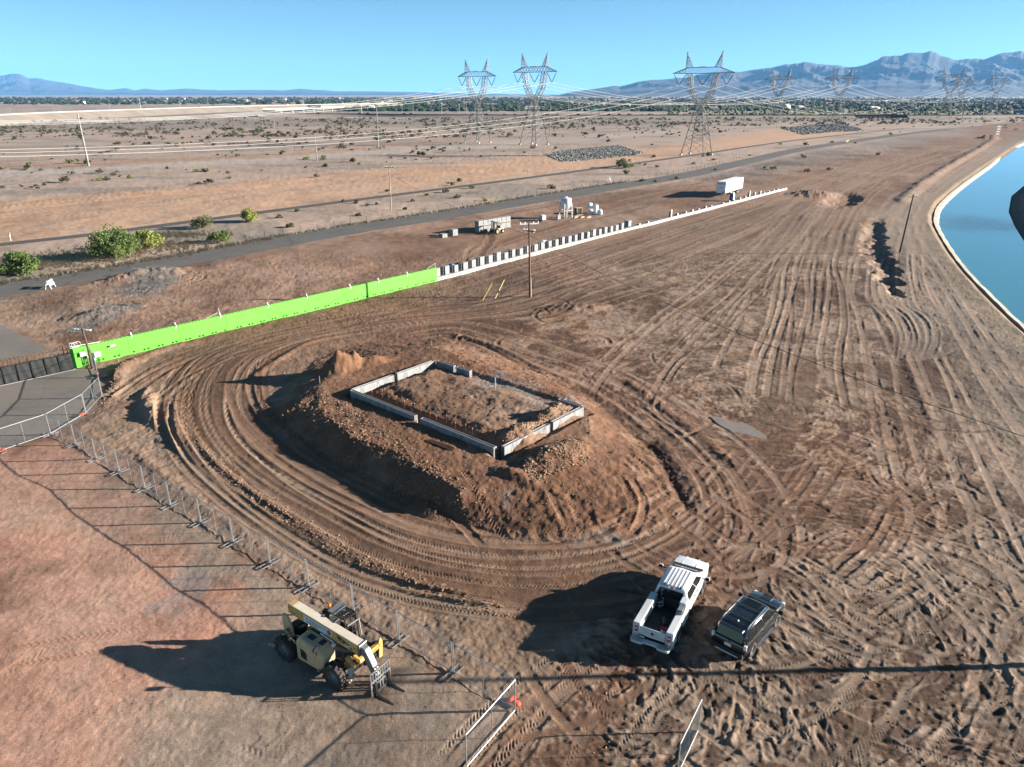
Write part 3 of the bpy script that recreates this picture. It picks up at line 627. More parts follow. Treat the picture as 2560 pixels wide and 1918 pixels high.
    paint([(1780, 1500), (2100, 1400), (2600, 1300), (2700, 1990), (1480, 1990), (1620, 1700)], (.32, .25, .188), (.255, .20, .15))
    paint([(380, 1450), (470, 1380), (520, 1400), (540, 1470), (460, 1500)], (.34, .31, .275), (.31, .26, .21), n2, 0, .75)
    paint([(350, 1490), (440, 1480), (450, 1515), (370, 1525)], (.42, .34, .29), (.37, .26, .2), n2, 0, .7)
    paint([(200, 985), (265, 1000), (310, 950), (300, 920), (250, 915), (210, 1080), (160, 1090)], (.33, .235, .19), (.26, .22, .19), n2)
    for (a, b, c) in ((280, 975, 26), (255, 1035, 40)): pass
    # gravel heaps
    paint([(308, 735), (330, 690), (400, 668), (445, 676), (440, 705), (390, 735), (345, 748)], (.25, .235, .225), (.20, .185, .175), n2)
    paint([(160, 830), (190, 805), (235, 765), (300, 758), (350, 770), (290, 795), (210, 830)], (.27, .24, .22), (.22, .195, .175), n2, 0, .85)
    dk = sst(.58, .72, fbm(X * .22 + 31, Y * .16, 4, 91)) * (Y < 260); col *= (1 - .16 * dk)[:, None]
    site = SITE_W; tp = np.clip(tone, 0, 1) * np.where(site, .78, .35); tn_ = np.clip(-tone, 0, 1) * np.where(site, .82, .3)
    col = col * (1 - tp)[:, None] + np.where(site[:, None], np.array((.53, .40, .295)), np.array((.50, .40, .31))) * tp[:, None]
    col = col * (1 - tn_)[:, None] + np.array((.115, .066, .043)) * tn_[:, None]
    rd = sst(.45, .75, n2) * .12; col[:, 0] *= 1 + rd * .4; col[:, 2] *= 1 - rd * .4
    # bank soil, pale dust on crown of the canal bank
    bk = np.exp(-(pdist(X, Y, offs(CW_L, 3.4), False) / 1.7) ** 2) * (Y > 30); col = col * (1 - .7 * bk)[:, None] + np.array((.36, .285, .195)) * (.7 * bk)[:, None]
    s_ = pond > .25; col[s_] = (.20, .165, .13)
    ny, nx = len(Yr), len(U)
    me = bpy.data.meshes.new('ground'); nv = ny * nx; nf = (ny - 1) * (nx - 1)
    me.vertices.add(nv); me.vertices.foreach_set('co', np.stack([X, Y, z], 1).astype(np.float32).ravel())
    i = np.arange(nf); r0 = i // (nx - 1); c0 = i % (nx - 1); a = r0 * nx + c0
    quad = np.stack([a, a + 1, a + nx + 1, a + nx], 1).astype(np.int32)
    me.loops.add(nf * 4); me.loops.foreach_set('vertex_index', quad.ravel()); me.polygons.add(nf)
    me.polygons.foreach_set('loop_start', (i * 4).astype(np.int32)); me.update(calc_edges=True)
    at = me.attributes.new('soil', 'FLOAT_COLOR', 'POINT')
    nearf = sst(170, 40, Y)
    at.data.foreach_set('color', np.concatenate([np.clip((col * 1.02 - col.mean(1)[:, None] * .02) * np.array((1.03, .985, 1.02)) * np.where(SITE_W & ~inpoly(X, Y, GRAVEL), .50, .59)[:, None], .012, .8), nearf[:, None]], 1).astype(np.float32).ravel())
    me.polygons.foreach_set('use_smooth', np.ones(nf, bool))
    m, t, b = node_mat('soil'); L = t.links.new; N = t.nodes.new
    A = N('ShaderNodeAttribute'); A.attribute_name = 'soil'; A.attribute_type = 'GEOMETRY'
    tc = N('ShaderNodeTexCoord')
    def nz(scale, det, rough=.6):
        n = N('ShaderNodeTexNoise'); n.inputs['Scale'].default_value = scale; n.inputs['Detail'].default_value = det; n.inputs['Roughness'].default_value = rough; L(tc.outputs['Object'], n.inputs['Vector']); return n
    n1_ = nz(.9, 8, .7); n2_ = nz(11, 8, .78)
    mr = N('ShaderNodeMapRange'); mr.inputs[1].default_value = .3; mr.inputs[2].default_value = .7; mr.inputs[3].default_value = .74; mr.inputs[4].default_value = 1.24; L(n1_.outputs[0], mr.inputs[0])
    mr2 = N('ShaderNodeMapRange'); mr2.inputs[1].default_value = .3; mr2.inputs[2].default_value = .7; mr2.inputs[3].default_value = .66; mr2.inputs[4].default_value = 1.34; L(n2_.outputs[0], mr2.inputs[0])
    mu = N('ShaderNodeMath'); mu.operation = 'MULTIPLY'; L(mr.outputs[0], mu.inputs[0]); L(mr2.outputs[0], mu.inputs[1])
    sv = N('ShaderNodeVectorMath'); sv.operation = 'SCALE'; L(A.outputs['Color'], sv.inputs[0]); L(mu.outputs[0], sv.inputs['Scale']); L(sv.outputs[0], b.inputs['Base Color'])
    b.inputs['Roughness'].default_value = .95; b.inputs['Specular IOR Level'].default_value = .15
    nb = nz(14, 8, .75)
    bp = N('ShaderNodeBump'); bp.inputs['Distance'].default_value = .05; L(nb.outputs[0], bp.inputs['Height'])
    ms = N('ShaderNodeMath'); ms.operation = 'MULTIPLY'; ms.inputs[1].default_value = .85; L(A.outputs['Alpha'], ms.inputs[0]); L(ms.outputs[0], bp.inputs['Strength'])
    L(bp.outputs[0], b.inputs['Normal'])
    me.materials.append(m)
    o = bpy.data.objects.new('ground', me); C.objects.link(o); tag(o, kind='structure'); return o

# roads and paved pads (centre line, half width)
ROAD1 = cat(GP([(-500, 812), (-200, 765), (0, 726), (200, 694), (428, 656), (640, 617), (860, 577), (1080, 543), (1288, 508), (1500, 473), (1720, 437), (1870, 403), (2011, 372), (2205, 343), (2300, 331), (2380, 322)]), 4)
ROAD2 = cat(GP([(-500, 672), (0, 612), (233, 586), (486, 553), (860, 504), (1249, 454), (1467, 425), (1720, 390), (1972, 353), (2167, 331), (2260, 322)]), 4)
ROADS = [(ROAD1, 4.8), (ROAD2, 2.2)]
PAD_A = GP([(-420, 1150), (0, 1130), (126, 1087), (216, 1036), (246, 990), (252, 955), (238, 925), (200, 922), (0, 962), (-420, 1050)])
PAD_B = GP([(-420, 760), (-200, 790), (0, 812), (60, 840), (117, 872), (100, 882), (0, 900), (-420, 990)])
PADS = [PAD_A, PAD_B]
build_ground()

def asphalt(name, c, c2):
    m, t, b = node_mat(name); L = t.links.new; N = t.nodes.new; tc = N('ShaderNodeTexCoord')
    n = N('ShaderNodeTexNoise'); n.inputs['Scale'].default_value = .16; n.inputs['Detail'].default_value = 9; n.inputs['Roughness'].default_value = .7; L(tc.outputs['Object'], n.inputs['Vector'])
    mx = N('ShaderNodeMix'); mx.data_type = 'RGBA'; mx.inputs[6].default_value = (*c, 1); mx.inputs[7].default_value = (*c2, 1)
    r = N('ShaderNodeMapRange'); r.inputs[1].default_value = .35; r.inputs[2].default_value = .68; L(n.outputs[0], r.inputs[0]); L(r.outputs[0], mx.inputs[0])
    n2 = N('ShaderNodeTexNoise'); n2.inputs['Scale'].default_value = 14; n2.inputs['Detail'].default_value = 6; L(tc.outputs['Object'], n2.inputs['Vector'])
    # thin wandering cracks
    wv = N('ShaderNodeTexVoronoi'); wv.feature = 'DISTANCE_TO_EDGE'; wv.inputs['Scale'].default_value = .11; wv.inputs['Randomness'].default_value = 1
    nw = N('ShaderNodeTexNoise'); nw.inputs['Scale'].default_value = .6; nw.inputs['Detail'].default_value = 4; L(tc.outputs['Object'], nw.inputs['Vector'])
    va = N('ShaderNodeVectorMath'); va.operation = 'MULTIPLY_ADD'; va.inputs[1].default_value = (2.5, 2.5, 0); L(nw.outputs[1], va.inputs[0]); L(tc.outputs['Object'], va.inputs[2]); L(va.outputs[0], wv.inputs['Vector'])
    cr = N('ShaderNodeMapRange'); cr.inputs[1].default_value = .0; cr.inputs[2].default_value = .006; cr.inputs[3].default_value = .6; cr.inputs[4].default_value = 1; L(wv.outputs['Distance'], cr.inputs[0])
    m1 = N('ShaderNodeMapRange'); m1.inputs[1].default_value = .3; m1.inputs[2].default_value = .7; m1.inputs[3].default_value = .8; m1.inputs[4].default_value = 1.2; L(n2.outputs[0], m1.inputs[0])
    mu = N('ShaderNodeMath'); mu.operation = 'MULTIPLY'; L(m1.outputs[0], mu.inputs[0]); L(cr.outputs[0], mu.inputs[1])
    sv = N('ShaderNodeVectorMath'); sv.operation = 'SCALE'; L(mx.outputs[2], sv.inputs[0]); L(mu.outputs[0], sv.inputs['Scale']); L(sv.outputs[0], b.inputs['Base Color'])
    b.inputs['Roughness'].default_value = .9; b.inputs['Specular IOR Level'].default_value = .2; _mats[name] = m
asphalt('asphalt_road', (.09, .085, .081), (.122, .112, .104)); asphalt('asphalt_pad', (.14, .125, .112), (.19, .165, .143)); asphalt('asphalt_path', (.068, .062, .058), (.092, .082, .075))
def strip(name, cl, hw, mat, z=.03, edge=.12):
    P = cl; mb = MB(); V = []
    l = offs(P, hw); r = offs(P, -hw)
    for i, (a, b) in enumerate(zip(l, r)):
        k = 1 + edge * (rng.rand() - .5); k2 = 1 + edge * (rng.rand() - .5)
        mx_, my_ = (a[0] + b[0]) / 2, (a[1] + b[1]) / 2
        V += [(mx_ + (a[0] - mx_) * k, my_ + (a[1] - my_) * k, z), (mx_, my_, z + .05), (mx_ + (b[0] - mx_) * k2, my_ + (b[1] - my_) * k2, z)]
    F = []
    for i in range(len(P) - 1): F += [(3 * i + 1, 3 * i, 3 * i + 3, 3 * i + 4), (3 * i + 2, 3 * i + 1, 3 * i + 4, 3 * i + 5)]
    mb.add(V, F); return struct(name, mb, mat)
def dense(cl, step):
    P = np.asarray(cl); d = np.concatenate([[0], np.cumsum(np.hypot(*np.diff(P, axis=0).T))]); n = int(d[-1] / step); a = np.linspace(0, d[-1], n)
    return list(zip(np.interp(a, d, P[:, 0]), np.interp(a, d, P[:, 1])))
strip('road', dense(ROAD1, 2.0), 4.4, 'asphalt_road', edge=.05); strip('path', dense(ROAD2, 2.5), 1.7, 'asphalt_path', edge=.06)
for nm, pl in (('paved_pad', PAD_A), ('driveway_pavement', PAD_B)):
    q = dense(pl + [pl[0]], .8)[:-1]; q = [(x + rng.uniform(-.12, .12), y + rng.uniform(-.12, .12), .03) for x, y in q]
    mb = MB(); mb.add(q, [tuple(range(len(q)))]); struct(nm, mb, 'asphalt_pad')

# ---------------------------------------------------------------- canal
def water_mat():
    m, t, b = node_mat('canal_water'); L = t.links.new; N = t.nodes.new; tc = N('ShaderNodeTexCoord')
    b.inputs['Roughness'].default_value = .07; b.inputs['IOR'].default_value = 1.33
    n = N('ShaderNodeTexNoise'); n.inputs['Scale'].default_value = .9; n.inputs['Detail'].default_value = 5; L(tc.outputs['Object'], n.inputs['Vector'])
    # a gust of ripples in the bend
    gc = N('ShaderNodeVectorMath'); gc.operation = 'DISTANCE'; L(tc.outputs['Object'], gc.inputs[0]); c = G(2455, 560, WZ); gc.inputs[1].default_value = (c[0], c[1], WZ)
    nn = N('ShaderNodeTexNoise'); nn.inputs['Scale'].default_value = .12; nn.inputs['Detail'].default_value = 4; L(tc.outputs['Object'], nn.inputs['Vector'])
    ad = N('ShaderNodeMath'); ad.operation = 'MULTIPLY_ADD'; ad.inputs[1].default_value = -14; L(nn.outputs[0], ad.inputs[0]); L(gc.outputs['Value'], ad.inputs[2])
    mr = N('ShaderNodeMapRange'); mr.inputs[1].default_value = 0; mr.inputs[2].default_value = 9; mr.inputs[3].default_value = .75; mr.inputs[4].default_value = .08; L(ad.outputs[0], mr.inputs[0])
    cm = N('ShaderNodeMapRange'); cm.inputs[1].default_value = -2; cm.inputs[2].default_value = 10; L(ad.outputs[0], cm.inputs[0]); cx_ = N('ShaderNodeMix'); cx_.data_type = 'RGBA'; cx_.inputs[6].default_value = (.012, .05, .05, 1); cx_.inputs[7].default_value = (.045, .165, .22, 1); L(cm.outputs[0], cx_.inputs[0]); L(cx_.outputs[2], b.inputs['Base Color'])  # dark reflection of the ripple patch painted into the water's base colour
    bp = N('ShaderNodeBump'); bp.inputs['Distance'].default_value = .12; L(n.outputs[0], bp.inputs['Height']); L(mr.outputs[0], bp.inputs['Strength']); L(bp.outputs[0], b.inputs['Normal'])
    _mats['canal_water'] = m
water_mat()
wl = dense(offs(CW_L, 1.2), 3); wr = dense(offs(CW_R, 1.2), 3)
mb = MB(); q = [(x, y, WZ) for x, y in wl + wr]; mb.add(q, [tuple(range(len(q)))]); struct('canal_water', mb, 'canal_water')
P0 = dense(cat(CW_L, 6), 2.4); lip = []
for d_, z_ in ((-.5, WZ - .6), (.55, WZ + .55), (1.25, WZ + .72), (1.3, WZ + .3)): lip.append([(a, b, z_ + .05 * math.sin(k * 1.7)) for k, (a, b) in enumerate(offs(P0, d_))])
mb = MB(); n_ = len(P0); mb.add([p for r_ in lip for p in r_], [(j * n_ + i, j * n_ + i + 1, (j + 1) * n_ + i + 1, (j + 1) * n_ + i) for j in range(3) for i in range(n_ - 1)])
mk('canal_concrete', (.47, .41, .33), .9, 0, .15, .35, bump=.2, bscale=6, dirt=(.36, .29, .21))
o = mb.build('canal_lining', 'canal_concrete', None); tag(o, kind='structure')
# puddle on the site
mk('puddle', (.30, .24, .20), .12, 0, .05, 1.0)
mb = MB(); pc = G(1850, 1065); pz = zat(*G(1850, 1068)) + .05
pp = GP([(1775, 1040), (1800, 1042), (1825, 1054), (1862, 1058), (1895, 1075), (1918, 1092), (1905, 1096), (1870, 1086), (1835, 1078), (1800, 1062)])
q = [(x, y, pz) for x, y in cat(pp + [pp[0]], 5)[:-1]]; mb.add(q, [tuple(range(len(q)))]); struct('puddle_water', mb, 'puddle')

# ---------------------------------------------------------------- green block wall and white footing wall
def wall_panel(parent, x0, x1, h, th, holes, mat, zb=-.4, hz=(.20, .38), hw=.2, gap=.012):
    """one stretch of wall along +x, front at y=0, with recessed drain holes"""
    mb = MB(); a, b = x0 + gap, x1 - gap
    mb.b2(a, b, 0, th, zb, hz[0]); mb.b2(a, b, 0, th, hz[1], h)
    e = a
    for hx in holes:
        if hx - hw / 2 < a + .05 or hx + hw / 2 > b - .05: continue
        mb.b2(e, hx - hw / 2, 0, th, hz[0], hz[1]); e = hx + hw / 2
    mb.b2(e, b, 0, th, hz[0], hz[1]); mb.b2(a, b, th - .05, th + .02, hz[0] - .02, hz[1] + .02)
    return mb.build('wall_panel', mat, parent)
WA, WB = (-44.5, 70.05), (-11.1, 107.4)
wl_ = math.dist(WA, WB); wang = math.atan2(WB[1] - WA[1], WB[0] - WA[0])
gw = thing('block_wall', 'long bright lime green block wall running past the pad', 'wall', (*WA, 0), wang)
np_ = 9; HW = 2.02
for k in range(np_):
    x0, x1 = wl_ * k / np_, wl_ * (k + 1) / np_
    holes = []
    xh = .9
    while xh < wl_: holes += [xh, xh + .42]; xh += 1.55
    wall_panel(gw, x0, x1, HW, .3, [q for q in holes if x0 < q < x1], 'green_paint', hw=.24)
mb = MB()
x = .1
while x < wl_ - .3: mb.b2(x, x + .33, .03, .27, HW, HW + .07); x += .41
mb.build('cap_course', 'green_paint', gw)
mb = MB(); mb.b2(wl_ + .01, wl_ + .03, 0, .3, -.3, HW); mb.build('end_face', 'block_white', gw)
for px in (334, 445, 556, 675, 772, 880, 950, 1022):
    q = G(px, 843 - (px - 334) * .226, HW); u = (q[0] - WA[0]) * math.cos(wang) + (q[1] - WA[1]) * math.sin(wang)
    mb = MB(); mb.b2(u - .05, u + .05, .1, .2, HW + .06, HW + .4); mb.b2(u - .03, u + .03, -.06, .3, HW + .08, HW + .16); mb.bar((u - .12, -.03, HW - .25), (u + .03, -.03, HW + .1), .06); mb.build('bracket', 'white_plastic', gw)
q = G(556, 794, HW); u = (q[0] - WA[0]) * math.cos(wang) + (q[1] - WA[1]) * math.sin(wang)
mb = MB(); mb.tube([(u + .1, .15, HW), (u + .05, .15, HW + 1.0)], .025); mb.tube([(u - .1, .15, HW + .45), (u - 1.8, .5, HW - .1)], .02); mb.build('mast', 'white_plastic', gw)
mb = MB(); mb.tube([(wl_ - .25, .15, HW), (wl_ - .2, .15, HW + .8)], .03); mb.tube([(wl_ - .2, .15, HW + .75), (wl_ - 1.5, .6, HW)], .025); mb.build('end_mast', 'white_plastic', gw)
mb = MB()
for k in range(3): mb.tube([(.25 + .3 * k + .28 * math.cos(t * .5), .15, HW + .36 + .28 * math.sin(t * .5)) for t in range(13)], .018, 5)
mb.tube([(.1, .15, HW), (.1, .15, HW + .6)], .03); mb.tube([(.1, .2, HW + .25), (3.0, .2, HW + .1)], .025); mb.build('coil_guard', 'white_plastic', gw)

# small white boxes and conduit fixed to the wall face
def wbox(name, label, mat, x, z, s, door):
    t = thing(name, label, 'electrical box', (WA[0] + x * math.cos(wang) + .0, WA[1] + x * math.sin(wang), 0), wang)
    mb = MB(); mb.box((0, -.14, z), (s[0], .24, s[1])); mb.build('case', mat, t, bevel=.015)
    mb = MB(); mb.box((0, -.27, z), (s[0] * .86, .02, s[1] * .88)); mb.build('door', door, t, bevel=.008)
    mb = MB(); mb.tube([(-.1, -.06, .0), (-.1, -.06, z - s[1] / 2)], .025); mb.tube([(.08, -.06, .0), (.08, -.06, z - s[1] / 2)], .025); mb.build('conduit', 'black_plastic', t)
wbox('electrical_box', 'white electrical box mounted highest on the green wall end', 'white_plastic', 1.0, 1.35, (.55, .42), 'white_plastic')
wbox('electrical_box', 'small grey electrical box just below the white one on the green wall', 'box_grey', 1.5, 1.02, (.42, .40), 'box_grey')
wbox('electrical_box', 'white meter box on the green wall nearest the dark lamp post', 'white_plastic', 2.35, .98, (.62, .50), 'white_plastic')
wbox('electrical_box', 'tiny white junction box low on the green wall', 'white_plastic', 1.95, .55, (.3, .2), 'white_plastic')
t = thing('wall_plaque', 'small grey plaque fixed to the green wall beyond the lamp post', 'plaque', (WA[0] + 3.9 * math.cos(wang), WA[1] + 3.9 * math.sin(wang), 0), wang)
mb = MB(); mb.box((0, -.04, 1.5), (.8, .06, .24)); mb.build('plate', 'box_grey', t); mb = MB(); mb.box((-.28, -.08, 1.5), (.24, .02, .2)); mb.build('emblem', 'black_plastic', t)
pb = G(231, 921); t = thing('lamp_post', 'dark brown lamp post with white double head at the green wall end', 'lamp post', (pb[0], pb[1], 0))
mb = MB(); mb.tube([(0, 0, -.3), (0, 0, 2.2), (-.12, -.05, 4.25)], [.13, .12, .10], 8); mb.build('post', 'pole_dark', t)
for s_ in (-1, 1):
    mb = MB(); mb.bar((-.12, -.05, 4.2), (-.12 + s_ * .62, -.05 - .15 * s_, 4.15), .06); mb.box((-.12 + s_ * .72, -.05 - .18 * s_, 4.12), (.42, .26, .09)); mb.build('lamp_head', 'white_plastic', t)
t = thing('wire_coil_stake', 'short pale wooden stake in the dirt below the green wall', 'stake', (*G(297, 912), 0)); mb = MB(); mb.b2(-.04, .04, -.02, .02, -.2, .75); mb.build('shaft', 'stake_wood', t); mb = MB(); mb.box((0, 0, .78), (.07, .035, .06), taper=(.4, 1)); mb.build('tip', 'stake_wood', t)

# white footing wall beyond the green one
FOOT = [WB, (2.95, 125.33), (40.45, 171.27), (80.4, 220.6)]
ft = thing('footing_wall', 'low white footing wall with drain holes continuing from the green wall', 'wall', (*WB, 0))
fcum = 0; FSEG = []
for a, b in zip(FOOT[:-1], FOOT[1:]):
    L = math.dist(a, b); an = math.atan2(b[1] - a[1], b[0] - a[0]); n = max(1, round(L / 7.5)); FSEG.append((a, b, L, an))
    for k in range(n):
        x0, x1 = L * k / n, L * (k + 1) / n; holes = []; xh = .5
        while xh < x1 - x0: holes += [xh, xh + .42]; xh += 1.55
        o = wall_panel(ft, 0, x1 - x0, .52, .35, holes, 'block_white', hz=(.17, .34), hw=.22)
        o.location = (a[0] + x0 * math.cos(an) - WB[0], a[1] + x0 * math.sin(an) - WB[1], .02 * math.sin(k * 2.1)); o.rotation_euler = (0, 0, an)
def along(s, off=0.0):
    for a, b, L, an in FSEG:
        if s <= L or (a, b, L, an) == FSEG[-1]: return a[0] + s * math.cos(an) - off * math.sin(an), a[1] + s * math.sin(an) + off * math.cos(an), an
        s -= L
# grey fill behind the footing
mk('grey_fill', (.27, .25, .23), .95, 0, .25, 1.2, bump=.5, bscale=9)
mb = MB(); V = []
for k in range(0, 81):
    s = 146 * k / 80
    for off, z in ((.36, .40), (1.6, .36 + .06 * math.sin(k)), (2.5 + .4 * math.sin(k * .7), .02)): x, y, an = along(s, off); V.append((x, y, z + .03 * rng.rand()))
mb.add(V, [(3 * i + j, 3 * i + j + 1, 3 * i + j + 4, 3 * i + j + 3) for i in range(80) for j in (0, 1)]); o = mb.build('backfill_ground', 'grey_fill', None, 2); tag(o, kind='structure')
# piers of grey blocks
def pier(label):
    t = thing('block_pier', label, 'block pier', group='grey block piers standing behind the white footing')
    mb = MB(); mb.b2(-.5, .5, 0, .16, 0, 1.32); mb.build('face_slab', 'block_grey', t, bevel=.012)
    mb = MB(); mb.b2(-.42, .46, .16, .75, 0, 1.27); mb.build('core', 'block_grey', t)
    for k in range(5): mb = MB(); mb.b2(-.78, -.42, .2, .7, .1 + k * .25, .2 + k * .25); mb.build('shelf_block', 'block_grey', t)
    return t
p0 = None; NPI = 27; s0, s1 = 1.0, 54.5
for k in range(NPI):
    s = s0 + (s1 - s0) * k / (NPI - 1); x, y, an = along(s, .75)
    lab = 'grey block pier on the white footing, %s from the green wall' % ordinal(k + 1)
    loc = (x + rng.uniform(-.05, .05), y + rng.uniform(-.05, .05), .40)
    if p0 is None: p0 = pier(lab); p0.location = loc; p0.rotation_euler = (0, 0, an)
    else: o = dup(p0, loc, an + rng.uniform(-.04, .04), lab); o.scale = (rng.uniform(.85, 1.1), 1, rng.uniform(.78, 1.1))
# low stubs and a few uprights along the far half of the footing
for k in range(24):
    s = 62 + k * 3.4 + rng.uniform(-.6, .6); x, y, an = along(s, .7); h = rng.choice([.3, .35, .5, .9, .3]) if k not in (4, 17) else 1.6
    if k in (2, 3, 11): continue
    t = thing('block_stub', 'low stub of white and grey blocks on the far footing, %s after the tall piers' % ordinal(k + 1), 'block stub', (x, y, .40), an, 'unfinished block stubs along the far footing')
    mb = MB(); mb.b2(-.28, .28, 0, .2, 0, h); mb.build('face_slab', 'block_white', t); mb = MB(); mb.b2(-.2, .24, .2, .55, 0, h * .7); mb.build('core', 'block_grey', t)
x, y, an = along(58.5, 1.9); t = thing('block_pallet', 'dark grey shrink-wrapped pallet just past the last tall block pier', 'pallet', (x, y, .1), an)
mb = MB(); mb.b2(-.6, .6, -.5, .5, .12, 1.5); mb.build('load', 'block_grey', t, bevel=.03)
for k in (-.5, 0, .5): mb = MB(); mb.b2(k - .08, k + .08, -.5, .5, 0, .12); mb.build('skid', 'pallet_wood', t)
x, y, an = along(29.5, 2.0); t = thing('bulk_bag', 'white bulk bag with blue straps behind the pier beside the brown pole', 'bag', (x, y, .35), an)
def bag(t, w=1.0, h=1.0, mat='white_bag'):
    mb = MB(); secs = []
    for z, k in ((0, .86), (.12, 1.0), (.5, 1.06), (.85, .98), (.97, .7), (1.0, .3)):
        secs.append([(w / 2 * k * (abs(math.cos(a)) ** .6) * np.sign(math.cos(a)) * (1 + .05 * math.sin(3 * a + z * 4)), w / 2 * k * (abs(math.sin(a)) ** .6) * np.sign(math.sin(a)), h * z) for a in [2 * math.pi * i / 20 for i in range(20)]])
    mb.loft(secs); mb.build('sack', mat, t, 2)
    mb = MB()
    for s_ in (-1, 1): mb.tube([(s_ * w * .3, -w * .3, h * .9), (s_ * w * .3, -w * .15, h * 1.14), (s_ * w * .3, w * .15, h * 1.14), (s_ * w * .3, w * .3, h * .9)], .03, 5)
    mb.build('lifting_loop', mat, t)
bag(t, 1.15, 1.25)
mb = MB(); mb.b2(-.6, -.4, -.6, .6, .3, 1.0); mb.build('blue_panel', 'blue_plastic', t)
x, y, an = along(38.5, 2.4); t = thing('rubble_pallet', 'low pallet of loose grey blocks behind the middle of the piers', 'pallet', (x, y, .12), an + .3)
for k in range(9): mb = MB(); mb.box((rng.uniform(-.5, .5), rng.uniform(-.4, .4), .2 + .16 * (k // 4)), (.4, .2, .18), rz=rng.uniform(0, 3)); mb.build('block', 'block_grey', t)
mb = MB(); mb.b2(-.7, .7, -.55, .55, 0, .12); mb.build('deck', 'pallet_wood', t)
def barrel(label, loc, h=.95, r=.33):
    t = thing('plastic_barrel', label, 'barrel', loc)
    mb = MB(); mb.lathe([(r * .92, 0), (r, .04), (r, h * .3), (r * 1.05, h * .33), (r, h * .37), (r, h * .64), (r * 1.05, h * .67), (r, h * .71), (r, h * .95), (r * .93, h)], 18); mb.build('drum', 'blue_plastic', t, True)
    mb = MB(); mb.lathe([(r * .88, h), (r * .88, h + .02), (r * .5, h + .02)], 18); mb.build('lid', 'blue_plastic', t)
x, y, an = along(5.6, 2.3); barrel('blue plastic barrel standing behind the third block pier', (x, y, .3), 1.1, .4)
q = G(1829, 503); t = thing('toilet_cabin', 'blue and white upright cabin beside the far footing under the trailer', 'cabin', (q[0], q[1], .2), .9)
mb = MB(); mb.b2(-.5, .5, -.5, .5, 0, 1.75); mb.build('shell', 'blue_plastic', t, bevel=.04); mb = MB(); mb.b2(-.42, .42, -.53, -.505, .1, 1.65); mb.build('door', 'white_plastic', t); mb = MB(); mb.loft([[(-.55, -.55, 1.75), (.55, -.55, 1.75), (.55, .55, 1.75), (-.55, .55, 1.75)], [(-.4, -.4, 1.95), (.4, -.4, 1.95), (.4, .4, 1.95), (-.4, .4, 1.95)]]); mb.build('roof', 'white_plastic', t)

# ---------------------------------------------------------------- block yard
a, b = G(1197, 584), G(1277, 570); yang = math.atan2(b[1] - a[1], b[0] - a[0]); Ly = math.dist(a, b); n = 7; cw = Ly / n
def cube_block(label, loc, rz, w, d, h):
    t = thing('block_cube', label, 'block cube', loc, rz, 'cubes of grey concrete block on pallets')
    nn = 3
    for k in range(nn):
        for j in range(2): mb = MB(); z0 = .13 + (h - .14) * k / nn; mb.b2(-w / 2 + j * w / 2 + .008, -w / 2 + (j + 1) * w / 2 - .008, -d / 2, d / 2, z0 + .008, z0 + (h - .14) / nn - .006); mb.build('block_layer', 'block_grey', t)
    for k in (-1, 0, 1): mb = MB(); mb.b2(k * w * .4 - .06, k * w * .4 + .06, -d / 2, d / 2, 0, .13); mb.build('skid', 'pallet_wood', t)
    return t
for lv in range(2):
    for k in range(n):
        c = (a[0] + math.cos(yang) * cw * (k + .5) - math.sin(yang) * .6, a[1] + math.sin(yang) * cw * (k + .5) + math.cos(yang) * .6, 1.2 * lv + .04)
        cube_block('grey block cube behind the forklift, %s row, %s from its left end' % (('lower', 'upper')[lv], ordinal(k + 1)), c, yang + rng.uniform(-.02, .02), cw - .08, 1.15, 1.2)
q = G(1108, 595); cube_block('low half-height block cube lying alone, farthest from the forklift', (q[0], q[1], 0), yang, 1.25, 1.1, .85)
q = G(1134, 590); cube_block('single full block cube standing in front of the forklift mast', (q[0], q[1], 0), yang, 1.3, 1.15, 1.35)

def wheel(parent, c, r, w, mat_r='rim_steel', lugs=0, rim=.58, name='wheel', axis_out=1):
    t = bpy.data.objects.new(name, None); C.objects.link(t); t.parent = parent; t.location = c
    mb = MB(); mb.lathe([(r * rim, -w * .42), (r * .8, -w * .5), (r * .96, -w * .46), (r, -w * .3), (r, w * .3), (r * .96, w * .46), (r * .8, w * .5), (r * rim, w * .42)], 28, axis='y', cap=False)
    mb.build('tyre', 'rubber', t, True)
    if lugs:
        mb = MB()
        for k in range(lugs):
            th = 2 * math.pi * k / lugs; s_ = 1 if k % 2 else -1; e = Vector((math.cos(th), 0, math.sin(th))); e2 = Vector((math.cos(th + .16), 0, math.sin(th + .16)))
            mb.bar(e * r * 1.0 + Vector((0, s_ * w * .5, 0)), e2 * r * 1.01 + Vector((0, -s_ * w * .05, 0)), .09, .09, up=tuple(e))
        mb.build('lug', 'rubber', t)
    mb = MB(); mb.lathe([(r * rim, -w * .4), (r * rim * .92, -w * .2), (r * rim * .9, w * .2), (r * rim, w * .4)], 24, axis='y', cap=False); mb.lathe([(r * .02, axis_out * w * .28), (r * .16, axis_out * w * .30), (r * .2, axis_out * w * .2), (r * rim * .93, axis_out * w * .12)], 24, axis='y', cap=False)
    mb.build('rim', mat_r, t, True); return t

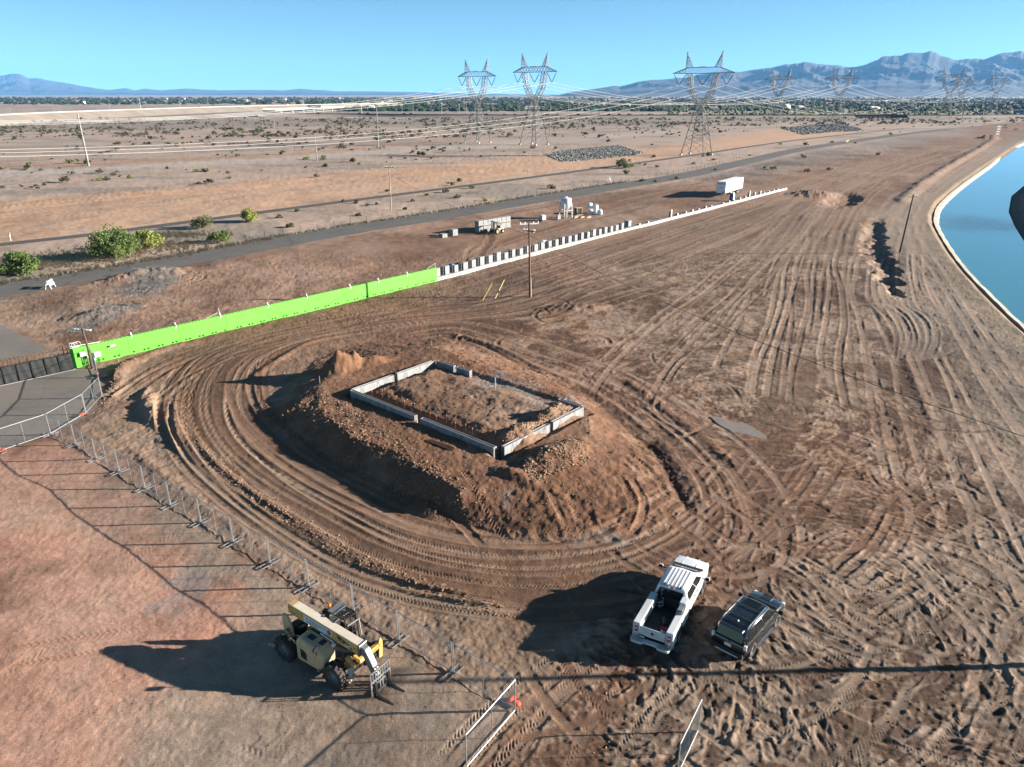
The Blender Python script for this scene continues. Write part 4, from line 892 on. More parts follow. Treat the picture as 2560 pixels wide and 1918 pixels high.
# rough terrain forklift
a1, b1 = G(1252, 582), G(1233, 586); fa = math.atan2(b1[1] - a1[1], b1[0] - a1[0]); fc = ((a1[0] + b1[0]) / 2, (a1[1] + b1[1]) / 2)
fk = thing('forklift', 'cream rough terrain forklift parked against the block cubes', 'forklift', (fc[0], fc[1] + .4, 0), fa)
mb = MB(); mb.b2(-.95, .9, -.5, .5, .5, .95); mb.loft([[(-1.5, -.55, .45), (-.5, -.6, .45), (-.5, .6, .45), (-1.5, .55, .45)], [(-1.5, -.5, 1.3), (-.5, -.55, 1.3), (-.5, .55, 1.3), (-1.5, .5, 1.3)], [(-1.3, -.4, 1.42), (-.6, -.45, 1.42), (-.6, .45, 1.42), (-1.3, .4, 1.42)]]); mb.build('body', 'forklift_cream', fk, bevel=.04)
mb = MB(); mb.b2(-.3, .15, -.25, .25, .95, 1.1); mb.b2(-.38, -.28, -.25, .25, 1.05, 1.55); mb.build('seat', 'black_plastic', fk)
mb = MB()
for x in (-.45, .7):
    for y in (-.5, .5): mb.bar((x, y, .9), (x * .95, y * .9, 2.15), .07)
for k in range(5): mb.bar((-.43, -.45 + k * .22, 2.17), (.67, -.45 + k * .22, 2.17), .05)
mb.bar((-.43, -.47, 2.15), (-.43, .47, 2.15), .06); mb.bar((.67, -.47, 2.15), (.67, .47, 2.15), .06); mb.build('overhead_guard', 'machine_black', fk)
mb = MB()
for y in (-.38, .38): mb.bar((1.25, y, .15), (1.2, y, 2.6), .14, .18); mb.bar((1.4, y * .8, .15), (1.36, y * .8, 2.4), .1, .1)
for z in (.5, 1.5, 2.5): mb.bar((1.22, -.4, z), (1.22, .4, z), .1)
mb.build('mast', 'steel_dark', fk)
mb = MB(); mb.b2(1.46, 1.54, -.6, .6, .25, .9); mb.build('carriage', 'machine_black', fk)
for y in (-.35, .35): mb = MB(); mb.b2(1.54, 1.6, y - .06, y + .06, .08, .7); mb.b2(1.54, 2.7, y - .06, y + .06, .06, .12); mb.build('fork', 'steel_dark', fk)
for x, r in ((.75, .52), (-.95, .42)):
    for y in (-.72, .72): wheel(fk, (x, y, r), r, .34, 'forklift_cream', 14, axis_out=1 if y > 0 else -1)
# silo
sb = G(1414, 545); sl = thing('mortar_silo', 'white mortar silo with conical bottom on four legs', 'silo', (*sb, 0), .5)
mb = MB(); mb.lathe([(.25, 1.35), (1.2, 2.75), (1.22, 2.8), (1.22, 4.15), (1.05, 4.4), (.3, 4.55), (.28, 4.7)], 24); mb.build('hopper', 'silo_white', sl, True)
for x, y in ((-1, -1), (1, -1), (1, 1), (-1, 1)): mb = MB(); mb.bar((x * 1.05, y * 1.05, 0), (x * .95, y * .95, 3.3), .14); mb.b2(x * 1.05 - .15, x * 1.05 + .15, y * 1.05 - .15, y * 1.05 + .15, 0, .06); mb.build('leg', 'silo_white', sl)
mb = MB()
for z in (1.7, 2.75):
    for k in range(4): P4 = [(-1, -1), (1, -1), (1, 1), (-1, 1)]; p, q = P4[k], P4[(k + 1) % 4]; mb.bar((p[0], p[1], z), (q[0], q[1], z), .1)
mb.build('frame', 'silo_white', sl)
mb = MB()
for y in (-1.3, -.95): mb.bar((-.5, y - .1, .1), (-.5, y - .1, 4.4), .04)
for k in range(12): mb.bar((-.5, -1.4, .3 + k * .34), (-.5, -1.05, .3 + k * .34), .03)
mb.build('ladder', 'galvanised', sl)
mb = MB(); mb.b2(-.35, .35, -.3, .3, .15, .9); mb.cyl((-.1, 0, .9), (0, 0, 1.35), .2); mb.build('mixer', 'machine_grey', sl)
q = G(1396, 549); t = thing('control_cabinet', 'small grey cabinet standing at the silo foot', 'cabinet', (*q, 0), .5); mb = MB(); mb.b2(-.4, .4, -.35, .35, .1, 1.0); mb.build('case', 'box_grey', t, bevel=.02)
for y in (-.25, .25): mb = MB(); mb.b2(-.4, .4, y - .05, y + .05, 0, .1); mb.build('skid', 'pallet_wood', t)
q = G(1357, 552); t = thing('water_tote', 'white caged water tote left of the silo', 'tote', (*q, 0), .6); mb = MB(); mb.b2(-.5, .5, -.5, .5, .18, 1.25); mb.build('tank', 'white_plastic', t, bevel=.05)
mb = MB()
for z in (.3, .55, .8, 1.05, 1.22): mb.tube([(-.55, -.55, z), (.55, -.55, z), (.55, .55, z), (-.55, .55, z)], .02, 4, closed=True)
for k in range(5):
    for s_ in (-.55, .55): mb.bar((-.5 + k * .25, s_, .15), (-.5 + k * .25, s_, 1.25), .025); mb.bar((s_, -.5 + k * .25, .15), (s_, -.5 + k * .25, 1.25), .025)
mb.build('cage', 'galvanised', t); mb = MB(); mb.b2(-.55, .55, -.5, .5, 0, .16); mb.build('pallet_base', 'steel_dark', t)
q = G(1350, 556); t = thing('rubber_tyre', 'black tyre leaning against the white tote', 'tyre', (q[0], q[1], .4), .3); mb = MB(); mb.lathe([(.22, -.12), (.4, -.14), (.42, 0), (.4, .14), (.22, .12)], 20, axis='y', cap=False); mb.build('carcass', 'rubber', t, True); mb = MB(); mb.lathe([(.23, -.1), (.2, 0), (.23, .1)], 20, axis='y', cap=False); mb.build('rim', 'steel_dark', t)
q = G(1445, 534); t = thing('open_crate', 'dark open crate with a pale top beside the silo', 'crate', (*q, 0), .5)
for x, y in ((-.7, -.6), (.7, -.6), (.7, .6), (-.7, .6)): mb = MB(); mb.bar((x, y, 0), (x, y, 1.3), .09); mb.build('post', 'stake_wood', t)
mb = MB(); mb.b2(-.62, .62, -.5, .55, .1, 1.2); mb.build('load', 'steel_dark', t); mb = MB(); mb.b2(-.8, .8, -.7, .7, 1.3, 1.37); mb.build('top_board', 'stake_wood', t)
for k in range(5): q = G(1440 + k * 8, 545 - (k % 2) * 5); t = tag(MB().box((0, 0, .12), (1.9, .24, .1), rz=.2).box((.2, .22, .22), (1.7, .22, .08), rz=.35).build('timber_plank', 'stake_wood', None), 'loose pale plank lying in front of the crate, %s from the silo' % ordinal(k + 1), 'plank', 'planks lying by the silo'); t.location = (*q, 0); t.rotation_euler = (0, 0, rng.uniform(-.5, .9))
for k, (px, py, w, h, z, lab) in enumerate(((1476, 536, 1.15, 1.2, 0, 'white bulk bag on the ground at the left of the bag heap'), (1474, 532, 1.1, 1.1, 1.15, 'white bulk bag stacked on the left bag of the heap'), (1489, 533, 1.1, 1.8, .1, 'tall white bulk bag standing at the back of the bag heap'), (1499, 537, 1.1, 1.15, 0, 'slumped white bulk bag at the right end of the bag heap'))):
    q = G(px, py); t = thing('bulk_bag', lab, 'bag', (q[0], q[1], z), .4 * k, 'white bulk bags heaped past the silo'); bag(t, w, h)

# ---------------------------------------------------------------- semi trailer
ta = math.atan2(214.6 - 202.32, 65.5 - 57.28); tr = thing('semi_trailer', 'white box semi trailer parked alone on landing legs', 'trailer', (57.28, 202.32, 0), ta)
TL = 14.8
mb = MB(); mb.b2(0, TL, .02, 2.5, 1.15, 4.05); mb.build('box_body', 'trailer_white', tr, bevel=.04)
mb = MB(); mb.b2(-.02, TL + .02, 0, 2.52, 4.05, 4.12); mb.build('roof', 'trailer_white', tr)
mb = MB(); mb.b2(-.03, 0, 0, .08, 1.1, 4.1); mb.b2(-.03, 0, 2.44, 2.52, 1.1, 4.1); mb.b2(-.035, -.002, 0, 2.52, 3.98, 4.1); mb.build('nose_trim', 'galvanised', tr)
mb = MB(); mb.b2(.3, TL - .2, .35, .5, .95, 1.15); mb.b2(.3, TL - .2, 2.0, 2.15, .95, 1.15); mb.b2(9.6, 12.6, .3, 2.2, .7, .95); mb.build('chassis', 'steel_dark', tr)
mb = MB(); mb.b2(.8, TL - .3, -.012, .018, 2.42, 2.48); mb.build('stripe', 'grey_print', tr)
text('lettering', 'WAL-MART', 1.35, 'grey_print', tr, (4.0, -.004, 3.1), (math.pi / 2, 0, 0), 1.0)
text('lettering', 'SAVE', 1.25, 'grey_print', tr, (10.6, -.004, 3.15), (math.pi / 2, 0, 0), 1.0)
text('lettering', 'WAL-MART', .42, 'navy_paint', tr, (-.008, 1.25, 3.55), (math.pi / 2, 0, -math.pi / 2), 1.0, .012)
mb = MB(); mb.b2(-.03, -.003, 1.0, 1.55, 2.6, 2.72); mb.build('number_plate', 'navy_paint', tr)
mb = MB(); mb.b2(-.06, -.003, .35, .85, 1.35, 1.5); mb.build('connector_box', 'black_plastic', tr)
for y in (.55, 1.95): mb = MB(); mb.bar((3.6, y, .05), (3.6, y, 1.1), .14); mb.b2(3.45, 3.75, y - .13, y + .13, 0, .06); mb.build('landing_leg', 'steel_dark', tr)
for x in (10.3, 11.6):
    for y in (.25, 2.25): wheel(tr, (x, y, .52), .52, .5, 'car_white', axis_out=-1 if y < 1 else 1)
mb = MB(); mb.b2(13.6, 13.68, .3, 2.2, .45, .6); mb.bar((13.64, .6, .5), (13.64, .6, 1.15), .07); mb.bar((13.64, 1.9, .5), (13.64, 1.9, 1.15), .07); mb.build('rear_guard', 'galvanised', tr)
mb = MB(); mb.cyl((5.4, .5, .8), (6.6, .5, .8), .2, 12); mb.build('air_tank', 'galvanised', tr)

# A-frame barricade by the road
q = G(127, 721); t = thing('barricade', 'white folding barricade at the edge of the asphalt road', 'barricade', (*q, 0), 1.75)
for x in (-.75, .75):
    mb = MB(); mb.bar((x, -.42, 0), (x, 0, 1.25), .1, .05); mb.bar((x, .42, 0), (x, 0, 1.25), .1, .05); mb.build('leg', 'white_plastic', t)
for s_ in (-1, 1):
    for z in (1.02, .62): mb = MB(); d = .42 * (1 - z / 1.25) + .03; mb.box((0, s_ * d, z), (1.7, .04, .26), rx=s_ * .33); mb.build('board', 'white_plastic', t)

# ---------------------------------------------------------------- black screened gate and picket fence
ga = math.atan2(G(187, 924)[1] - G(15, 962)[1], G(187, 924)[0] - G(15, 962)[0]); g1 = G(187, 924); gl = math.dist(G(187, 924), G(15, 962)); n = 5; L = gl / n
sf = thing('screen_fence', 'black windscreen fence joining the left end of the green wall', 'fence', (g1[0], g1[1], 0), ga)
for k in range(n + 4):
    x1, x0 = -L * k - .05, -L * (k + 1)
    mb = MB(); mb.bar((x0, 0, -.2), (x0, 0, 1.85), .1); mb.build('post', 'black_iron', sf)
    mb = MB()
    mb.add([(x0 + (x1 - x0) * i / 8, .03 + .03 * math.sin(i * 1.3 + k + j), .06 + 1.7 * j / 4) for j in range(5) for i in range(9)], [(j * 9 + i, j * 9 + i + 1, j * 9 + i + 10, j * 9 + i + 9) for j in range(4) for i in range(8)])
    mb.build('screen_panel', 'black_screen', sf, 2)
    for z_, w_ in ((1.76, .06), (.95, .04), (.08, .05)): mb = MB(); mb.bar((x0, -.03, z_), (x1, -.03, z_), w_); mb.build('rail', 'black_iron', sf)
mb = MB(); mb.b2(-L * 9, .1, -.14, .16, -.25, .06); mb.build('kerb', 'concrete', sf)
pf = thing('picket_fence', 'brown metal picket fence standing behind the black windscreen', 'fence', (g1[0] - .9 * math.sin(ga), g1[1] + .9 * math.cos(ga), 0), ga)
mb = MB(); mb.b2(-.035, .035, -.02, .02, 0, 2.38); pk = None
for k in range(62):
    x = -.1 - k * .34
    if pk is None: pk = mb.build('picket', 'picket_brown', pf); pk.location = (x, 0, 0)
    else: o = pk.copy(); C.objects.link(o); o.parent = pf; o.location = (x, 0, rng.uniform(-.02, .02))
mb = MB(); mb.bar((0, .05, 2.0), (-21.3, .05, 2.0), .05); mb.bar((0, .05, .3), (-21.3, .05, .3), .05); mb.build('rail', 'picket_brown', pf)

# ---------------------------------------------------------------- temporary chain link fence
def chain(mb, A_, B_, z0, z1, p=.11, r=.0023):
    A_, B_ = Vector(A_), Vector(B_); L = math.hypot(B_.x - A_.x, B_.y - A_.y); h = z1 - z0
    def P(u, w): q = A_.lerp(B_, u / L); return Vector((q.x, q.y, q.z + z0 + w))
    n = int((L + h) / p)
    for k in range(n):
        c = (k + .5) * p
        u0, w0 = max(0, c - h), min(h, c); u1, w1 = min(c, L), max(0, c - L)
        if abs(u1 - u0) < .02: continue
        mb.tube([P(u0, w0), P(u1, w1)], r, 3, False); mb.tube([P(L - u0, w0), P(L - u1, w1)], r, 3, False)
def fence_panel(a, b, label, stand=True, h=1.83, bag_at=None, grp='temporary chain link fence panels', stand2=False, mat='galvanised'):
    za, zb = zat(*a), zat(*b)
    t = thing('fence_panel', label, 'fence panel', (a[0], a[1], za), 0, grp)
    A_ = Vector((0, 0, 0)); B_ = Vector((b[0] - a[0], b[1] - a[1], zb - za)); d = Vector((B_.x, B_.y, 0)).normalized(); nrm = Vector((-d.y, d.x, 0)); u = Vector((0, 0, 1))
    A_ = A_ + d * .05; B_ = B_ - d * .05
    for e in (A_, B_): mb = MB(); mb.tube([e + u * .06, e + u * h], .031, 6); mb.build('post', mat, t)
    for z, nm in ((h, 'top_rail'), (.1, 'bottom_rail')): mb = MB(); mb.tube([A_ + u * z, B_ + u * z], .026, 6); mb.build(nm, mat, t)
    m_ = (A_ + B_) / 2; mb = MB(); mb.tube([m_ + u * .1, m_ + u * h], .016, 5); mb.build('mid_post', mat, t)
    mb = MB(); chain(mb, A_, B_, .1, h); mb.build('chain_mesh', 'chain_wire', t, recalc=False)
    for e, on in ((A_ - d * .05, stand), (B_ + d * .05, stand2)):
        if not on: continue
        mb = MB(); z = u * .05
        for q in (-.16, .16): mb.bar(e + nrm * .62 + d * q + z, e - nrm * .62 + d * q + z, .04, .04)
        for q in (-.62, .62, -.1, .1): mb.bar(e + nrm * q - d * .16 + z, e + nrm * q + d * .16 + z, .035, .035)
        mb.bar(e + nrm * .05 + z, e + nrm * .05 + u * .5, .04); mb.build('foot', mat, t)
    if za + zb: pass
    return t
MAIN = [(126, 1088), (189, 1113), (241, 1150), (299, 1185), (362, 1222), (426, 1265), (502, 1309), (583, 1358), (675, 1411), (772, 1469), (884, 1533), (997, 1605), (1133, 1688), (1289, 1779)]
mp = GP(MAIN)
for k in range(len(mp) - 1):
    n_ = len(mp) - 1 - k
    fence_panel(mp[k], mp[k + 1], 'chain link fence panel of the long run by the telehandler, %s from the open gate' % ordinal(n_), True)
fence_panel(G(1289, 1779), G(1165, 1926), 'chain link gate leaf folded back in front of the fence corner', False, grp='gate leaves of the temporary fence')
fence_panel(G(1745, 1832), G(1690, 1950), 'chain link gate leaf standing alone at the bottom edge right of the gate opening', False, grp='gate leaves of the temporary fence')
LEFT = [(-150, 1172), (0, 1130), (126, 1088), (216, 1037), (257, 996), (246, 945), (234, 914)]
lp = GP(LEFT)
names = ['chain link fence panel cut by the left picture edge beside the paved pad', 'chain link fence panel along the paved pad, second from the picture edge', 'chain link fence panel bordering the paved pad right of the fence junction', 'chain link fence panel turning the corner of the paved pad', 'chain link fence panel running back to the green wall, nearer one', 'chain link fence panel touching the green wall at the lamp post']
for k in range(len(lp) - 1): fence_panel(lp[k], lp[k + 1], names[k], True)
def sandbag(loc, label, rz):
    t = thing('sandbag', label, 'sandbag', loc, rz, 'orange sandbags on the fence feet'); t.scale = (.78, .78, .78)
    mb = MB(); secs = []
    for x, k in ((-.3, .25), (-.26, .7), (-.12, 1), (.06, .96), (.2, .8), (.27, .35)): secs.append([(x, .2 * k * math.cos(a) + .03 * math.sin(9 * x), .1 + .12 * k * math.sin(a) * (1 if math.sin(a) > 0 else .75)) for a in [6.2832 * i / 12 for i in range(12)]])
    mb.loft(secs); mb.build('sack', 'orange_bag', t, 2)
    mb = MB(); mb.loft([[(.26, .05 * math.cos(a), .1 + .05 * math.sin(a)) for a in [6.2832 * i / 8 for i in range(8)]], [(.42, .12 * math.cos(a), .1 + .06 * math.sin(a)) for a in [6.2832 * i / 8 for i in range(8)]]]); mb.build('tied_neck', 'orange_bag', t)
for px, py, lab, rz in ((1290, 1766, 'orange sandbag beside the gate corner post of the fence', 2.4), (1279, 1757, 'orange sandbag half behind the one at the gate corner post', .6), (244, 941, 'orange sandbag on the fence foot close to the green wall', .4), (205, 1043, 'orange sandbag on the fence foot at the bend beside the paved pad', .3), (4, 1129, 'orange sandbag at the left picture edge on the fence foot', .2)):
    q = G(px, py); sandbag((q[0], q[1], zat(*q) + .06), lab, rz)

# ---------------------------------------------------------------- concrete foundation
def seg_pts(a, b): return Vector((a[0], a[1], 0)), Vector((b[0], b[1], 0))
fd = thing('foundation', 'rectangular concrete stem wall foundation still in its form panels on the pad', 'foundation', (FA[0], FA[1], 0))
form_me = None; ZT, ZB = 1.85, .3; TW = .3
def fwall(a, b, s0, s1):
    A_, B_ = seg_pts(a, b); d = (B_ - A_).normalized(); an = math.atan2(d.y, d.x); o_ = A_ + d * s0 - Vector((FA[0], FA[1], 0)); L = s1 - s0
    e = bpy.data.objects.new('wall_section', None); C.objects.link(e); e.parent = fd; e.location = o_; e.rotation_euler = (0, 0, an)
    mb = MB(); mb.b2(.0, L, -TW / 2 + .05, TW / 2 - .05, ZB, ZT - .05); mb.build('concrete_core', 'concrete', e)
    n = max(1, round(L / 1.22)); w = L / n
    for k in range(n):
        for s_ in (-1, 1): mb = MB(); y = s_ * (TW / 2 - .02); mb.b2(k * w + .012, (k + 1) * w - .012, y - .03, y + .03, ZB, ZT + .0); mb.b2(k * w + .012, (k + 1) * w - .012, y - .03, y + .045 * s_ + .0, ZT - .09, ZT + .002) if False else None; mb.build('form_panel', 'concrete_form', e)
    for x in (.04, L - .04): mb = MB(); mb.b2(x - .04, x + .04, -TW / 2 - .02, TW / 2 + .02, ZB, ZT + .015); mb.build('end_stop', 'concrete_form', e)
    mb = MB(); kx = .9
    while kx < L - .4: mb.bar((kx, -TW / 2 - .04, ZT - .02), (kx + .12, -TW / 2 - .35, ZB + .35), .02); mb.bar((kx, TW / 2 + .04, ZT - .02), (kx - .12, TW / 2 + .35, ZB + .35), .02); kx += 1.9
    mb.build('brace_rod', 'rebar', e)
LAD, LAB, LDC, LBC = math.dist(FA, FD), math.dist(FA, FB), math.dist(FD, FC), math.dist(FB, FC)
fwall(FA, FD, .1, LAD * .485); fwall(FA, FD, LAD * .525, LAD - .35)
fwall(FA, FB, .1, LAB * .47); fwall(FA, FB, LAB * .51, LAB - .2)
fwall(FD, FC, .45, LDC * .56); fwall(FD, FC, LDC * .6, LDC - .05)
fwall(FB, FC, .35, LBC * .15); fwall(FB, FC, LBC * .17, LBC * .27); fwall(FB, FC, LBC * .86, LBC - .1)
# rebar stakes with orange caps
def stake(label, loc, h, tilt):
    t = thing('rebar_stake', label, 'rebar stake', loc, 0, 'rebar stakes with orange caps'); t.rotation_euler = (tilt[0], tilt[1], 0)
    mb = MB(); mb.tube([(0, 0, -.2), (0, 0, h)], .018, 5); mb.build('rod', 'rebar', t); mb = MB(); mb.lathe([(.03, h - .1), (.03, h), (.055, h + .01), (.055, h + .04), (.02, h + .05)], 8); mb.build('cap', 'orange_cap', t)
dAD = (Vector((*FD, 0)) - Vector((*FA, 0))).normalized(); nAD = Vector((-dAD.y, dAD.x, 0))
for k in range(15):
    p = Vector((*FA, 0)) + dAD * (1.6 + k * 1.02 + rng.uniform(-.2, .2)) + nAD * rng.uniform(1.0, 1.35); stake('orange capped rebar stake in the trench inside the long shaded foundation wall', (p.x, p.y, zat(p.x, p.y)), rng.uniform(.8, 1.05), (rng.uniform(-.08, .08), rng.uniform(-.08, .08)))
dBC = (Vector((*FC, 0)) - Vector((*FB, 0))).normalized(); nBC = Vector((-dBC.y, dBC.x, 0))
for k in range(9):
    p = Vector((*FB, 0)) + dBC * (3.2 + k * 1.25) + nBC * rng.uniform(.4, .6); stake('orange capped rebar stake in the ditch along the buried back foundation wall', (p.x, p.y, zat(p.x, p.y)), rng.uniform(.55, .8), (rng.uniform(-.1, .1), rng.uniform(-.1, .1)))
for px, py, lab in ((801, 968, 'pink topped survey stake by the dirt heap shadow'), (716, 925, 'tall pink topped survey stake left of the dirt heap'), (1079, 862, 'pink topped survey stake behind the back corner of the foundation'), (1282, 912, 'white survey stake beyond the back foundation ditch')):
    q = G(px, py, 1.0); t = thing('survey_stake', lab, 'stake', sat(q), .3); mb = MB(); mb.b2(-.03, .03, -.015, .015, -.2, .7); mb.build('shaft', 'stake_wood', t); mb = MB(); mb.b2(-.034, .034, -.02, .02, .5, .72); mb.build('painted_tip', 'orange_cap', t)
q = G(1405, 992, 1.9); t = thing('form_offcut', 'short grey form panel lying on the dirt near the back foundation corner', 'form panel', (q[0], q[1], zat(*q)), .9); mb = MB(); mb.box((0, 0, .16), (1.1, .1, .34), rx=.3); mb.build('sheet', 'concrete_form', t); mb = MB(); mb.box((0, .06, .2), (1.05, .05, .05), rx=.3); mb.build('rib', 'steel_light', t)
t = thing('pipe_riser', 'thin grey conduit riser standing inside the foundation', 'pipe', sat(G(1238, 965, 1.8)), 0); mb = MB(); mb.tube([(0, 0, -.2), (0, 0, 1.0)], .05, 8); mb.build('pipe', 'box_grey', t); mb = MB(); mb.cyl((0, 0, 1.0), (0, 0, 1.06), .07, 8); mb.build('cap', 'box_grey', t)
q = G(1100, 1110, 1.5); t = thing('rebar_bundle', 'bundle of dark rebar lying in front of the long foundation wall', 'rebar', (q[0], q[1], zat(*q) + .03), -.65)
for k in range(7): mb = MB(); mb.tube([(-1.3 + rng.uniform(-.2, .2), (k - 3) * .06, .03), (0, (k - 3) * .07, .05), (1.3 + rng.uniform(-.2, .2), (k - 3) * .09, .03)], .025, 5); mb.build('bar', 'rebar', t)
q = G(1834, 1652); 
t = thing('mud_flap_board', 'dark rubber board lying in the shade between the two vehicles', 'board', (q[0] - 3.1, q[1] + .2, zat(q[0] - 3.1, q[1] + .2) + .03), .35)
mb = MB(); mb.box((0, 0, .04), (.75, .42, .05)); mb.build('sheet', 'rubber', t); mb = MB(); mb.box((0, .2, .075), (.75, .03, .03)); mb.build('edge_strip', 'steel_light', t)
for k in range(2): mb = MB(); mb.box((-.18 + .36 * k, -.02, .075), (.28, .3, .03)); mb.build('pocket', 'black_plastic', t)

# ---------------------------------------------------------------- vehicles (x forward, y left)
def body_loft(secs, name, mat, parent, arches=(), arch_r=.46, arch_w=1.2, bev=.03):
    S = []
    for x, w, zb, zt, cr in secs:
        h = zt - zb
        half = [(w * .80, zb), (w * .97, zb + h * .10), (w, zb + h * .32), (w * .995, zb + h * .62), (w * .96, zt - h * .13), (w * .88, zt - .012), (w * .5, zt + cr * .7)]
        S.append([(x, y, z) for y, z in half] + [(x, 0, zt + cr)] + [(x, -y, z) for y, z in half[::-1]])
    mb = MB(); mb.loft(S); o = mb.build(name, mat, None)
    cut = []
    for ax, az in arches:
        for s_ in (-1, 1):
            c = MB(); c.lathe([(arch_r, -.32), (arch_r, .32)], 28, (ax, s_ * (arch_w), az), 'y'); cut.append(c.build('cutter', None, None))
    if cut: boolean(o, cut)
    me = o.data; me.polygons.foreach_set('use_smooth', [True] * len(me.polygons)); me.set_sharp_from_angle(angle=R(32)); o.parent = parent; return o
def ring(x0, x1, w, z, ch=.12, bow=.0):
    return [(x0, -w + ch, z), (x0 + ch * .7, -w, z), (x1 - ch * 1.3, -w, z), (x1 - bow, -w + ch, z), (x1, 0, z), (x1 - bow, w - ch, z), (x1 - ch * 1.3, w, z), (x0 + ch * .7, w, z), (x0, w - ch, z), (x0 - bow * .08, 0, z)]
def quadpatch(P, u0, u1, v0, v1, off, n=4):
    """thin pane lying on bilinear face P=(bl,br,tr,tl), pushed out by off"""
    bl, br, tr, tl = [Vector(p) for p in P]; nn = (br - bl).cross(tl - bl).normalized()
    def f(u, v): return bl.lerp(br, u).lerp(tl.lerp(tr, u), v) + nn * off
    c = .06
    pts = [(u0 + c * (u1 - u0), v0), (u1 - c * (u1 - u0), v0), (u1, v0 + c), (u1, v1 - c), (u1 - c * (u1 - u0), v1), (u0 + c * (u1 - u0), v1), (u0, v1 - c), (u0, v0 + c)]
    mb = MB(); fr = [f(u, v) for u, v in pts]; k = len(fr); bk = [p - nn * .03 for p in fr]
    mb.add(fr + bk, [tuple(range(k)), tuple(range(2 * k - 1, k - 1, -1))] + [((i + 1) % k, i, k + i, k + (i + 1) % k) for i in range(k)]); return mb
def mirror(parent, x, y, z, s_, mat):
    e = bpy.data.objects.new('wing_mirror', None); C.objects.link(e); e.parent = parent
    mb = MB(); mb.bar((x, y - s_ * .2, z - .05), (x, y, z), .05); mb.build('arm', 'black_plastic', e)
    mb = MB(); mb.box((x + .03, y + s_ * .1, z + .02), (.13, .24, .2), taper=(.8, .9)); mb.build('housing', mat, e, bevel=.03, seg=2)
    mb = MB(); mb.box((x - .04, y + s_ * .1, z + .02), (.012, .2, .17)); mb.build('mirror_glass', 'glass_dark', e)

# --- dark SUV
sq = (12.14, 30.5); sz_ = zat(*sq)
sv = thing('suv', 'dark grey SUV with roof bars parked beside the white service truck', 'car', (sq[0], sq[1], max(sz_, -.02) + .0), R(48))
body_loft([(-2.38, .80, .55, .98, .02), (-2.33, .87, .45, 1.06, .02), (-2.2, .915, .40, 1.12, .02), (-1.6, .93, .36, 1.13, .02), (0, .93, .34, 1.11, .02), (1.2, .93, .34, 1.10, .03), (1.75, .925, .36, 1.07, .05), (2.2, .88, .42, 1.0, .05), (2.4, .78, .46, .92, .04), (2.46, .66, .5, .8, .02)], 'body', 'suv_paint', sv, ((1.42, .40), (-1.42, .40)), .47, 1.02)
mb = MB(); mb.loft([ring(-2.3, 1.45, .87, 1.09, .14, .14), ring(-2.2, .95, .772, 1.42, .13, .10), ring(-2.1, .62, .70, 1.70, .12, .06), ring(-2.0, .5, .62, 1.765, .14, .05), ring(-1.7, .3, .4, 1.785, .14, .03)]); mb.build('cabin', 'suv_paint', sv, 2)
def side(s_): 
    a, b, c, d = (-2.2, s_ * .868, 1.11), (1.18, s_ * .868, 1.11), (.50, s_ * .712, 1.69), (-2.0, s_ * .712, 1.69)
    return (a, b, c, d) if s_ < 0 else (b, a, d, c)
for s_ in (-1, 1):
    for u0, u1 in ((.04, .27), (.31, .59), (.62, .94)):
        P = side(s_); r_ = (u0, u1) if s_ < 0 else (1 - u1, 1 - u0); quadpatch(P, *r_, .12, .9, .012).build('side_window', 'glass_dark', sv)
quadpatch(((1.46, -.72, 1.12), (1.46, .72, 1.12), (.66, .6, 1.70), (.66, -.6, 1.70)), .02, .98, .05, .93, .02).build('windscreen', 'glass_dark', sv)
quadpatch(((-2.33, .72, 1.12), (-2.33, -.72, 1.12), (-2.13, -.6, 1.69), (-2.13, .6, 1.69)), .02, .98, .08, .9, .02).build('rear_window', 'glass_dark', sv)
mb = MB(); mb.box((-2.16, 0, 1.74), (.26, 1.2, .05)); mb.build('spoiler', 'suv_paint', sv, bevel=.02)
mb = MB(); mb.box((.12, 0, 1.786), (.55, .82, .02)); mb.build('sunroof', 'glass_dark', sv, bevel=.008)
for s_ in (-1, 1): mb = MB(); mb.tube([(.3, s_ * .63, 1.76), (.2, s_ * .64, 1.83), (-1.7, s_ * .66, 1.84), (-1.85, s_ * .66, 1.76)], .025, 6); mb.build('roof_rail', 'chrome', sv, True)
for x in (-.4, -1.3): mb = MB(); mb.bar((x, -.66, 1.85), (x, .66, 1.85), .045, .03); mb.build('cross_bar', 'black_plastic', sv)
for y in (-.36, .36): mb = MB(); mb.box((-.95, y, 1.785), (1.3, .02, .008)); mb.build('roof_rib', 'suv_paint', sv)
mb = MB(); mb.lathe([(.05, 1.78), (.05, 1.83), (.02, 1.85)], 10, (-1.62, -.05, 0)); mb.build('antenna', 'white_plastic', sv)
mb = MB(); mb.box((1.95, 0, 1.09), (.5, .62, .05), ry=.1, taper=(.8, .85)); mb.build('hood_scoop', 'suv_paint', sv, bevel=.015); mb = MB(); mb.box((2.2, 0, 1.085), (.03, .5, .03)); mb.build('scoop_mouth', 'black_plastic', sv)
mb = MB(); mb.box((1.5, 0, 1.12), (.14, 1.5, .03)); mb.build('cowl', 'black_plastic', sv)
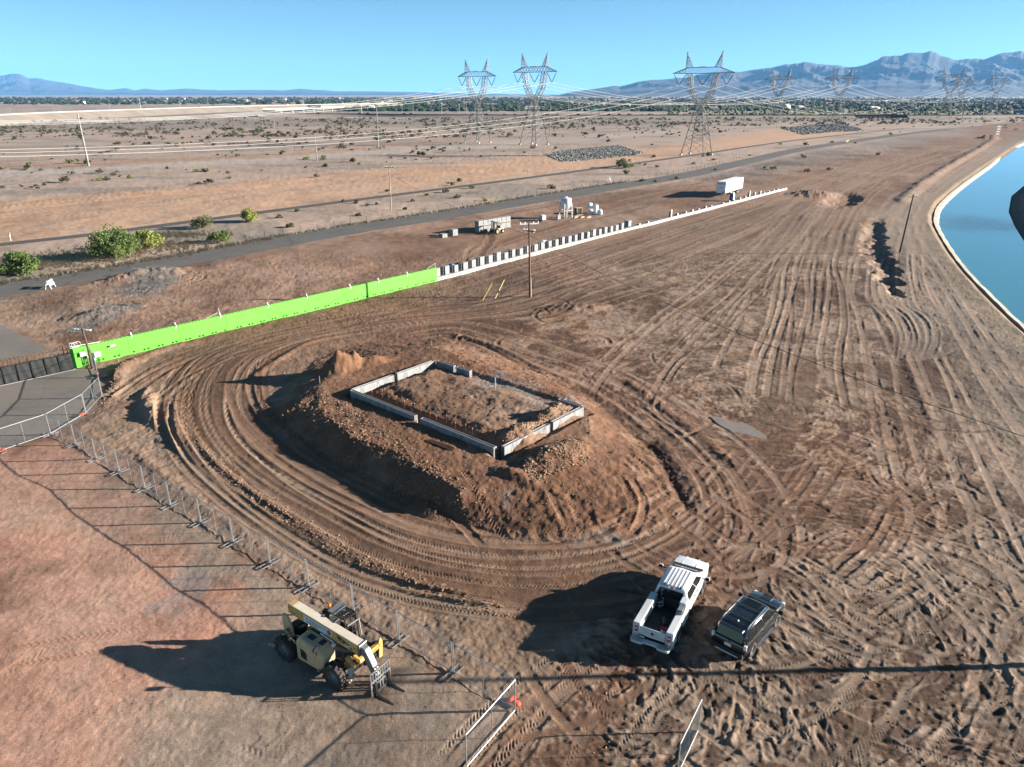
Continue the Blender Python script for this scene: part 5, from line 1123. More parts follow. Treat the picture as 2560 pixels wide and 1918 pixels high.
for s_ in (-1, 1):
    mb = MB(); mb.box((-2.29, s_ * .84, 1.0), (.14, .16, .26), rz=-s_ * .3); mb.build('tail_light', 'white_lens', sv, bevel=.02); mb = MB(); mb.box((2.33, s_ * .72, .86), (.18, .26, .14), rz=-s_ * .4); mb.build('headlight', 'white_lens', sv, bevel=.02)
    mb = MB(); mb.bar((-.95, s_ * .97, .36), (.95, s_ * .97, .36), .12, .05); mb.build('running_board', 'chrome', sv)
    for x in (-.55, .55): mb = MB(); mb.bar((x, s_ * .945, .98), (x + .2, s_ * .945, .98), .03); mb.build('door_handle', 'chrome', sv)
    mirror(sv, 1.15, s_ * 1.0, 1.15, s_, 'suv_paint')
    for x in (1.42, -1.42): wheel(sv, (x, s_ * .80, .39), .39, .27, 'rim_steel', 0, .62, axis_out=s_)
mb = MB(); mb.box((-2.40, 0, .50), (.16, 1.62, .26)); mb.build('rear_bumper', 'black_plastic', sv, bevel=.04, seg=2); mb = MB(); mb.tube([(-2.3, -.85, .42), (-2.47, -.55, .42), (-2.49, 0, .42), (-2.47, .55, .42), (-2.3, .85, .42)], .04, 6); mb.build('bumper_trim', 'aluminium', sv, True)
mb = MB(); mb.box((-2.405, 0, .84), (.02, .34, .17)); mb.build('number_plate', 'sticker_white', sv); mb = MB(); mb.box((-2.395, 0, .97), (.02, .5, .03)); mb.build('badge_strip', 'chrome', sv); mb = MB(); mb.lathe([(.07, -2.41), (.05, -2.40)], 12, (0, 0, 1.04), 'x'); mb.build('emblem', 'chrome', sv)
mb = MB(); mb.box((2.42, 0, .62), (.12, 1.4, .22)); mb.build('front_bumper', 'black_plastic', sv, bevel=.04); mb = MB(); mb.b2(-1.9, 1.9, -.7, .7, .28, .4); mb.build('underbody', 'black_plastic', sv)

# --- white service truck
tq = (8.5, 32.0)
tk = thing('service_truck', 'white service body pickup truck with open tool bed seen from behind', 'truck', (tq[0], tq[1], max(zat(*tq), -.02)), R(61))
body_loft([(-.46, .97, .52, 1.36, .0), (-.3, .98, .50, 1.38, .0), (1.2, .99, .50, 1.38, .0), (2.2, .99, .50, 1.36, .01), (2.65, .99, .50, 1.33, .04), (3.4, .97, .52, 1.27, .06), (3.8, .90, .54, 1.20, .06), (3.98, .76, .56, 1.10, .04), (4.02, .62, .6, .95, .02)], 'body', 'truck_white', tk, ((2.62, .44),), .53, 1.08)
mb = MB(); mb.loft([ring(-.45, 2.72, .93, 1.34, .1, .16), ring(-.42, 2.06, .82, 1.68, .1, .12), ring(-.36, 1.68, .76, 1.92, .1, .09), ring(-.32, 1.5, .70, 1.985, .12, .08), ring(-.1, 1.3, .5, 2.0, .12, .05)]); mb.build('cabin', 'truck_white', tk, 2)
for k in range(6): y = -.5 + k * .2; mb = MB(); mb.box((.62, y, 2.0), (1.65, .07, .03)); mb.build('roof_rib', 'truck_white', tk, bevel=.012)
for s_ in (-1, 1):
    mb = MB(); mb.box((-.22, s_ * .42, 2.03), (.16, .07, .07)); mb.build('roof_bracket', 'black_plastic', tk)
    a, b, c, d = (-.42, s_ * .935, 1.36), (2.35, s_ * .935, 1.36), (1.45, s_ * .765, 1.90), (-.36, s_ * .765, 1.90); P = (a, b, c, d) if s_ < 0 else (b, a, d, c)
    for u0, u1 in ((.08, .55), (.58, .94)):
        r_ = (u0, u1) if s_ < 0 else (1 - u1, 1 - u0); quadpatch(P, *r_, .1, .9, .012).build('side_window', 'glass_dark', tk)
    mirror(tk, 1.9, s_ * 1.2, 1.5, s_, 'truck_white')
    for x in (.55, 1.0): mb = MB(); mb.bar((x, s_ * .995, 1.2), (x + .2, s_ * .995, 1.2), .035); mb.build('door_handle', 'black_plastic', tk)
    mb = MB(); mb.box((3.86, s_ * .74, 1.02), (.22, .26, .2), rz=-s_ * .5); mb.build('headlight', 'white_lens', tk, bevel=.02)
    mb = MB(); mb.bar((2.85, s_ * .4, 1.365), (3.9, s_ * .34, 1.235), .05, .03); mb.build('hood_crease', 'truck_white', tk, bevel=.01)
quadpatch(((2.7, -.8, 1.37), (2.7, .8, 1.37), (1.72, .66, 1.91), (1.72, -.66, 1.91)), .02, .98, .06, .93, .02).build('windscreen', 'glass_dark', tk)
quadpatch(((-.47, .8, 1.42), (-.47, -.8, 1.42), (-.38, -.66, 1.90), (-.38, .66, 1.90)), .03, .97, .05, .95, .045).build('rear_window', 'glass_dark', tk)
mb = MB(); mb.box((2.74, 0, 1.385), (.16, 1.66, .04)); mb.build('cowl', 'black_plastic', tk)
mb = MB(); mb.box((-.36, 0, 1.965), (.06, .16, .05)); mb.build('brake_light', 'red_lens', tk)
for y in (-.14, .14): mb = MB(); mb.box((-.36, y, 1.965), (.06, .1, .05)); mb.build('cargo_light', 'white_lens', tk)
X0, X1 = -3.25, -.52
for s_ in (-1, 1):
    mb = MB(); y0, y1 = s_ * .66, s_ * 1.03; lo, hi = min(y0, y1), max(y0, y1)
    mb.b2(X0, X1, lo, hi, .98, 1.5); mb.b2(X0, -2.55, lo, hi, .62, .98); mb.b2(-1.35, X1, lo, hi, .62, .98); mb.build('tool_compartment', 'box_white', tk, bevel=.02)
    mb = MB(); mb.b2(X0 + .02, X1 - .02, lo + .02, hi - .02, 1.5, 1.515); mb.build('compartment_lid', 'box_white', tk, bevel=.006)
    for xa, xb, za, zb in ((X0 + .06, -2.6, .68, 1.44), (-2.52, -1.42, 1.02, 1.44), (-1.3, X1 - .06, .68, 1.44)):
        mb = MB(); y = s_ * 1.036; mb.box(((xa + xb) / 2, y, (za + zb) / 2), (xb - xa, .02, zb - za)); mb.build('compartment_door', 'box_white', tk, bevel=.008)
        mb = MB(); mb.box(((xa + xb) / 2, s_ * 1.05, (za + zb) / 2), (.12, .02, .08)); mb.build('latch', 'black_plastic', tk)
    mb = MB(); mb.bar((X0 + .1, s_ * .64, 1.42), (X1 - .1, s_ * .64, 1.42), .03); mb.bar((X0 + .1, s_ * .645, 1.2), (X1 - .6, s_ * .645, 1.2), .05, .02); mb.build('bed_rail', 'aluminium', tk)
    mb = MB(); mb.box((-3.27, s_ * .84, 1.18), (.05, .15, .3)); mb.build('tail_light', 'red_lens', tk, bevel=.01); mb = MB(); mb.box((-3.285, s_ * .84, 1.22), (.04, .12, .1)); mb.build('reversing_light', 'white_lens', tk)
    mb = MB(); mb.box((-3.6, s_ * .74, .36), (.03, .6, .52)); mb.build('mud_flap', 'rubber', tk); mb = MB(); mb.box((-3.62, s_ * .74, .16), (.012, .46, .05)); mb.build('flap_weight', 'steel_light', tk)
    for y in (.62, .9): wheel(tk, (-1.93, s_ * y, .41), .41, .26, 'rim_steel', 0, .6, axis_out=s_)
    wheel(tk, (2.62, s_ * .86, .41), .41, .28, 'rim_steel', 0, .6, axis_out=s_)
mb = MB(); mb.b2(X0, X1, -.66, .66, .84, .9); mb.b2(X1 - .03, X1 + .03, -.66, .66, .9, 1.45); mb.build('bed_floor', 'black_plastic', tk)
mb = MB(); mb.b2(-3.3, -3.24, -.66, .66, .9, 1.42); mb.build('tailgate', 'box_white', tk, bevel=.015); mb = MB(); mb.lathe([(.075, -3.325), (.06, -3.315), (.06, -3.30)], 14, (0, 0, 1.18), 'x'); mb.build('tailgate_emblem', 'steel_dark', tk)
mb = MB(); mb.prism([(-3.32, -1.02), (-3.32, 1.02), (-3.62, 1.0), (-3.72, .92), (-3.72, .42), (-3.58, .3), (-3.58, -.3), (-3.72, -.42), (-3.72, -.92), (-3.62, -1.0)], .66, .78, 'z'); mb.build('step_bumper', 'box_white', tk, bevel=.015)
for s_ in (-1, 1): mb = MB(); mb.b2(-3.66, -3.38, s_ * .66 - .26, s_ * .66 + .26, .78, .79); mb.build('tread_plate', 'aluminium', tk)
mb = MB(); mb.box((-3.35, .5, .87), (.02, .36, .16)); mb.build('number_plate', 'black_plastic', tk); mb = MB(); mb.box((-3.362, .5, .87), (.01, .28, .07)); mb.build('plate_lettering', 'sticker_white', tk)
mb = MB(); mb.b2(-3.64, -3.5, -.1, .1, .42, .62); mb.cyl((-3.7, 0, .5), (-3.55, 0, .5), .05); mb.build('hitch', 'steel_dark', tk)
mb = MB(); mb.b2(-1.15, -.6, -1.0, -.66, 1.515, 1.86); mb.build('raised_box', 'box_white', tk, bevel=.02)
e = mb = MB(); mb.cyl((-1.5, -.82, 1.515), (-1.5, -.82, 1.66), .2, 14); mb.b2(-1.62, -1.3, -.95, -.7, 1.66, 1.75); mb.build('work_light', 'machine_grey', tk)
mb = MB(); mb.cyl((-3.48, -.84, .79), (-3.48, -.84, 1.0), .07, 10); mb.b2(-3.6, -3.36, -.92, -.76, 1.0, 1.1); mb.bar((-3.62, -.7, 1.05), (-3.62, -1.0, 1.05), .03); mb.build('bench_vise', 'steel_light', tk)
mb = MB(); mb.b2(-3.0, 3.6, -.42, .42, .45, .6); mb.b2(-2.2, -1.6, -.9, .9, .35, .5); mb.build('chassis', 'steel_dark', tk)
mb = MB(); mb.box((4.0, 0, .72), (.16, 1.7, .28)); mb.build('front_bumper', 'chrome', tk, bevel=.04); mb = MB(); mb.box((3.99, 0, 1.0), (.08, .95, .26)); mb.build('grille', 'black_plastic', tk)
def in_truck(name, label, cat, x, y, z, rz=0):
    a = R(61); return thing(name, label, cat, (tq[0] + x * math.cos(a) - y * math.sin(a), tq[1] + x * math.sin(a) + y * math.cos(a), tk.location.z + z), a + rz)
t = in_truck('bucket', 'white bucket with a red lid at the rear of the truck bed', 'bucket', -2.75, -.42, .9)
mb = MB(); mb.lathe([(.13, 0), (.155, .38)], 16); mb.build('pail', 'white_plastic', t, True); mb = MB(); mb.lathe([(.165, .36), (.165, .40), (.13, .41)], 16); mb.build('lid', 'red_lens', t); mb = MB(); mb.tube([(-.16, 0, .33), (-.1, .12, .3), (0, .165, .27), (.1, .12, .3), (.16, 0, .33)], .008, 4); mb.build('handle', 'steel_light', t)
t = in_truck('water_pump', 'grey hose fitting tangle behind the cab in the truck bed', 'hose', -.85, .42, .92)
mb = MB(); mb.tube([(.18 * math.cos(a * .6), .18 * math.sin(a * .6), .12 + .02 * a) for a in range(22)], .03, 6); mb.build('coil', 'steel_light', t, True); mb = MB(); mb.cyl((0, 0, 0), (.05, 0, .3), .05, 10); mb.build('valve', 'steel_light', t)
t = in_truck('tool_bag', 'dark tool bag lying in the middle of the truck bed', 'bag', -2.0, -.2, .9, .4)
mb = MB(); mb.box((0, 0, .14), (.6, .32, .28), taper=(.9, .55)); mb.build('pouch', 'machine_black', t, bevel=.03); mb = MB(); mb.tube([(-.18, 0, .27), (-.1, 0, .4), (.1, 0, .4), (.18, 0, .27)], .015, 5); mb.build('strap', 'machine_grey', t)

# --- telehandler
hq = (-9.09, 28.72); ha = R(-33.4)
th_ = thing('telehandler', 'yellow telescopic handler with lowered forks parked beside the fence', 'telehandler', (hq[0], hq[1], zat(*hq)), ha)
mb = MB(); mb.b2(-2.15, 2.0, -.42, .42, .62, 1.02); mb.b2(-2.3, -1.5, -.5, .5, .55, .95); mb.build('chassis', 'machine_black', th_, bevel=.03)
for x in (-1.72, 1.66):
    mb = MB(); mb.cyl((x, -.95, .66), (x, .95, .66), .14, 10); mb.box((x, 0, .66), (.36, .5, .4)); mb.build('axle', 'steel_dark', th_)
    for s_ in (-1, 1): wheel(th_, (x, s_ * 1.02, .65), .64, .44, 'steel_light' if False else 'machine_grey', 22, .56, axis_out=s_)
# rear uprights that carry the boom
for s_ in (-1, 1): mb = MB(); mb.prism([(-2.35, .85), (-1.7, .85), (-1.75, 1.4), (-2.0, 2.05), (-2.35, 2.1), (-2.45, 1.7)], s_ * .42, s_ * .5, 'y'); mb.build('boom_tower', 'machine_tan', th_)
mb = MB(); mb.cyl((-1.9, -.2, 1.1), (-1.0, -.2, 1.8), .09, 10); mb.cyl((-1.9, .2, 1.1), (-1.0, .2, 1.8), .09, 10); mb.tube([(-2.0, -.5, 1.3), (-1.9, -.75, 1.5), (-1.5, -.7, 1.35), (-1.1, -.5, 1.2)], .04, 6); mb.build('lift_cylinder', 'steel_dark', th_)
mb = MB(); mb.box((-1.9, 0, 1.2), (.5, .7, .55)); mb.build('counterweight', 'machine_black', th_, bevel=.05)
# boom
bp0, bp1 = Vector((-2.28, 0, 2.28)), Vector((2.5, 0, 1.92)); bd = (bp1 - bp0).normalized(); bu = Vector((0, 1, 0)).cross(bd) * -1
if bu.z < 0: bu = -bu
def boomsec(p, w, h): return [tuple(p + Vector((0, s1 * w / 2, 0)) + bu * (s2 * h / 2)) for s1, s2 in ((-1, -1), (1, -1), (1, 1), (-1, 1))]
mb = MB(); mb.loft([boomsec(bp0, .44, .5), boomsec(bp0 + bd * .3, .46, .58), boomsec(bp1, .46, .58)]); bm_ = mb.build('boom', 'machine_yellow', th_, bevel=.03)
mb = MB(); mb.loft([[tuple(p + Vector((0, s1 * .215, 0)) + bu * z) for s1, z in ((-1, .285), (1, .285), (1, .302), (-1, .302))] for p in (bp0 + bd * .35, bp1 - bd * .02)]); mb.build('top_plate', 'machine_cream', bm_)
ba = math.atan2(bd.z, bd.x)
def on_boom(s, v, off=.236): p = bp0 + bd * s + bu * v; return (p.x, -off, p.z)
mb = MB(); c_ = [on_boom(*q) for q in ((1.15, .2), (3.1, .2), (3.1, -.2), (1.15, -.2))]; mb.add(c_ + [(a, b + .006, c) for a, b, c in c_], [(0, 1, 2, 3), (7, 6, 5, 4), (0, 4, 5, 1), (1, 5, 6, 2), (2, 6, 7, 3), (3, 7, 4, 0)]); st = mb.build('sign_plate', 'sticker_white', bm_)
p = on_boom(2.0, .06, .239); text('lettering', 'SUNNYSIDE', .24, 'sticker_blue', bm_, p, (math.pi / 2, -ba, 0), 1.1)
p = on_boom(1.75, -.1, .239); text('lettering', 'MASONRY', .17, 'sticker_dark', bm_, p, (math.pi / 2, -ba, 0), 1.1)
p = on_boom(2.9, .04, 0); mb = MB(); mb.lathe([(.14, -.245), (.14, -.236)], 18, (p[0], 0, p[2]), 'y'); mb.build('round_logo', 'sticker_red', bm_)
mb = MB(); c_ = [on_boom(*q) for q in ((3.35, .22), (4.25, .02), (4.45, -.22), (3.55, -.06))]; mb.add(c_ + [(a, b + .006, c) for a, b, c in c_], [(0, 1, 2, 3), (7, 6, 5, 4), (0, 4, 5, 1), (1, 5, 6, 2), (2, 6, 7, 3), (3, 7, 4, 0)]); mb.build('decal', 'machine_black', bm_)
p = on_boom(4.12, -.09, .244); text('lettering', 'CAT', .2, 'sticker_white', bm_, p, (math.pi / 2, -ba, 0), 1.0, .008)
p = on_boom(3.72, .02, .244); text('lettering', 'TL1055', .07, 'sticker_white', bm_, p, (math.pi / 2, -ba, 0), 1.0)
for s, v in ((.15, .1), (.3, -.1), (.5, -.1), (4.55, .0)): p = on_boom(s, v, 0); mb = MB(); mb.lathe([(.035, -.25), (.035, -.232)], 10, (p[0], 0, p[2]), 'y'); mb.build('bolt', 'machine_black', bm_)
mb = MB(); mb.loft([boomsec(bp1 - bd * .04, .52, .64), boomsec(bp1 + bd * .09, .52, .64)]); mb.build('boom_collar', 'steel_light', th_, bevel=.02)
n0 = bp1 + bd * .05
def nsec(p, w, h, ang): u = Vector((math.sin(ang), 0, math.cos(ang))); return [tuple(Vector(p) + Vector((0, s1 * w / 2, 0)) + u * (s2 * h / 2)) for s1, s2 in ((-1, -1), (1, -1), (1, 1), (-1, 1))]
mb = MB(); mb.loft([nsec(n0, .34, .42, .08), nsec(n0 + Vector((.22, 0, -.02)), .34, .42, .4), nsec((3.0, 0, 1.45), .33, .4, .85), nsec((3.35, 0, .8), .32, .34, 1.1), nsec((3.42, 0, .45), .34, .3, 1.3)]); mb.build('boom_head', 'machine_grey', th_, bevel=.03)
mb = MB(); mb.box((3.02, 0, 1.67), (.34, .26, .03), ry=.95); mb.build('head_plate', 'steel_light', th_)
mb = MB()
for z in (.12, .62, .85): mb.bar((3.56, -.62, z), (3.56, .62, z), .09, .09)
for k in range(9): y = -.62 + k * .155; mb.bar((3.58, y, .62), (3.56, y, 1.32), .035)
mb.bar((3.56, -.62, 1.32), (3.56, .62, 1.32), .05)
for y in (-.62, -.05, .12, .62): mb.bar((3.56, y, .08), (3.56, y, .9), .07)
mb.build('carriage', 'machine_grey', th_)
for y in (-.42, .44): mb = MB(); mb.b2(3.64, 3.71, y - .07, y + .07, .04, .75); mb.loft([[(3.64, y - .07, .03), (3.64, y + .07, .03), (3.64, y + .07, .09), (3.64, y - .07, .09)], [(4.5, y - .065, .03), (4.5, y + .065, .03), (4.5, y + .065, .075), (4.5, y - .065, .075)], [(4.84, y - .03, .03), (4.84, y + .03, .03), (4.84, y + .03, .04), (4.84, y - .03, .04)]]); mb.build('fork', 'steel_dark', th_)
# engine pod on the near side
mb = MB(); mb.loft([[(-.68, -1.2, .72), (-.68, -.42, .72), (-.68, -.40, 1.80), (-.68, -1.08, 1.80), (-.68, -1.2, 1.66)], [(-.5, -1.23, .66), (-.5, -.42, .66), (-.5, -.38, 1.90), (-.5, -1.1, 1.90), (-.5, -1.23, 1.74)], [(.72, -1.23, .66), (.72, -.42, .66), (.72, -.38, 1.84), (.72, -1.1, 1.84), (.72, -1.23, 1.68)], [(1.12, -1.12, .74), (1.12, -.42, .74), (1.12, -.40, 1.38), (1.12, -.98, 1.38), (1.12, -1.12, 1.26)]]); mb.build('engine_cover', 'machine_tan', th_, bevel=.04)
mb = MB(); mb.box((-.05, -.72, 1.885), (.42, .3, .015), ry=.04); mb.build('top_grille', 'machine_black', th_); mb = MB(); mb.box((.62, -.66, 1.855), (.3, .34, .02), ry=.04); mb.build('front_grille', 'machine_black', th_)
mb = MB(); mb.prism([(-.36, .95), (.02, .86), (.02, 1.3), (-.2, 1.42), (-.36, 1.42)], -1.245, -1.225, 'y'); mb.build('side_vent', 'machine_black', th_)
mb = MB(); mb.bar((.75, -1.2, 1.5), (.82, -1.3, 1.95), .03); mb.box((.82, -1.32, 2.0), (.1, .26, .18), rz=.2); mb.build('wing_mirror', 'machine_black', th_)
mb = MB(); mb.cyl((1.0, -.42, 1.7), (1.1, -.42, 1.7), .1, 12); mb.cyl((.2, -.4, 1.98), (1.05, -.4, 1.86), .03, 6); mb.build('headlamp', 'white_lens', th_)
mb = MB(); mb.b2(-.7, 1.15, -1.15, -.45, .52, .68); mb.build('step_frame', 'machine_black', th_)
# open cab on the far side
mb = MB()
for x, y in ((-.15, .5), (-.15, 1.2), (.95, .5), (1.0, 1.2)): mb.bar((x + (.12 if x > 0 else 0), y, .85), (x, y * .98, 2.5), .06)
for k in range(6): y = .5 + k * .14; mb.bar((.28, y, 2.52), (.95, y, 2.50), .035)
for x in (.28, .62, .97): mb.bar((x, .48, 2.5), (x, 1.22, 2.5), .05)
mb.bar((-.15, .5, 2.5), (.97, .5, 2.5), .06); mb.bar((-.15, 1.2, 2.5), (.97, 1.2, 2.5), .06); mb.bar((1.05, .5, 1.6), (1.05, 1.2, 1.6), .05); mb.bar((1.05, .85, 1.0), (1.0, .85, 2.5), .04); mb.build('cab_frame', 'machine_black', th_)
mb = MB(); mb.box((.05, .85, 2.545), (.5, .78, .06)); mb.build('cab_roof', 'machine_grey', th_, bevel=.02); mb = MB(); mb.box((.25, .85, 2.56), (.1, .8, .07)); mb.build('roof_lip', 'steel_light', th_)
mb = MB(); mb.b2(-.2, 1.1, .46, 1.22, .8, .95); mb.b2(-.2, .9, 1.17, 1.22, .95, 1.45); mb.build('cab_floor', 'machine_black', th_)
mb = MB(); mb.b2(-.1, .32, .6, 1.1, 1.1, 1.24); mb.b2(-.16, -.04, .6, 1.1, 1.2, 1.75); mb.build('seat', 'machine_black', th_, bevel=.04)
mb = MB(); mb.tube([(.72 + .02 * math.sin(a * .52), .85 + .19 * math.cos(a * .52), 1.5 + .17 * math.sin(a * .52)) for a in range(12)], .02, 5, closed=True); mb.bar((.72, .85, 1.5), (.95, .85, 1.0), .05); mb.build('steering_wheel', 'machine_black', th_)
mb = MB(); mb.cyl((-.36, .78, 2.4), (-.36, .78, 2.5), .06, 10); mb.lathe([(.08, 2.5), (.085, 2.6), (.05, 2.68), (.01, 2.69)], 12, (-.36, .78, 0)); mb.build('beacon', 'amber_lens', th_, True)
mb = MB(); mb.box((-.42, .62, 2.3), (.42, .3, .22), rz=.3); mb.box((-.38, 1.0, 2.25), (.4, .3, .24), rz=-.2); mb.box((-.35, .8, 1.6), (.3, .7, 1.1)); mb.build('air_filter', 'navy_paint' if False else 'machine_black', th_, bevel=.05)
mb = MB(); mb.bar((1.1, .5, 2.2), (1.12, 1.25, 2.15), .05); mb.bar((1.15, 1.3, 1.2), (1.1, 1.25, 2.2), .05); mb.build('grab_rail', 'galvanised', th_)
# stabiliser legs at the front
for s_ in (-1, 1):
    mb = MB(); mb.prism([(1.75, .75), (2.25, .85), (2.3, 1.2), (2.05, 1.45), (1.85, 1.42), (1.9, 1.15), (1.75, 1.05)], s_ * .28, s_ * .52, 'y'); mb.build('front_bracket', 'machine_yellow', th_, bevel=.02)
    mb = MB(); mb.bar((2.2, s_ * .48, 1.0), (2.32, s_ * (.72 if s_ < 0 else 1.2), .62 if s_ < 0 else 1.15), .22, .26); mb.build('stabiliser_arm', 'machine_cream' if s_ < 0 else 'machine_yellow', th_, bevel=.02)
    if s_ < 0: mb = MB(); mb.box((2.33, -.74, .68), (.42, .5, .1), rx=.25); mb.box((2.33, -.74, .4), (.3, .16, .5), rx=.1); mb.build('stabiliser_pad', 'machine_tan', th_, bevel=.02)
    else: mb = MB(); mb.box((2.38, 1.28, .85), (.1, .24, .85), rx=-.1); mb.box((2.4, 1.3, 1.4), (.08, .3, .3), taper=(.6, .2)); mb.build('stabiliser_pad', 'machine_yellow', th_, bevel=.015)
mb = MB(); mb.b2(1.95, 2.2, -.3, .3, .6, .95); mb.cyl((1.9, -.3, 1.2), (2.3, -.3, 1.3), .06); mb.tube([(1.6, -.35, 1.5), (1.8, -.6, 1.35), (2.0, -.45, 1.2), (2.1, -.3, 1.0)], .03, 6); mb.tube([(1.5, .35, 1.5), (1.8, .6, 1.35), (2.0, .45, 1.2)], .03, 6); mb.build('front_frame', 'machine_black', th_)
mb = MB(); mb.box((2.1, .15, 1.05), (.5, .4, .22), ry=.15); mb.build('front_fender', 'machine_yellow', th_, bevel=.03)

# ---------------------------------------------------------------- transmission towers
def bay(mb, A4, B4, n, w, horiz=True):
    A4 = [Vector(a) for a in A4]; B4 = [Vector(b) for b in B4]
    for k in range(n):
        f0, f1 = k / n, (k + 1) / n
        for i in range(4):
            j = (i + 1) % 4; a0, a1 = A4[i].lerp(B4[i], f0), A4[i].lerp(B4[i], f1); b0, b1 = A4[j].lerp(B4[j], f0), A4[j].lerp(B4[j], f1)
            mb.bar(a0, b1, w); mb.bar(b0, a1, w)
            if horiz: mb.bar(a1, b1, w)
def sq(c, hx, hy, z): return [(c - hx, -hy, z), (c + hx, -hy, z), (c + hx, hy, z), (c - hx, hy, z)]
def make_tower(label):
    t = thing('transmission_tower', label, 'transmission tower', group='lattice transmission towers of the power corridor')
    W, B_ = .25, .115
    base, waist = sq(0, 5.6, 5.0, .6), sq(0, 1.7, 1.6, 22)
    for i in range(4):
        mb = MB(); mb.bar(base[i], waist[i], W); mb.build('leg', 'tower_steel', t)
        mb = MB(); mb.box((base[i][0], base[i][1], .25), (1.1, 1.1, .9), taper=(.8, .8)); mb.build('footing', 'concrete', t)
    mb = MB(); bay(mb, [Vector(a).lerp(Vector(b), .18) for a, b in zip(base, waist)], waist, 5, B_)
    for i in range(4):
        j = (i + 1) % 4; m_ = (Vector(base[i]).lerp(Vector(waist[i]), .18) + Vector(base[j]).lerp(Vector(waist[j]), .18)) / 2; mb.bar(base[i], m_, B_); mb.bar(base[j], m_, B_)
    mb.build('body_bracing', 'tower_steel', t)
    for s_ in (-1, 1):
        lo = [(s_ * .1, -1.5, 22), (s_ * 1.7, -1.6, 22), (s_ * 1.7, 1.6, 22), (s_ * .1, 1.5, 22)]; mid = [(s_ * 4.6, -1.2, 30), (s_ * 6.6, -1.2, 29), (s_ * 6.6, 1.2, 29), (s_ * 4.6, 1.2, 30)]; hi = [(s_ * 5.6, -1.0, 36), (s_ * 7.8, -1.0, 36), (s_ * 7.8, 1.0, 36), (s_ * 5.6, 1.0, 36)]
        mb = MB()
        for i in range(4): mb.bar(lo[i], mid[i], W * .85); mb.bar(mid[i], hi[i], W * .85)
        bay(mb, lo, mid, 3, B_); bay(mb, mid, hi, 3, B_); mb.build('arm', 'tower_steel', t)
        mb = MB(); pk = (s_ * 8.6, 0, 45.0)
        b4 = [(s_ * 5.6, -1, 38.6), (s_ * 8.4, -1, 38.6), (s_ * 8.4, 1, 38.6), (s_ * 5.6, 1, 38.6)]
        for q in b4: mb.bar(q, pk, W * .7)
        bay(mb, b4, [Vector(q).lerp(Vector(pk), .75) for q in b4], 3, B_ * .9); mb.bar((pk[0] - .6, 0, 45), (pk[0] + .6, 0, 45), .2); mb.build('peak', 'tower_steel', t)
    mb = MB(); L4 = [(-7.6, -1, 36), (-7.6, 1, 36), (-7.6, 1, 38.6), (-7.6, -1, 38.6)]; R4 = [(7.6, a, b) for _, a, b in L4]
    for i in range(4): mb.bar(L4[i], R4[i], W * .8)
    bay(mb, L4, R4, 8, B_, False)
    for s_ in (-1, 1):
        e = (s_ * 15.2, 0, 36.1); q4 = L4 if s_ < 0 else R4
        for q in q4: mb.bar(q, e, W * .75)
        bay(mb, q4, [Vector(q).lerp(Vector(e), .85) for q in q4], 4, B_ * .9)
    for x in (-1.2, 0, 1.2): mb.box((x, 0, 38.8), (.7, 1.2, .35))
    mb.build('crossarm', 'tower_steel', t)
    for cx, a, b in ((-11.6, -14.6, -8.4), (0, -3.6, 3.6), (11.6, 8.4, 14.6)):
        for x in (a, b): mb = MB(); mb.tube([(x, 0, 36), (x + (cx - x) * .12, 0, 35.3)], .05, 4); mb.tube([(x + (cx - x) * .12, 0, 35.3), (x + (cx - x) * .97, 0, 31.1)], .17, 6); mb.build('insulator', 'insulator', t)
    return t
TW_ = {'T1': ((-19.7, 442), .97), 'T2': ((12, 424), 1.02), 'T3': ((84, 350), .955), 'T4': ((259, 767), 1.08), 'T5': ((318, 767), 1.10), 'T6': ((495, 894), 1.2), 'T7': ((648, 1139), 1.17), 'T8': ((762, 1244), 1.25)}
LINES = [('T1', 'T4', 'T7'), ('T2', 'T5', 'T8'), ('T3', 'T6')]
TLAB = {'T1': 'lattice transmission tower left of the pair rising over the desert', 'T2': 'lattice transmission tower right of the pair, beside the riprap slope', 'T3': 'tallest nearest lattice transmission tower standing on four footings by the path', 'T4': 'lattice transmission tower before the mountains, left of two beyond the freeway bend', 'T5': 'lattice transmission tower beside the wash bridge, before the mountains', 'T6': 'dark lattice transmission tower near the canal end on the right', 'T7': 'small far transmission tower half behind the dark right-hand tower', 'T8': 'faintest farthest transmission tower at the right under the peak'}
first = None; pos = {}
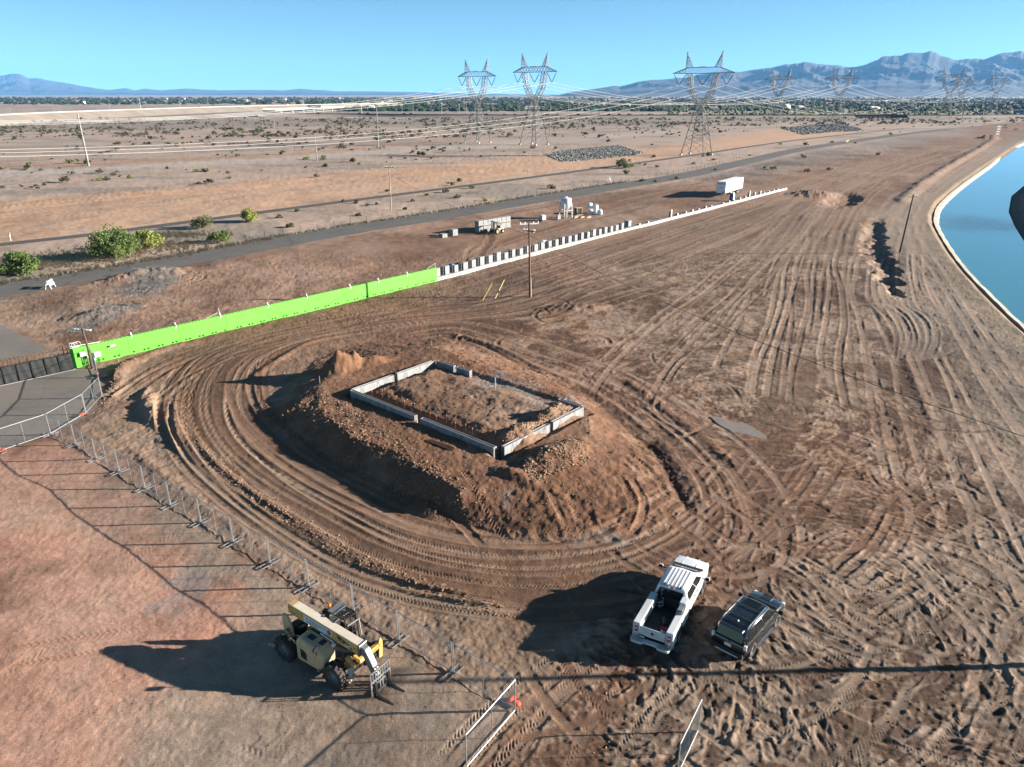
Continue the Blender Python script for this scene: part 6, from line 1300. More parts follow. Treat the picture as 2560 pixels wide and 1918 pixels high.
for ln in LINES:
    P = [Vector(TW_[k][0]) for k in ln]
    prev = P[0] - (P[1] - P[0]).normalized() * 440; nxt = P[-1] + (P[-1] - P[-2]); full = [prev] + P + [nxt]
    for i, k in enumerate(ln):
        d = (full[i + 2] - full[i]).normalized(); rz = math.atan2(d.y, d.x) - math.pi / 2; s_ = TW_[k][1]
        if first is None: first = make_tower(TLAB[k]); first.location = (*P[i], 0); first.rotation_euler = (0, 0, rz); first.scale = (s_,) * 3
        else: dup(first, (*P[i], 0), rz, TLAB[k], s_)
    # conductors
    sc_ = [TW_[ln[0]][1]] + [TW_[k][1] for k in ln] + [TW_[ln[-1]][1]]
    lab = {'T1': 'pale overhead conductors strung over the left tower of the pair', 'T2': 'pale overhead conductors strung over the right tower of the pair', 'T3': 'pale overhead conductors strung over the nearest big tower'}[ln[0]]
    w = thing('power_line', lab, 'power line', (*P[0], 0))
    for xo in (-11.6, 0, 11.6):
        gw_ = abs(xo) == 8.6
        for sub in ((-.25, .25) if not gw_ else (0,)):
            mb = MB(); pts = []
            for i in range(len(full) - 1):
                a, b = full[i], full[i + 1]; d = (b - a).normalized(); n_ = Vector((d.y, -d.x)); za, zb = (45 if gw_ else 31) * sc_[i], (45 if gw_ else 31) * sc_[i + 1]; L = (b - a).length
                sg = (9 if gw_ else 13.5) * (L / 434)
                for k in range(0 if i == 0 else 1, 33):
                    f = k / 32; p = a.lerp(b, f) + n_ * (xo * (sc_[i] * (1 - f) + sc_[i + 1] * f) + sub); pts.append((p.x - P[0].x, p.y - P[0].y, za * (1 - f) + zb * f - 4 * sg * f * (1 - f)))
            mb.tube(pts, .018 if gw_ else (.022 if ln[0] == 'T3' else .048), 4, False); mb.build('ground_wire' if gw_ else 'conductor', 'conductor' if not gw_ else 'galvanised', w)

# ---------------------------------------------------------------- wood and steel poles
def pole(label, base, h, r0, mat, lean=(0, 0), arms=(), name='utility_pole', lamp=False, grp=None, ins=True):
    t = thing(name, label, 'utility pole' if not lamp else 'lamp post', (base[0], base[1], 0), 0, grp)
    mb = MB(); mb.tube([(0, 0, -.4), (lean[0] * .5, lean[1] * .5, h * .5), (lean[0], lean[1], h)], [r0, r0 * .85, r0 * .65], 9); mb.build('shaft', mat, t, True)
    for z, L, ang, am in arms:
        dx, dy = math.cos(ang) * L / 2, math.sin(ang) * L / 2; lx, ly = lean[0] * z / h, lean[1] * z / h
        mb = MB(); mb.bar((lx - dx, ly - dy, z), (lx + dx, ly + dy, z), .12, .14); mb.build('crossarm', am, t)
        if ins:
            for f in (-.95, -.45, .45, .95): mb = MB(); mb.lathe([(.05, z + .06), (.09, z + .12), (.05, z + .2), (.08, z + .26), (.02, z + .3)], 8, (lx + dx * f, ly + dy * f, 0)); mb.build('insulator', 'white_plastic', t)
    return t
pb1 = (2.48, 98.59); pb2 = (33.2, 28.65); pbA = (-29.0, 179.38); pbR = (68.2, 128.7)
t = pole('brown wooden utility pole standing in the churned mud behind the pad', pb1, 10.1, .17, 'pole_wood', (-.2, 0), ((9.95, 2.6, .25, 'white_plastic'), (9.0, 1.7, -.5, 'pole_wood')))
for s_ in (-1, 1): mb = MB(); mb.cyl((s_ * .55 - .15, -.2 * s_, 8.8), (s_ * .55 - .15, -.2 * s_, 9.25), .1, 10); mb.build('switch', 'white_plastic', t)
mb = MB(); mb.tube([(.19, -.06, 0), (.12, -.06, 2.6)], .04, 6); mb.build('riser', 'white_plastic', t)
for (px, py, qx, qy, lab) in ((1233, 728, 1206, 752, 'left'), (1263, 715, 1238, 746, 'right')):
    a, b = G(qx, qy), G(px, py, .6); q = thing('guy_guard', 'yellow guy wire guard slanting from the mud, %s one of two by the wooden pole' % lab, 'guy guard', (*a, zat(*a)))
    mb = MB(); mb.tube([(0, 0, 0), (b[0] - a[0] - .1, (b[1] - a[1]) * .45, 2.1)], .05, 6); mb.build('sleeve', 'yellow_guard', q, True); mb = MB(); mb.tube([(0, 0, -.2), (0, 0, .15)], .03, 5); mb.build('anchor', 'steel_dark', q)
pole('wooden utility pole beyond the right picture edge whose long shadow crosses the foreground', pb2, 11.0, .2, 'pole_wood', (0, 0), ((10.6, 2.4, .9, 'pole_wood'),))
pole('grey utility pole with pale crossarm between the road and the narrow path', pbA, 10.1, .16, 'pole_grey', (.1, 0), ((9.9, 2.5, .05, 'pole_grey'),))
pole('dark leaning wooden pole between the trench and the canal', pbR, 10.0, .18, 'pole_dark', (.5, .1), ((9.6, 1.6, .2, 'pole_dark'),))
def span(a, b, za, zb, sag, label, r=.018, mat='wire_black'):
    mb = MB(); mb.tube([(a[0] + (b[0] - a[0]) * f, a[1] + (b[1] - a[1]) * f, za + (zb - za) * f - 4 * sag * f * (1 - f)) for f in [k / 28 for k in range(29)]], r, 5, False); return tag(mb.build('overhead_wire', mat, None), label, 'wire')
span(pb1, pb2, 8.4, 8.6, 1.6, 'black overhead wire sweeping from the wooden pole across the mud to the right edge', .022)
span(pb1, pbA, 8.4, 8.6, .9, 'black overhead wire from the wooden pole back to the grey pole past the block cubes', .02)
gp_ = 'tall grey poles along the power corridor'
for k, (bx, by, h, lean, lab) in enumerate(((222, 415, 19.1, -.3, 'thick leaning grey pole rising from the open desert at the left'), (946, 366, 19.5, .3, 'tall grey pole left of the tower pair'), (1374, 341, 17.5, 0, 'tall grey pole just right of the tower pair'), (1655, 320, 17.8, .5, 'tall grey pole between tower pair and nearest tower'), (1860, 304, 17.5, 0, 'tall grey pole right behind the nearest tower'), (1991, 297, 17.6, .4, 'tall grey pole beside the freeway between the far towers'), (1420, 303, 20, 0, 'thin pole behind the right tower of the pair'), (2290, 295, 20, 1.2, 'leaning grey pole by the freeway near the canal'))):
    pole(lab, G(bx, by), h, .3 if k else .42, 'pole_grey', (lean, 0), (), 'grey_pole', False, gp_)
for k, (bx, by, h, lab) in enumerate(((793, 403, 10, 'short wooden pole at the bushes left of the tower pair'), (737, 372, 9.5, 'dark short pole in the scrub left of the bush pole'), (688, 337, 10, 'short pole behind the straight desert track'), (657, 318, 10, 'second short pole along the desert track'), (638, 304, 9, 'farthest short pole along the desert track'))):
    pole(lab, G(bx, by), h, .2, 'pole_grey' if k != 1 else 'pole_wood', (0, 0), ((h - .2, 2.2, .2, 'pole_grey'),), 'utility_pole', False, 'short poles along the desert track', False)

# ---------------------------------------------------------------- vegetation
def rot_rand(rs):
    q = rs.randn(4); q /= np.linalg.norm(q); w, x, y, z = q
    return np.array([[1 - 2 * (y * y + z * z), 2 * (x * y - z * w), 2 * (x * z + y * w)], [2 * (x * y + z * w), 1 - 2 * (x * x + z * z), 2 * (y * z - x * w)], [2 * (x * z - y * w), 2 * (y * z + x * w), 1 - 2 * (x * x + y * y)]])
def leaf_cloud(rs, centres, per, size, flat=.75):
    """V,F for many small leaf sprays around clump centres (x,y,z,r)"""
    V = []; F = []
    for cx, cy, cz, r in centres:
        n = per
        d = rs.randn(n, 3); d /= np.linalg.norm(d, axis=1)[:, None]; rr = r * rs.rand(n) ** .45; P = d * rr[:, None] * np.array([1, 1, flat]) + np.array([cx, cy, cz])
        for p in P:
            s = size * rs.uniform(.6, 1.4); a = rs.randn(3); a /= np.linalg.norm(a); b = np.cross(a, rs.randn(3)); b /= np.linalg.norm(b) + 1e-9
            k = len(V); V += [tuple(p - a * s * .6), tuple(p + b * s * .35), tuple(p + a * s * .6), tuple(p - b * s * .35)]; F.append((k, k + 1, k + 2, k + 3))
    return V, F
def make_bush(name, label, cat, rs, w, h, mat, nclump, per, leafsize, loc, grp=None, trunk=True, open_=.0):
    t = thing(name, label, cat, loc, rs.uniform(0, 6), grp)
    cs = []
    for k in range(nclump):
        a = rs.uniform(0, 6.283); q = rs.rand() ** .6; r = w / 2 * q * .78
        z = h * (.16 + .64 * rs.rand() * math.sqrt(max(0, 1 - q * q * .75))) if trunk else h * rs.uniform(.18, .7) * math.sqrt(max(.1, 1 - q * q * .8))
        cs.append((r * math.cos(a), r * math.sin(a), z, min(w, h * 1.4) * rs.uniform(.12, .22)))
    V, F = leaf_cloud(rs, cs, per, leafsize); mb = MB(); mb.v = V; mb.f = F; o = mb.build('crown' if trunk else 'foliage', mat, t, recalc=False)
    mb = MB(); nb = 7 if trunk else 6
    for k in range(nb):
        c = cs[k % len(cs)]; mb.tube([(rs.uniform(-.1, .1), rs.uniform(-.1, .1), -.1), (c[0] * .35, c[1] * .35, c[2] * .5), (c[0], c[1], c[2])], [.03 * h, .018 * h, .006 * h], 5)
    mb.build('trunk' if trunk else 'stems', 'bark', t); return t
rs = np.random.RandomState(5)
TREES = [(288, 646, 6.0, 8.2, 'leaf_green', 'largest dark green mesquite tree beside the asphalt road', 46, 150), (52, 686, 4.3, 6.8, 'leaf_green', 'rounded green mesquite tree at the left edge by the road', 30, 130), (372, 622, 4.3, 5.0, 'leaf_yellow', 'yellow green palo verde tree touching the largest mesquite', 24, 120), (330, 634, 3.4, 4.6, 'leaf_olive', 'small olive tree in the gap between the two largest trees', 18, 100),
         (508, 571, 3.3, 4.6, 'leaf_olive', 'brownish green round tree by the narrow path, left of a brighter one', 20, 110), (622, 556, 3.6, 4.6, 'leaf_yellow', 'bright green round tree overlapping the narrow path', 22, 120), (546, 608, 3.1, 4.8, 'leaf_green', 'low green tree nearest the road, right of the tree pair', 18, 110), (1562, 420, 4.2, 7.4, 'leaf_olive', 'wide olive palo verde below the riprap slope', 24, 100)]
for px, py, h, w, m, lab, nc, per in TREES:
    b = G(px, py); make_bush('tree', lab, 'tree', rs, w, h, m, nc, per, .3 if h > 3.5 else .24, (b[0], b[1], 0))
SH = [(918, 515, 1.5, 'low bush left of the grey pole by the road'), (942, 512, 1.3, 'green tuft bush under the grey pole'), (1031, 504, 1.5, 'spreading bush right of the grey pole'), (1066, 489, 1.4, 'low bush at the path edge above the block yard'), (1115, 480, 2.4, 'wide low bush at the path edge above the forklift'), (1144, 496, 2.2, 'olive bush beside a clump of dry grass'), (1179, 471, 1.9, 'small green bush touching the path'), (1212, 503, 1.9, 'bright bush at the road edge above the forklift'), (897, 540, 1.6, 'grey bush between pole and road'), (1014, 525, 1.4, 'small bush between pole and road edge'),
      (1606, 454, 2.4, 'round green bush on the road edge left of the trailer'), (1638, 455, 1.3, 'tiny bush right of the round road edge bush'), (1692, 448, 1.8, 'green bush on the road edge near the trailer'), (1949, 362, 2.6, 'dark bush between path and road beyond the trailer'), (2081, 357, 3.2, 'wide bush right of the dark bush beyond the trailer'), (2007, 395, 3.4, 'long low bush between road and mud beyond the trailer'), (1933, 424, 3.0, 'olive bush behind the trailer'), (2073, 426, 2.6, 'round bush at the mud edge right of the trailer'), (2196, 389, 3.0, 'grey green bush at the far mud edge'), (2019, 430, 3.0, 'flat bush at the mud edge behind the trailer'),
      (1733, 411, 1.9, 'dark bush at the feet of the nearest tower'), (1785, 401, 2.4, 'dry bush beside the nearest tower footing'), (2283, 311, 5.0, 'large dark bush before the freeway near the wash bridge'), (2310, 304, 5.0, 'large round bush against the freeway barrier'), (2455, 300, 8.0, 'large dark tree clump by the freeway near the canal'), (2463, 306, 5.5, 'dense bush in front of the freeway tree clump'), (2540, 326, 4.2, 'bright yellow green bush on the canal bank'), (2513, 321, 3.4, 'green bush on the canal bank left of the brightest one'), (700, 546, 2.0, 'grey bush between path and road'), (742, 530, 1.6, 'olive bush close to the path'), (727, 570, 2.2, 'dry yellowish bush near the road'), (251, 452, 3.0, 'bright small bush on the desert edge at the left'), (515, 429, 3.2, 'yellow green bush beside a grey one on the desert edge'), (490, 431, 3.0, 'grey green bush beside the yellow green one'), (325, 446, 2.2, 'small bush near the bright one on the desert edge'), (805, 401, 5.0, 'dark bush mass around the short wooden pole'), (768, 400, 4.2, 'dark bush left of the short wooden pole'), (1330, 372, 5.0, 'grey bush at the foot of the right tower of the pair'), (2225, 338, 4.2, 'long low bush by the wash beyond the yellow marker')]
for px, py, w, lab in SH:
    b = G(px, py); m = 'leaf_yellow' if ('bright' in lab or 'yellow green' in lab) and 'dry' not in lab else ('leaf_dry' if 'grey' in lab or 'dry' in lab else ('leaf_green' if 'dark' in lab or 'dense' in lab else 'leaf_olive'))
    make_bush('shrub', lab, 'shrub', rs, w, w * rs.uniform(.55, .7), m, 12, 45, .16 + .02 * w, (b[0], b[1], 0), None, False)
# desert scrub: 5 kinds, the nearest 260 as single shrubs, the rest as one mass
kinds = []
for k in range(5):
    cs = []
    for j in range(7): a = rs.uniform(0, 6.28); r = rs.rand() * .5; cs.append((r * math.cos(a), r * math.sin(a), rs.uniform(.2, .55), rs.uniform(.2, .32)))
    V, F = leaf_cloud(rs, cs, 16, .24); kinds.append((np.array(V), np.array(F)))
cand = []
while len(cand) < 3300:
    x, y = rs.uniform(-1, 1), rs.rand(); Y = 190 + 700 * y ** 1.2; X = x * (.72 * Y + 20)
    # photo pixel of the spot
    dep = Y * CP + CAM_H * SP; px = 1280 + FPX * X / dep; py = 959 - FPX * (Y * SP - CAM_H * CP) / dep
    dens = .0
    top_road = np.interp(px, [-300, 0, 860, 1467, 1972, 2300], [660, 607, 500, 420, 350, 318])
    if py < np.interp(px, [-300, 0, 430, 860, 1250, 1700, 2100, 2560], [560, 480, 455, 420, 392, 345, 318, 318]): dens = .22 if py > 345 else 1.0
    elif py < top_road: dens = .015
    else: dens = .10 if py < top_road + 70 and px > 650 and px < 2250 else 0
    if px > 1180 and py > np.interp(px, [1100, 1300, 2560], [352, 325, 308]): dens *= .25
    if px < 640 and py < 318 and py > 268: dens *= max(0, min(1, (py - 296 + px * .01) / 14))
    if py < 296: dens = 0
    nz_ = fbm(np.array([X / 18]), np.array([Y / 30]), 3, 15)[0]
    if rs.rand() < dens * sst(.35, .65, nz_): cand.append((X, Y))
cand.sort(key=lambda q: q[1])
meshes = []
for k, (V, F) in enumerate(kinds):
    me = bpy.data.meshes.new('scrub'); me.from_pydata(V.tolist(), [], F.tolist()); me.materials.append(M(['leaf_dry', 'leaf_olive', 'leaf_dry', 'leaf_dry', 'leaf_dry'][k])); meshes.append(me)
for i, (X, Y) in enumerate(cand[:260]):
    o = bpy.data.objects.new('desert_shrub', meshes[rs.randint(5)]); C.objects.link(o); s_ = min(3.6, rs.lognormal(.5, .45)); o.location = (X, Y, -.05); o.scale = (s_, s_, s_ * rs.uniform(.7, 1.0)); o.rotation_euler = (0, 0, rs.uniform(0, 6))
    tag(o, 'small dry desert shrub scattered over the open ground beyond the path', 'shrub', 'desert shrubs scattered beyond the path')
def mass(name, items, mats, label):
    for mi, mname in enumerate(mats):
        VV = []; FF = []; b = 0
        for (x, y, z, sx_, sy_, s_z, k) in items:
            if k % len(mats) != mi: continue
            V, F = kinds[k % 5]; a = rs.uniform(0, 6.28); ca, sa = math.cos(a), math.sin(a)
            P = np.stack([(V[:, 0] * ca - V[:, 1] * sa) * sx_ + x, (V[:, 0] * sa + V[:, 1] * ca) * sy_ + y, V[:, 2] * s_z + z], 1); VV.append(P); FF.append(F + b); b += len(P)
        if not VV: continue
        VV = np.concatenate(VV); FF = np.concatenate(FF); me = bpy.data.meshes.new(name); me.from_pydata(VV.tolist(), [], FF.tolist()); me.materials.append(M(mname)); o = bpy.data.objects.new(name, me); C.objects.link(o); tag(o, label + (', greyish', ', olive green', ', brownish')[mi], 'scrub', None, 'stuff')
mass('desert_scrub', [(x, y, -.05, s_, s_, s_ * .85, rs.randint(10)) for x, y in cand[260:] for s_ in (min(4.2, rs.lognormal(.55, .5)),)], ['leaf_dry', 'leaf_olive', 'leaf_dry'], 'far low scrub covering the desert before the freeway')
# dry grass fringe along the road and beneath the trees
def grass(name, spots, label, h=.5):
    V = []; F = []
    for x, y in spots:
        for k in range(7):
            a = rs.uniform(0, 6.28); l = h * rs.uniform(.5, 1.2); bx, by = x + rs.uniform(-.15, .15), y + rs.uniform(-.15, .15); i = len(V); w = .05
            V += [(bx - w, by, -.02), (bx + w, by, -.02), (bx + math.cos(a) * l * .5, by + math.sin(a) * l * .5, l)]; F.append((i, i + 1, i + 2))
    mb = MB(); mb.v = V; mb.f = F; o = mb.build(name, 'dry_grass', None, recalc=False); tag(o, label, 'grass', None, 'stuff')
sp = []
for (xx, yy) in dense(offs(ROAD1, 4.6), .35):
    if yy < 240:
        for k in range(4):
            if rs.rand() < (.95 if xx < -45 else .35): sp.append((xx + rs.normal(0, .9 if xx < -45 else .4), yy + rs.normal(0, .9 if xx < -45 else .4)))
grass('dry_grass', sp, 'pale dry grass fringe along the far edge of the asphalt road', .5)
sp = [(b[0] + rs.normal(0, 4.5), b[1] + rs.normal(0, 2.2)) for b in GP([(100, 668), (180, 650), (240, 640), (410, 615), (450, 590), (330, 625)]) for k in range(260)]
grass('weeds', sp, 'tangle of dry weeds under the roadside trees', .7)

# ---------------------------------------------------------------- stones
def rocks(name, spots, mat, label, squash=.7):
    V = []; F = []
    O = np.array([(1, 0, 0), (-1, 0, 0), (0, 1, 0), (0, -1, 0), (0, 0, 1), (0, 0, -1)], float); OF = np.array([(0, 2, 4), (2, 1, 4), (1, 3, 4), (3, 0, 4), (2, 0, 5), (1, 2, 5), (3, 1, 5), (0, 3, 5)])
    VV = []; FF = []; b = 0
    for x, y, z, s_ in spots:
        P = (O * rs.uniform(.55, 1.25, (6, 1)) + rs.normal(0, .18, (6, 3))) @ rot_rand(rs).T * s_; P[:, 2] *= squash; VV.append(P + np.array([x, y, z])); FF.append(OF + b); b += 6
    VV = np.concatenate(VV); FF = np.concatenate(FF); me = bpy.data.meshes.new(name); me.from_pydata(VV.tolist(), [], FF.tolist()); me.materials.append(M(mat)); o = bpy.data.objects.new(name, me); C.objects.link(o); tag(o, label, 'stones', None, 'stuff')
def fill(poly, n, s0, s1, zf=None):
    xs = [p[0] for p in poly]; ys = [p[1] for p in poly]; X = rs.uniform(min(xs), max(xs), n * 4); Y = rs.uniform(min(ys), max(ys), n * 4); k = inpoly(X, Y, poly); X, Y = X[k][:n], Y[k][:n]
    return [(x, y, (zf(x, y) if zf else .05), rs.uniform(s0, s1)) for x, y in zip(X, Y)]
rocks('riprap', fill(GP([(1362, 386), (1420, 375), (1490, 369), (1545, 364), (1612, 383), (1560, 392), (1430, 404), (1400, 404)]), 3800, .35, .75), 'rock_grey', 'grey riprap stones covering the slope above the path')
rocks('riprap', fill(GP([(1955, 322), (2030, 313), (2100, 310), (2150, 322), (2160, 328), (2080, 330), (2010, 338)]), 2600, .6, 1.3), 'rock_grey', 'grey riprap stones by the wash bridge')
def gz(x, y): return zat(x, y)
def zv(sp):
    X = np.array([q[0] for q in sp]); Y = np.array([q[1] for q in sp]); z = macro(X, Y); a, ok = NR.sample(X, Y, NR.h); b_, ok2 = MR.sample(X, Y, MR.h); z = z + np.where(ok, a, b_); return [(x, y, zz, s_) for (x, y, _, s_), zz in zip(sp, z)]
rocks('gravel', zv(fill(GP([(308, 735), (330, 690), (400, 668), (445, 676), (440, 705), (390, 735), (345, 748)]), 3600, .03, .10) + fill(GP([(160, 830), (190, 805), (235, 765), (300, 758), (350, 770), (290, 795), (210, 830)]), 2400, .03, .09)), 'gravel_grey', 'grey gravel dumped in two heaps beyond the green wall')
cl = fill(PAD_TOE, 3000, .03, .10) + fill(GP([(690, 1090), (820, 1010), (1150, 1240), (1180, 1310), (1020, 1265), (815, 1140)]), 1500, .04, .13)
cl += fill(GP([(1300, 1160), (1450, 1090), (1480, 1140), (1330, 1200)], 1.5), 700, .05, .15) + fill(GP([(1230, 1090), (1450, 1010), (1440, 1030), (1240, 1120)], 1.7), 900, .05, .14)
for line, n, sp_ in (([(285, 965), (290, 930), (345, 900), (430, 868)], 500, .35), ([(262, 1010), (285, 960), (290, 940)], 500, .4), ([(440, 1000), (462, 1085), (640, 1245), (880, 1390), (1130, 1495), (1260, 1530)], 1500, .32), ([(1085, 838), (1320, 925), (1500, 1022), (1646, 1135), (1735, 1290)], 400, .4)):
    L_ = dense(GP(line), .05); cl += [(x + rs.normal(0, sp_), y + rs.normal(0, sp_), 0, rs.uniform(.03, .11)) for x, y in [L_[i] for i in rs.randint(0, len(L_), n)]]
cl += fill(MUDF, 8000, .02, .085)
rocks('soil_clods', zv(cl), 'rock_soil', 'loose clods and stones strewn over the churned soil', .75)
rocks('gravel', zv(fill(GRAVEL, 3500, .012, .04)), 'rock_soil', 'fine gravel strewn over the apron before the fence')

# ---------------------------------------------------------------- freeway, bridge, traffic
mk('freeway_concrete', (.52, .49, .44), .8, 0, .06, .05); mk('freeway_asphalt', (.075, .073, .075), .85, 0, .12, .05); mk('slope_soil', (.33, .27, .21), .95, 0, .12, .04)
def bank(name, cl, hw, z, mat, side=10.0, smat='slope_soil'):
    P = dense(cl, 12.0); mb = MB(); l, r = offs(P, hw), offs(P, -hw); mb.add([(x, y, z) for p in zip(l, r) for x, y in p], [(2 * i + 1, 2 * i, 2 * i + 2, 2 * i + 3) for i in range(len(P) - 1)]); struct(name, mb, mat)
    for s_ in (1, -1):
        e1, e2 = offs(P, s_ * (hw + .01)), offs(P, s_ * (hw + side)); mb = MB(); mb.add([q for (a, b), (c, d) in zip(e1, e2) for q in ((a, b, z - .02), (c, d, -.3))], [(2 * i, 2 * i + 1, 2 * i + 3, 2 * i + 2) for i in range(len(P) - 1)]); struct(name + '_slope', mb, smat)
    return P
FW1 = GP([(-700, 330), (-300, 304), (0, 286), (300, 274.5), (600, 265.5), (860, 260), (980, 258)], 7.0)
P1 = bank('freeway_road', cat(FW1, 5), 20, 7.0, 'freeway_concrete', 26)
FW2 = GP([(640, 286), (760, 285), (900, 285), (1100, 287), (1400, 288), (1720, 288), (2000, 288), (2120, 288)], 2.6); FW3 = GP([(2250, 288), (2400, 288), (2560, 287), (2800, 286)], 2.6)
P2 = bank('freeway_road', cat(FW2, 5), 17, 2.6, 'freeway_asphalt', 8); P3 = bank('freeway_road', cat(FW3, 5), 17, 2.6, 'freeway_asphalt', 8)
def barrier(P, off, z, label):
    mb = MB(); q = offs(P, off)
    for a, b in zip(q[:-1], q[1:]): mb.bar((*a, z + .45), (*b, z + .45), .3, .9)
    return tag(mb.build('crash_barrier', 'concrete', None), label, 'barrier')
barrier(P1, -19.5, 7.0, 'pale concrete barrier along the elevated freeway edge'); 
mk('barrier_dark', (.11, .10, .10), .9, 0, .1, .2)
for P_, lab in ((P2, 'dark barrier along the long low freeway before the trees'), (P3, 'dark barrier along the freeway right of the wash bridge')):
    o = barrier(P_, -16.6, 2.6, lab); o.data.materials[0] = M('barrier_dark')
# bridge over the wash
a, b = FW2[-1], FW3[0]; L = math.dist(a, b); an = math.atan2(b[1] - a[1], b[0] - a[0]); br = thing('road_bridge', 'dark girder bridge carrying the freeway over the wash', 'bridge', (*a, 0), an)
mb = MB(); mb.b2(-2, L + 2, -17, 17, 2.1, 2.62); mb.build('deck', 'freeway_asphalt', br)
for y in (-16.8, 16.8): mb = MB(); mb.b2(-2, L + 2, y - .25, y + .25, 2.62, 3.5); mb.build('parapet', 'barrier_dark', br)
for k in range(5): mb = MB(); mb.b2(-2, L + 2, -15 + k * 7.5 - .4, -15 + k * 7.5 + .4, 1.2, 2.1); mb.build('girder', 'barrier_dark', br)
for k in range(1, 6):
    for y in (-12, 0, 12): mb = MB(); mb.cyl((L * k / 6, y, -.5), (L * k / 6, y, 1.3), .5, 8); mb.build('pier', 'barrier_dark', br)
# overpass at the left where the elevated freeway crosses
a, b = G(672, 276, 6), G(850, 268, 6); L = math.dist(a, b); an = math.atan2(b[1] - a[1], b[0] - a[0]); br = thing('overpass', 'concrete overpass with dark underside at the end of the elevated freeway', 'bridge', (*a, 0), an)
mb = MB(); mb.b2(0, L, -9, 9, 5.6, 6.6); mb.build('deck', 'freeway_concrete', br); mb = MB(); mb.b2(0, L, 3, 8, 0, 5.6); mb.build('gap_shade_wall', 'barrier_dark', br)  # dark wall under the whole deck stands in for the shade in the gap
for y in (-8.8, 8.8): mb = MB(); mb.b2(0, L, y - .25, y + .25, 6.6, 7.6); mb.build('parapet', 'freeway_concrete', br)
for k in range(7): mb = MB(); mb.bar((L * (k + .5) / 7, -8, -.2), (L * (k + .5) / 7, -8, 5.6), 1.3); mb.build('pier', 'freeway_concrete', br)
# cars
def make_car(col, mat):
    t = thing('car', '%s car driving on the far freeway' % col, 'car', group='cars on the far freeway')
    mb = MB(); mb.loft([[(-2.2, -.9, .3), (-2.2, .9, .3), (-2.2, .85, .95), (-2.2, -.85, .95)], [(0, -.95, .25), (0, .95, .25), (0, .9, 1.0), (0, -.9, 1.0)], [(2.2, -.85, .3), (2.2, .85, .3), (2.2, .8, .8), (2.2, -.8, .8)]]); mb.build('body', mat, t, bevel=.08)
    mb = MB(); mb.loft([[(-1.7, -.8, .95), (1.0, -.8, .95), (1.0, .8, .95), (-1.7, .8, .95)], [(-1.3, -.65, 1.5), (.3, -.65, 1.5), (.3, .65, 1.5), (-1.3, .65, 1.5)]]); mb.build('cabin', 'glass_dark', t)
    for x in (-1.35, 1.35):
        for y in (-.82, .82): mb = MB(); mb.cyl((x, y - .1, .33), (x, y + .1, .33), .33, 12); mb.build('wheel', 'rubber', t)
    return t
protos = {}
def put_car(x, y, z, an, col):
    if col not in protos: protos[col] = make_car(col, 'car_' + col); o = protos[col]; o.location = (x, y, z); o.rotation_euler = (0, 0, an)
    else: dup(protos[col], (x, y, z), an)
def traffic(P, z, n, hw, f0=0, f1=1):
    Lc = len(P)
    for k in range(n):
        i = int((f0 + (f1 - f0) * rs.rand()) * (Lc - 2)); p, q = P[i], P[i + 1]; an = math.atan2(q[1] - p[1], q[0] - p[0]); o = rs.choice([-11, -7, 7, 11]) * hw
        put_car(p[0] - math.sin(an) * o, p[1] + math.cos(an) * o, z, an if o < 0 else an + math.pi, rs.choice(['white', 'white', 'silver', 'black', 'black', 'blue', 'red']))
traffic(P2, 2.62, 34, 1, .05, 1); traffic(P3, 2.62, 12, 1, 0, .7); traffic(P1, 7.02, 9, 1, .3, 1)
q = G(2545, 284, 3); t = thing('lorry', 'dark blue lorry on the freeway at the right picture edge', 'lorry', (q[0], q[1], 2.62), .0); mb = MB(); mb.b2(-6, 6, -1.25, 1.25, 1.1, 4.0); mb.build('cargo_box', 'car_blue', t); mb = MB(); mb.b2(6.2, 8.4, -1.2, 1.2, .6, 3.1); mb.build('cab', 'car_white', t)
for x in (-4.5, -3.2, 4, 7.6): mb = MB(); mb.cyl((x, -1.2, .5), (x, 1.2, .5), .5, 10); mb.build('axle', 'rubber', t)
# overhead signs and freeway lamps
for px, py, w, lab in ((787, 266, 22, 'green overhead freeway sign above the overpass'), (1488, 276, 9, 'green overhead freeway sign on two posts before the trees')):
    q = G(px, py + 14, 2); t = thing('freeway_sign', lab, 'sign', (*q, 2.0), .1)
    for s_ in (-1, 1): mb = MB(); mb.bar((s_ * w * .5, 0, 0), (s_ * w * .5, 0, 8), .35); mb.build('post', 'galvanised', t)
    mb = MB(); mb.box((0, -.3, 7.3), (w * .85, .2, 3.6)); mb.build('panel', 'sign_green', t); mb = MB(); mb.box((0, -.42, 7.6), (w * .5, .05, .7)); mb.box((0, -.42, 6.5), (w * .4, .05, .5)); mb.build('legend', 'sticker_white', t); mb = MB(); mb.bar((-w * .5, 0, 8), (w * .5, 0, 8), .4); mb.build('beam', 'galvanised', t)
lampt = None
for px, py, h in ((136, 281, 16), (275, 275, 15), (352, 271, 26), (452, 268, 18), (505, 264, 16), (521, 264, 24), (638, 258, 24), (658, 257, 30), (702, 257, 22), (759, 262, 34), (773, 256, 28), (804, 256, 22), (905, 288, 20), (1006, 289, 18), (1033, 285, 22), (1105, 285, 20), (1148, 285, 18), (1166, 283, 20), (1220, 283, 20), (1232, 283, 18), (1302, 262, 22)):
    q = G(px, py, 0)
    if lampt is None:
        lampt = pole('thin pale freeway lamp post on the horizon', q, 10.0, .16, 'galvanised', (0, 0), ((9.9, 3.0, .0, 'galvanised'),), 'highway_lamp', True, 'lamp posts along the far freeway', False); lampt.scale = (h / 14,) * 3
    else: dup(lampt, (*q, 0), rs.uniform(0, 3), None, h / 14)

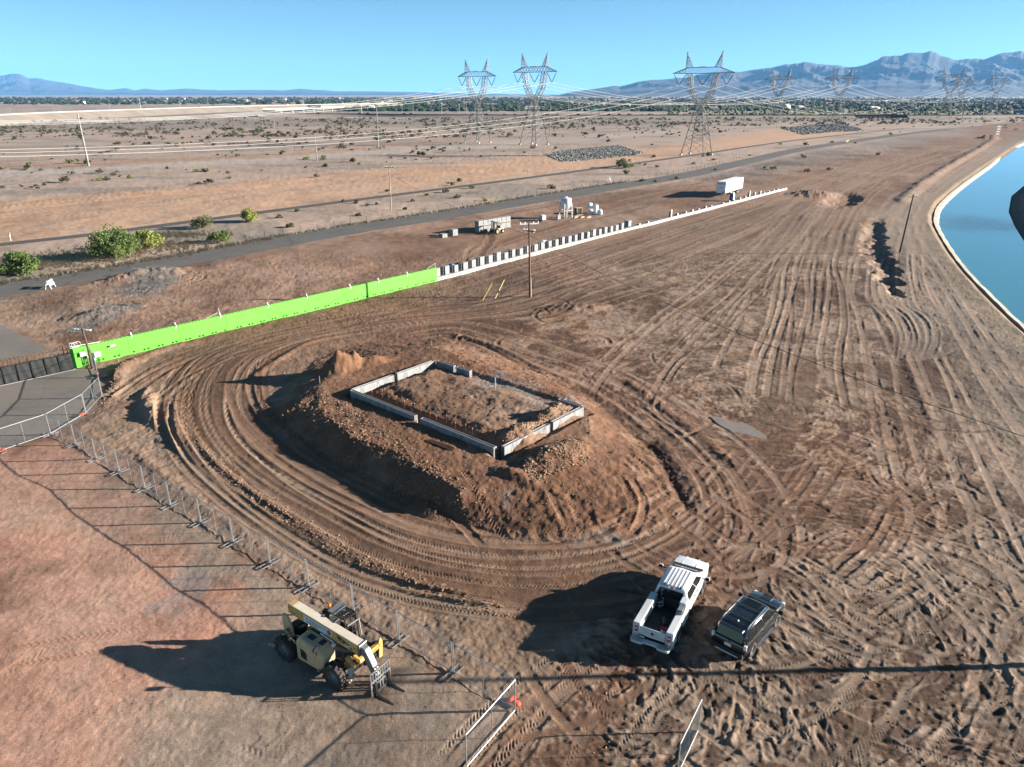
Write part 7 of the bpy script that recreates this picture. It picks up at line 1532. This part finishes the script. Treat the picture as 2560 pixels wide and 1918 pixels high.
# ---------------------------------------------------------------- tree belt, houses, far ground
items = []
for k in range(7800):
    Y = 1250 * (5200 / 1250) ** (rs.rand() ** 1.3); X = rs.uniform(-1, 1) * (.74 * Y + 30)
    if X > .25 * Y and Y < 1500 and rs.rand() < .55: continue
    if X < -.22 * Y and Y < 2050: continue
    s_ = rs.uniform(3.2, 6.5) * (1 + Y / 6000); items.append((X, Y, -.5, s_ * rs.uniform(1.3, 2.4), s_ * 1.4, s_ * rs.uniform(.6, 1.0), rs.randint(5)))
for q in items: pass
def blob_mass(name, items, mat, label, sub):
    VV = []; FF = []; b = 0
    O = np.array([(1, 0, .3), (.3, .95, .35), (-.8, .6, .3), (-.8, -.6, .32), (.3, -.95, .3), (.55, .3, .8), (-.3, .5, .85), (-.3, -.5, .82), (.1, 0, 1.05), (.6, .4, 0), (-.6, .3, 0), (0, -.7, 0)]); OF = [(0, 1, 5), (1, 2, 6), (2, 3, 7), (3, 4, 7), (4, 0, 5), (1, 6, 5), (2, 7, 6), (4, 5, 7), (5, 6, 8), (6, 7, 8), (7, 5, 8), (0, 9, 1), (1, 9, 10), (1, 10, 2), (2, 10, 3), (3, 10, 11), (3, 11, 4), (4, 11, 9), (4, 9, 0)]; OF = np.array(OF)
    for (x, y, z, a, b_, c, k) in items:
        P = (O + rs.normal(0, .14, O.shape)) * np.array([a * .5, b_ * .5, c]); VV.append(P + np.array([x, y, z])); FF.append(OF + b); b += len(O)
    VV = np.concatenate(VV); FF = np.concatenate(FF); me = bpy.data.meshes.new(name); me.from_pydata(VV.tolist(), [], FF.tolist()); me.materials.append(M(mat)); o = bpy.data.objects.new(name, me); C.objects.link(o); tag(o, label, 'trees', None, 'stuff')
blob_mass('treeline', items, 'leaf_far', 'broad belt of dark green trees along the horizon', 1)
it2 = []
for k in range(1500):
    Y = rs.uniform(980, 1700); X = rs.uniform(.2, .74) * Y; s_ = rs.uniform(2.5, 6); it2.append((X, Y, -.4, s_ * 1.3, s_, s_ * .7, rs.randint(5)))
blob_mass('treeline', it2, 'leaf_olive', 'olive desert trees beyond the freeway below the mountains', 1)
hp = None
for k in range(48):
    Y = 1300 + 3200 * rs.rand() ** 1.4; X = rs.uniform(-.72, .55) * Y; q = rs.randint(3)
    if X < -.2 * Y and Y < 2050: continue
    w, d, h = rs.uniform(9, 26), rs.uniform(8, 14), rs.uniform(3.5, 6.5)
    t = thing('house', 'pale low building half hidden in the far tree belt', 'house', (X, Y, 0), rs.uniform(-.4, .4), 'pale buildings in the far tree belt')
    mb = MB(); mb.b2(-w / 2, w / 2, -d / 2, d / 2, -.3, h); mb.build('wall', ['house_white', 'stucco', 'house_white'][q], t)
    mb = MB(); mb.loft([[(-w * .53, -d * .55, h), (w * .53, -d * .55, h), (w * .53, d * .55, h), (-w * .53, d * .55, h)], [(-w * .4, -.2, h + 1.8), (w * .4, -.2, h + 1.8), (w * .4, .2, h + 1.8), (-w * .4, .2, h + 1.8)]]); mb.build('roof', ['house_white', 'roof_tan', 'roof_tan'][q], t)
    mb = MB(); mb.b2(-w * .3, -w * .1, -d / 2 - .05, -d / 2, 1, 2.4); mb.b2(w * .1, w * .3, -d / 2 - .05, -d / 2, 1, 2.4); mb.build('window', 'glass_dark', t)

# ---------------------------------------------------------------- roadside bits
wf = thing('wire_fence', 'low wire fence with thin metal posts along the far side of the road', 'fence', (0, 0, 0)); FP = [q for q in dense(offs(ROAD1, 5.2), 4.2) if 120 < q[1] < 330]
mb = MB(); mb.b2(-.03, .03, -.03, .03, 0, 1.35); mp_ = None
for q in FP:
    if mp_ is None: mp_ = mb.build('post', 'steel_dark', wf); mp_.location = (*q, 0)
    else: o = mp_.copy(); C.objects.link(o); o.parent = wf; o.location = (*q, 0)
for z in (.5, .9, 1.25): mb = MB(); mb.tube([(*q, z) for q in FP], .008, 3, False); mb.build('strand', 'galvanised', wf)
sgt = G(2493, 341); t = thing('gauge_board', 'white ladder-like notice board on a frame at the canal bend', 'sign', (*sgt, 0), .2)
for x in (-1.2, 1.2): mb = MB(); mb.bar((x, 0, 0), (x, 0, 6.6), .18); mb.build('post', 'white_plastic', t)
for k in range(4): mb = MB(); mb.box((0, 0, 1.4 + k * 1.55), (2.4, .12, .75)); mb.build('panel', 'white_plastic', t)
q = G(2118, 356); t = thing('road_marker', 'yellow road marker board lying tilted at the road edge', 'marker', (*q, 0), .4); mb = MB(); mb.box((0, 0, .7), (2.2, .1, .7), ry=-.35); mb.build('board', 'sign_yellow', t)
for x in (-.6, .6): mb = MB(); mb.bar((x, .05, 0), (x, .05, .8), .08); mb.build('post', 'white_plastic', t)
for px, py, lab in ((2283, 331, 'white marker post beside the road beyond the yellow marker'), (2039, 370, 'white marker post at the road edge past the trailer'), (1520, 352, 'white marker post above the riprap slope'), (977, 392, 'white marker post on the desert edge road'), (27, 602, 'white sign post on the narrow path at the left edge'), (1318, 437, 'white marker post beyond the path left of the riprap')):
    q = G(px, py); t = thing('marker_post', lab, 'post', (*q, 0)); mb = MB(); mb.bar((0, 0, -.2), (0, 0, 1.3), .12); mb.build('shaft', 'white_plastic', t); mb = MB(); mb.box((0, -.02, 1.35), (.35, .06, .4)); mb.build('plate', 'white_plastic', t)
q = G(1522, 455); t = thing('barricade', 'small white folding frame beside the road left of the trailer', 'barricade', (*q, 0), .3)
for x in (-.5, .5): mb = MB(); mb.bar((x, -.6, 0), (x * .2, 0, 1.5), .1); mb.bar((x, .6, 0), (x * .2, 0, 1.5), .1); mb.build('leg', 'white_plastic', t)
t = thing('cattle_rail', 'white pipe rail left of the tower pair on the desert', 'rail', (*G(1093, 362), 0), .1)
for k in range(5): mb = MB(); mb.bar((-4 + 2 * k, 0, 0), (-4 + 2 * k, 0, 1.6), .16); mb.build('post', 'white_plastic', t)
for z in (.8, 1.5): mb = MB(); mb.bar((-4.2, 0, z), (4.2, 0, z), .14); mb.build('rail', 'white_plastic', t)

# ---------------------------------------------------------------- mountains and haze
mk('mountain_rock', (.06, .058, .06), .95, 0, .25, .0012, dirt=(.045, .044, .047))
def range_(name, sky_px, R0, depth, seed, x0, x1, nx=760, ny=80):
    px = np.linspace(x0, x1, nx); sp_ = np.array(sky_px); top = np.interp(px, sp_[:, 0], sp_[:, 1]); top = top - (235 - top) * .07 * (2 * fbm(px / 26, px * 0, 4, seed + 40) - 1)
    hh = (235 - top) / (FPX / CP) / CP * .94
    rs2 = np.random.RandomState(seed); V = []; t_ = np.linspace(0, 1.35, ny)
    AX = (px - 1280) / FPX
    for t in t_:
        Yd = R0 - depth * (1 - t); Xd = AX * Yd * .975
        pr = np.where(t <= 1, t ** 1.25, 1 - (t - 1) * 1.3)
        warp = (fbm(Xd / 1500, np.full_like(Xd, Yd / 1500), 3, seed + 5) - .5) * 1400
        n1 = 1 - np.abs(2 * fbm((Xd + warp) / 1100, np.full_like(Xd, Yd / 1500), 5, seed) - 1); n2 = fbm((Xd + warp * .5) / 420, np.full_like(Xd, Yd / 520), 4, seed + 9)
        n3 = 1 - np.abs(2 * fbm((Xd + warp * .6) / 380, np.full_like(Xd, Yd / 700), 4, seed + 17) - 1); k1 = sst(1.0, .8, t); shp = pr * (1 - k1 + k1 * (.42 + .5 * n1 ** 2 + .42 * n3 ** 2) * (1 - .3 * (1 - n2)))
        crest = hh * R0 * (1.0)
        z = np.clip(crest * np.minimum(shp, 1.0), 0, None) - 6 + 26 * np.clip(hh * 400, 0, 1) * (t > .3)
        V.append(np.stack([Xd, np.full_like(Xd, Yd), z], 1))
    V = np.concatenate(V); i, j = np.meshgrid(np.arange(nx - 1), np.arange(ny - 1)); a = (j * nx + i).ravel(); F = np.stack([a, a + 1, a + nx + 1, a + nx], 1)
    me = bpy.data.meshes.new(name); me.from_pydata(V.tolist(), [], F.tolist()); me.materials.append(M('mountain_rock')); o = bpy.data.objects.new(name, me); C.objects.link(o); tag(o, kind='structure')
RIGHT = [(1130, 236), (1393, 233), (1416, 230), (1450, 226), (1498, 219), (1521, 215), (1537, 217), (1579, 205), (1645, 199), (1688, 197), (1758, 184), (1836, 180), (1914, 170), (1968, 161), (2023, 168), (2065, 174), (2108, 168), (2147, 152), (2190, 145), (2225, 139), (2275, 140), (2322, 158), (2384, 154), (2430, 142), (2472, 134), (2516, 143), (2560, 154), (2700, 165), (2900, 190), (3100, 225)]
LEFTM = [(-500, 215), (-250, 190), (-100, 196), (0, 189), (31, 193), (60, 194), (93, 189), (117, 189), (136, 197), (179, 201), (233, 211), (292, 222), (323, 225), (362, 221), (381, 226), (408, 222), (447, 226), (505, 222), (583, 226), (680, 225), (739, 226), (778, 222), (860, 228), (985, 229), (1180, 232), (1400, 234)]
range_('mountains', RIGHT, 11000, 3600, 3, 1150, 3100); range_('mountains', LEFTM, 19000, 4500, 8, -480, 1380)
hb = MB(); hb.b2(-21000, 21000, -300, 24500, -4.5, 690); hz = hb.build('haze', None, None); tag(hz, 'pale blue air haze over the whole valley', 'haze', None, 'stuff')
m = bpy.data.materials.new('air'); m.use_nodes = True; t = m.node_tree; t.nodes.clear(); out = t.nodes.new('ShaderNodeOutputMaterial'); pv = t.nodes.new('ShaderNodeVolumePrincipled')
pv.inputs['Color'].default_value = (.2, .52, 1.0, 1); pv.inputs['Density'].default_value = 3.6e-5; pv.inputs['Anisotropy'].default_value = 0.0
t.links.new(pv.outputs[0], out.inputs['Volume']); hz.data.materials.append(m)
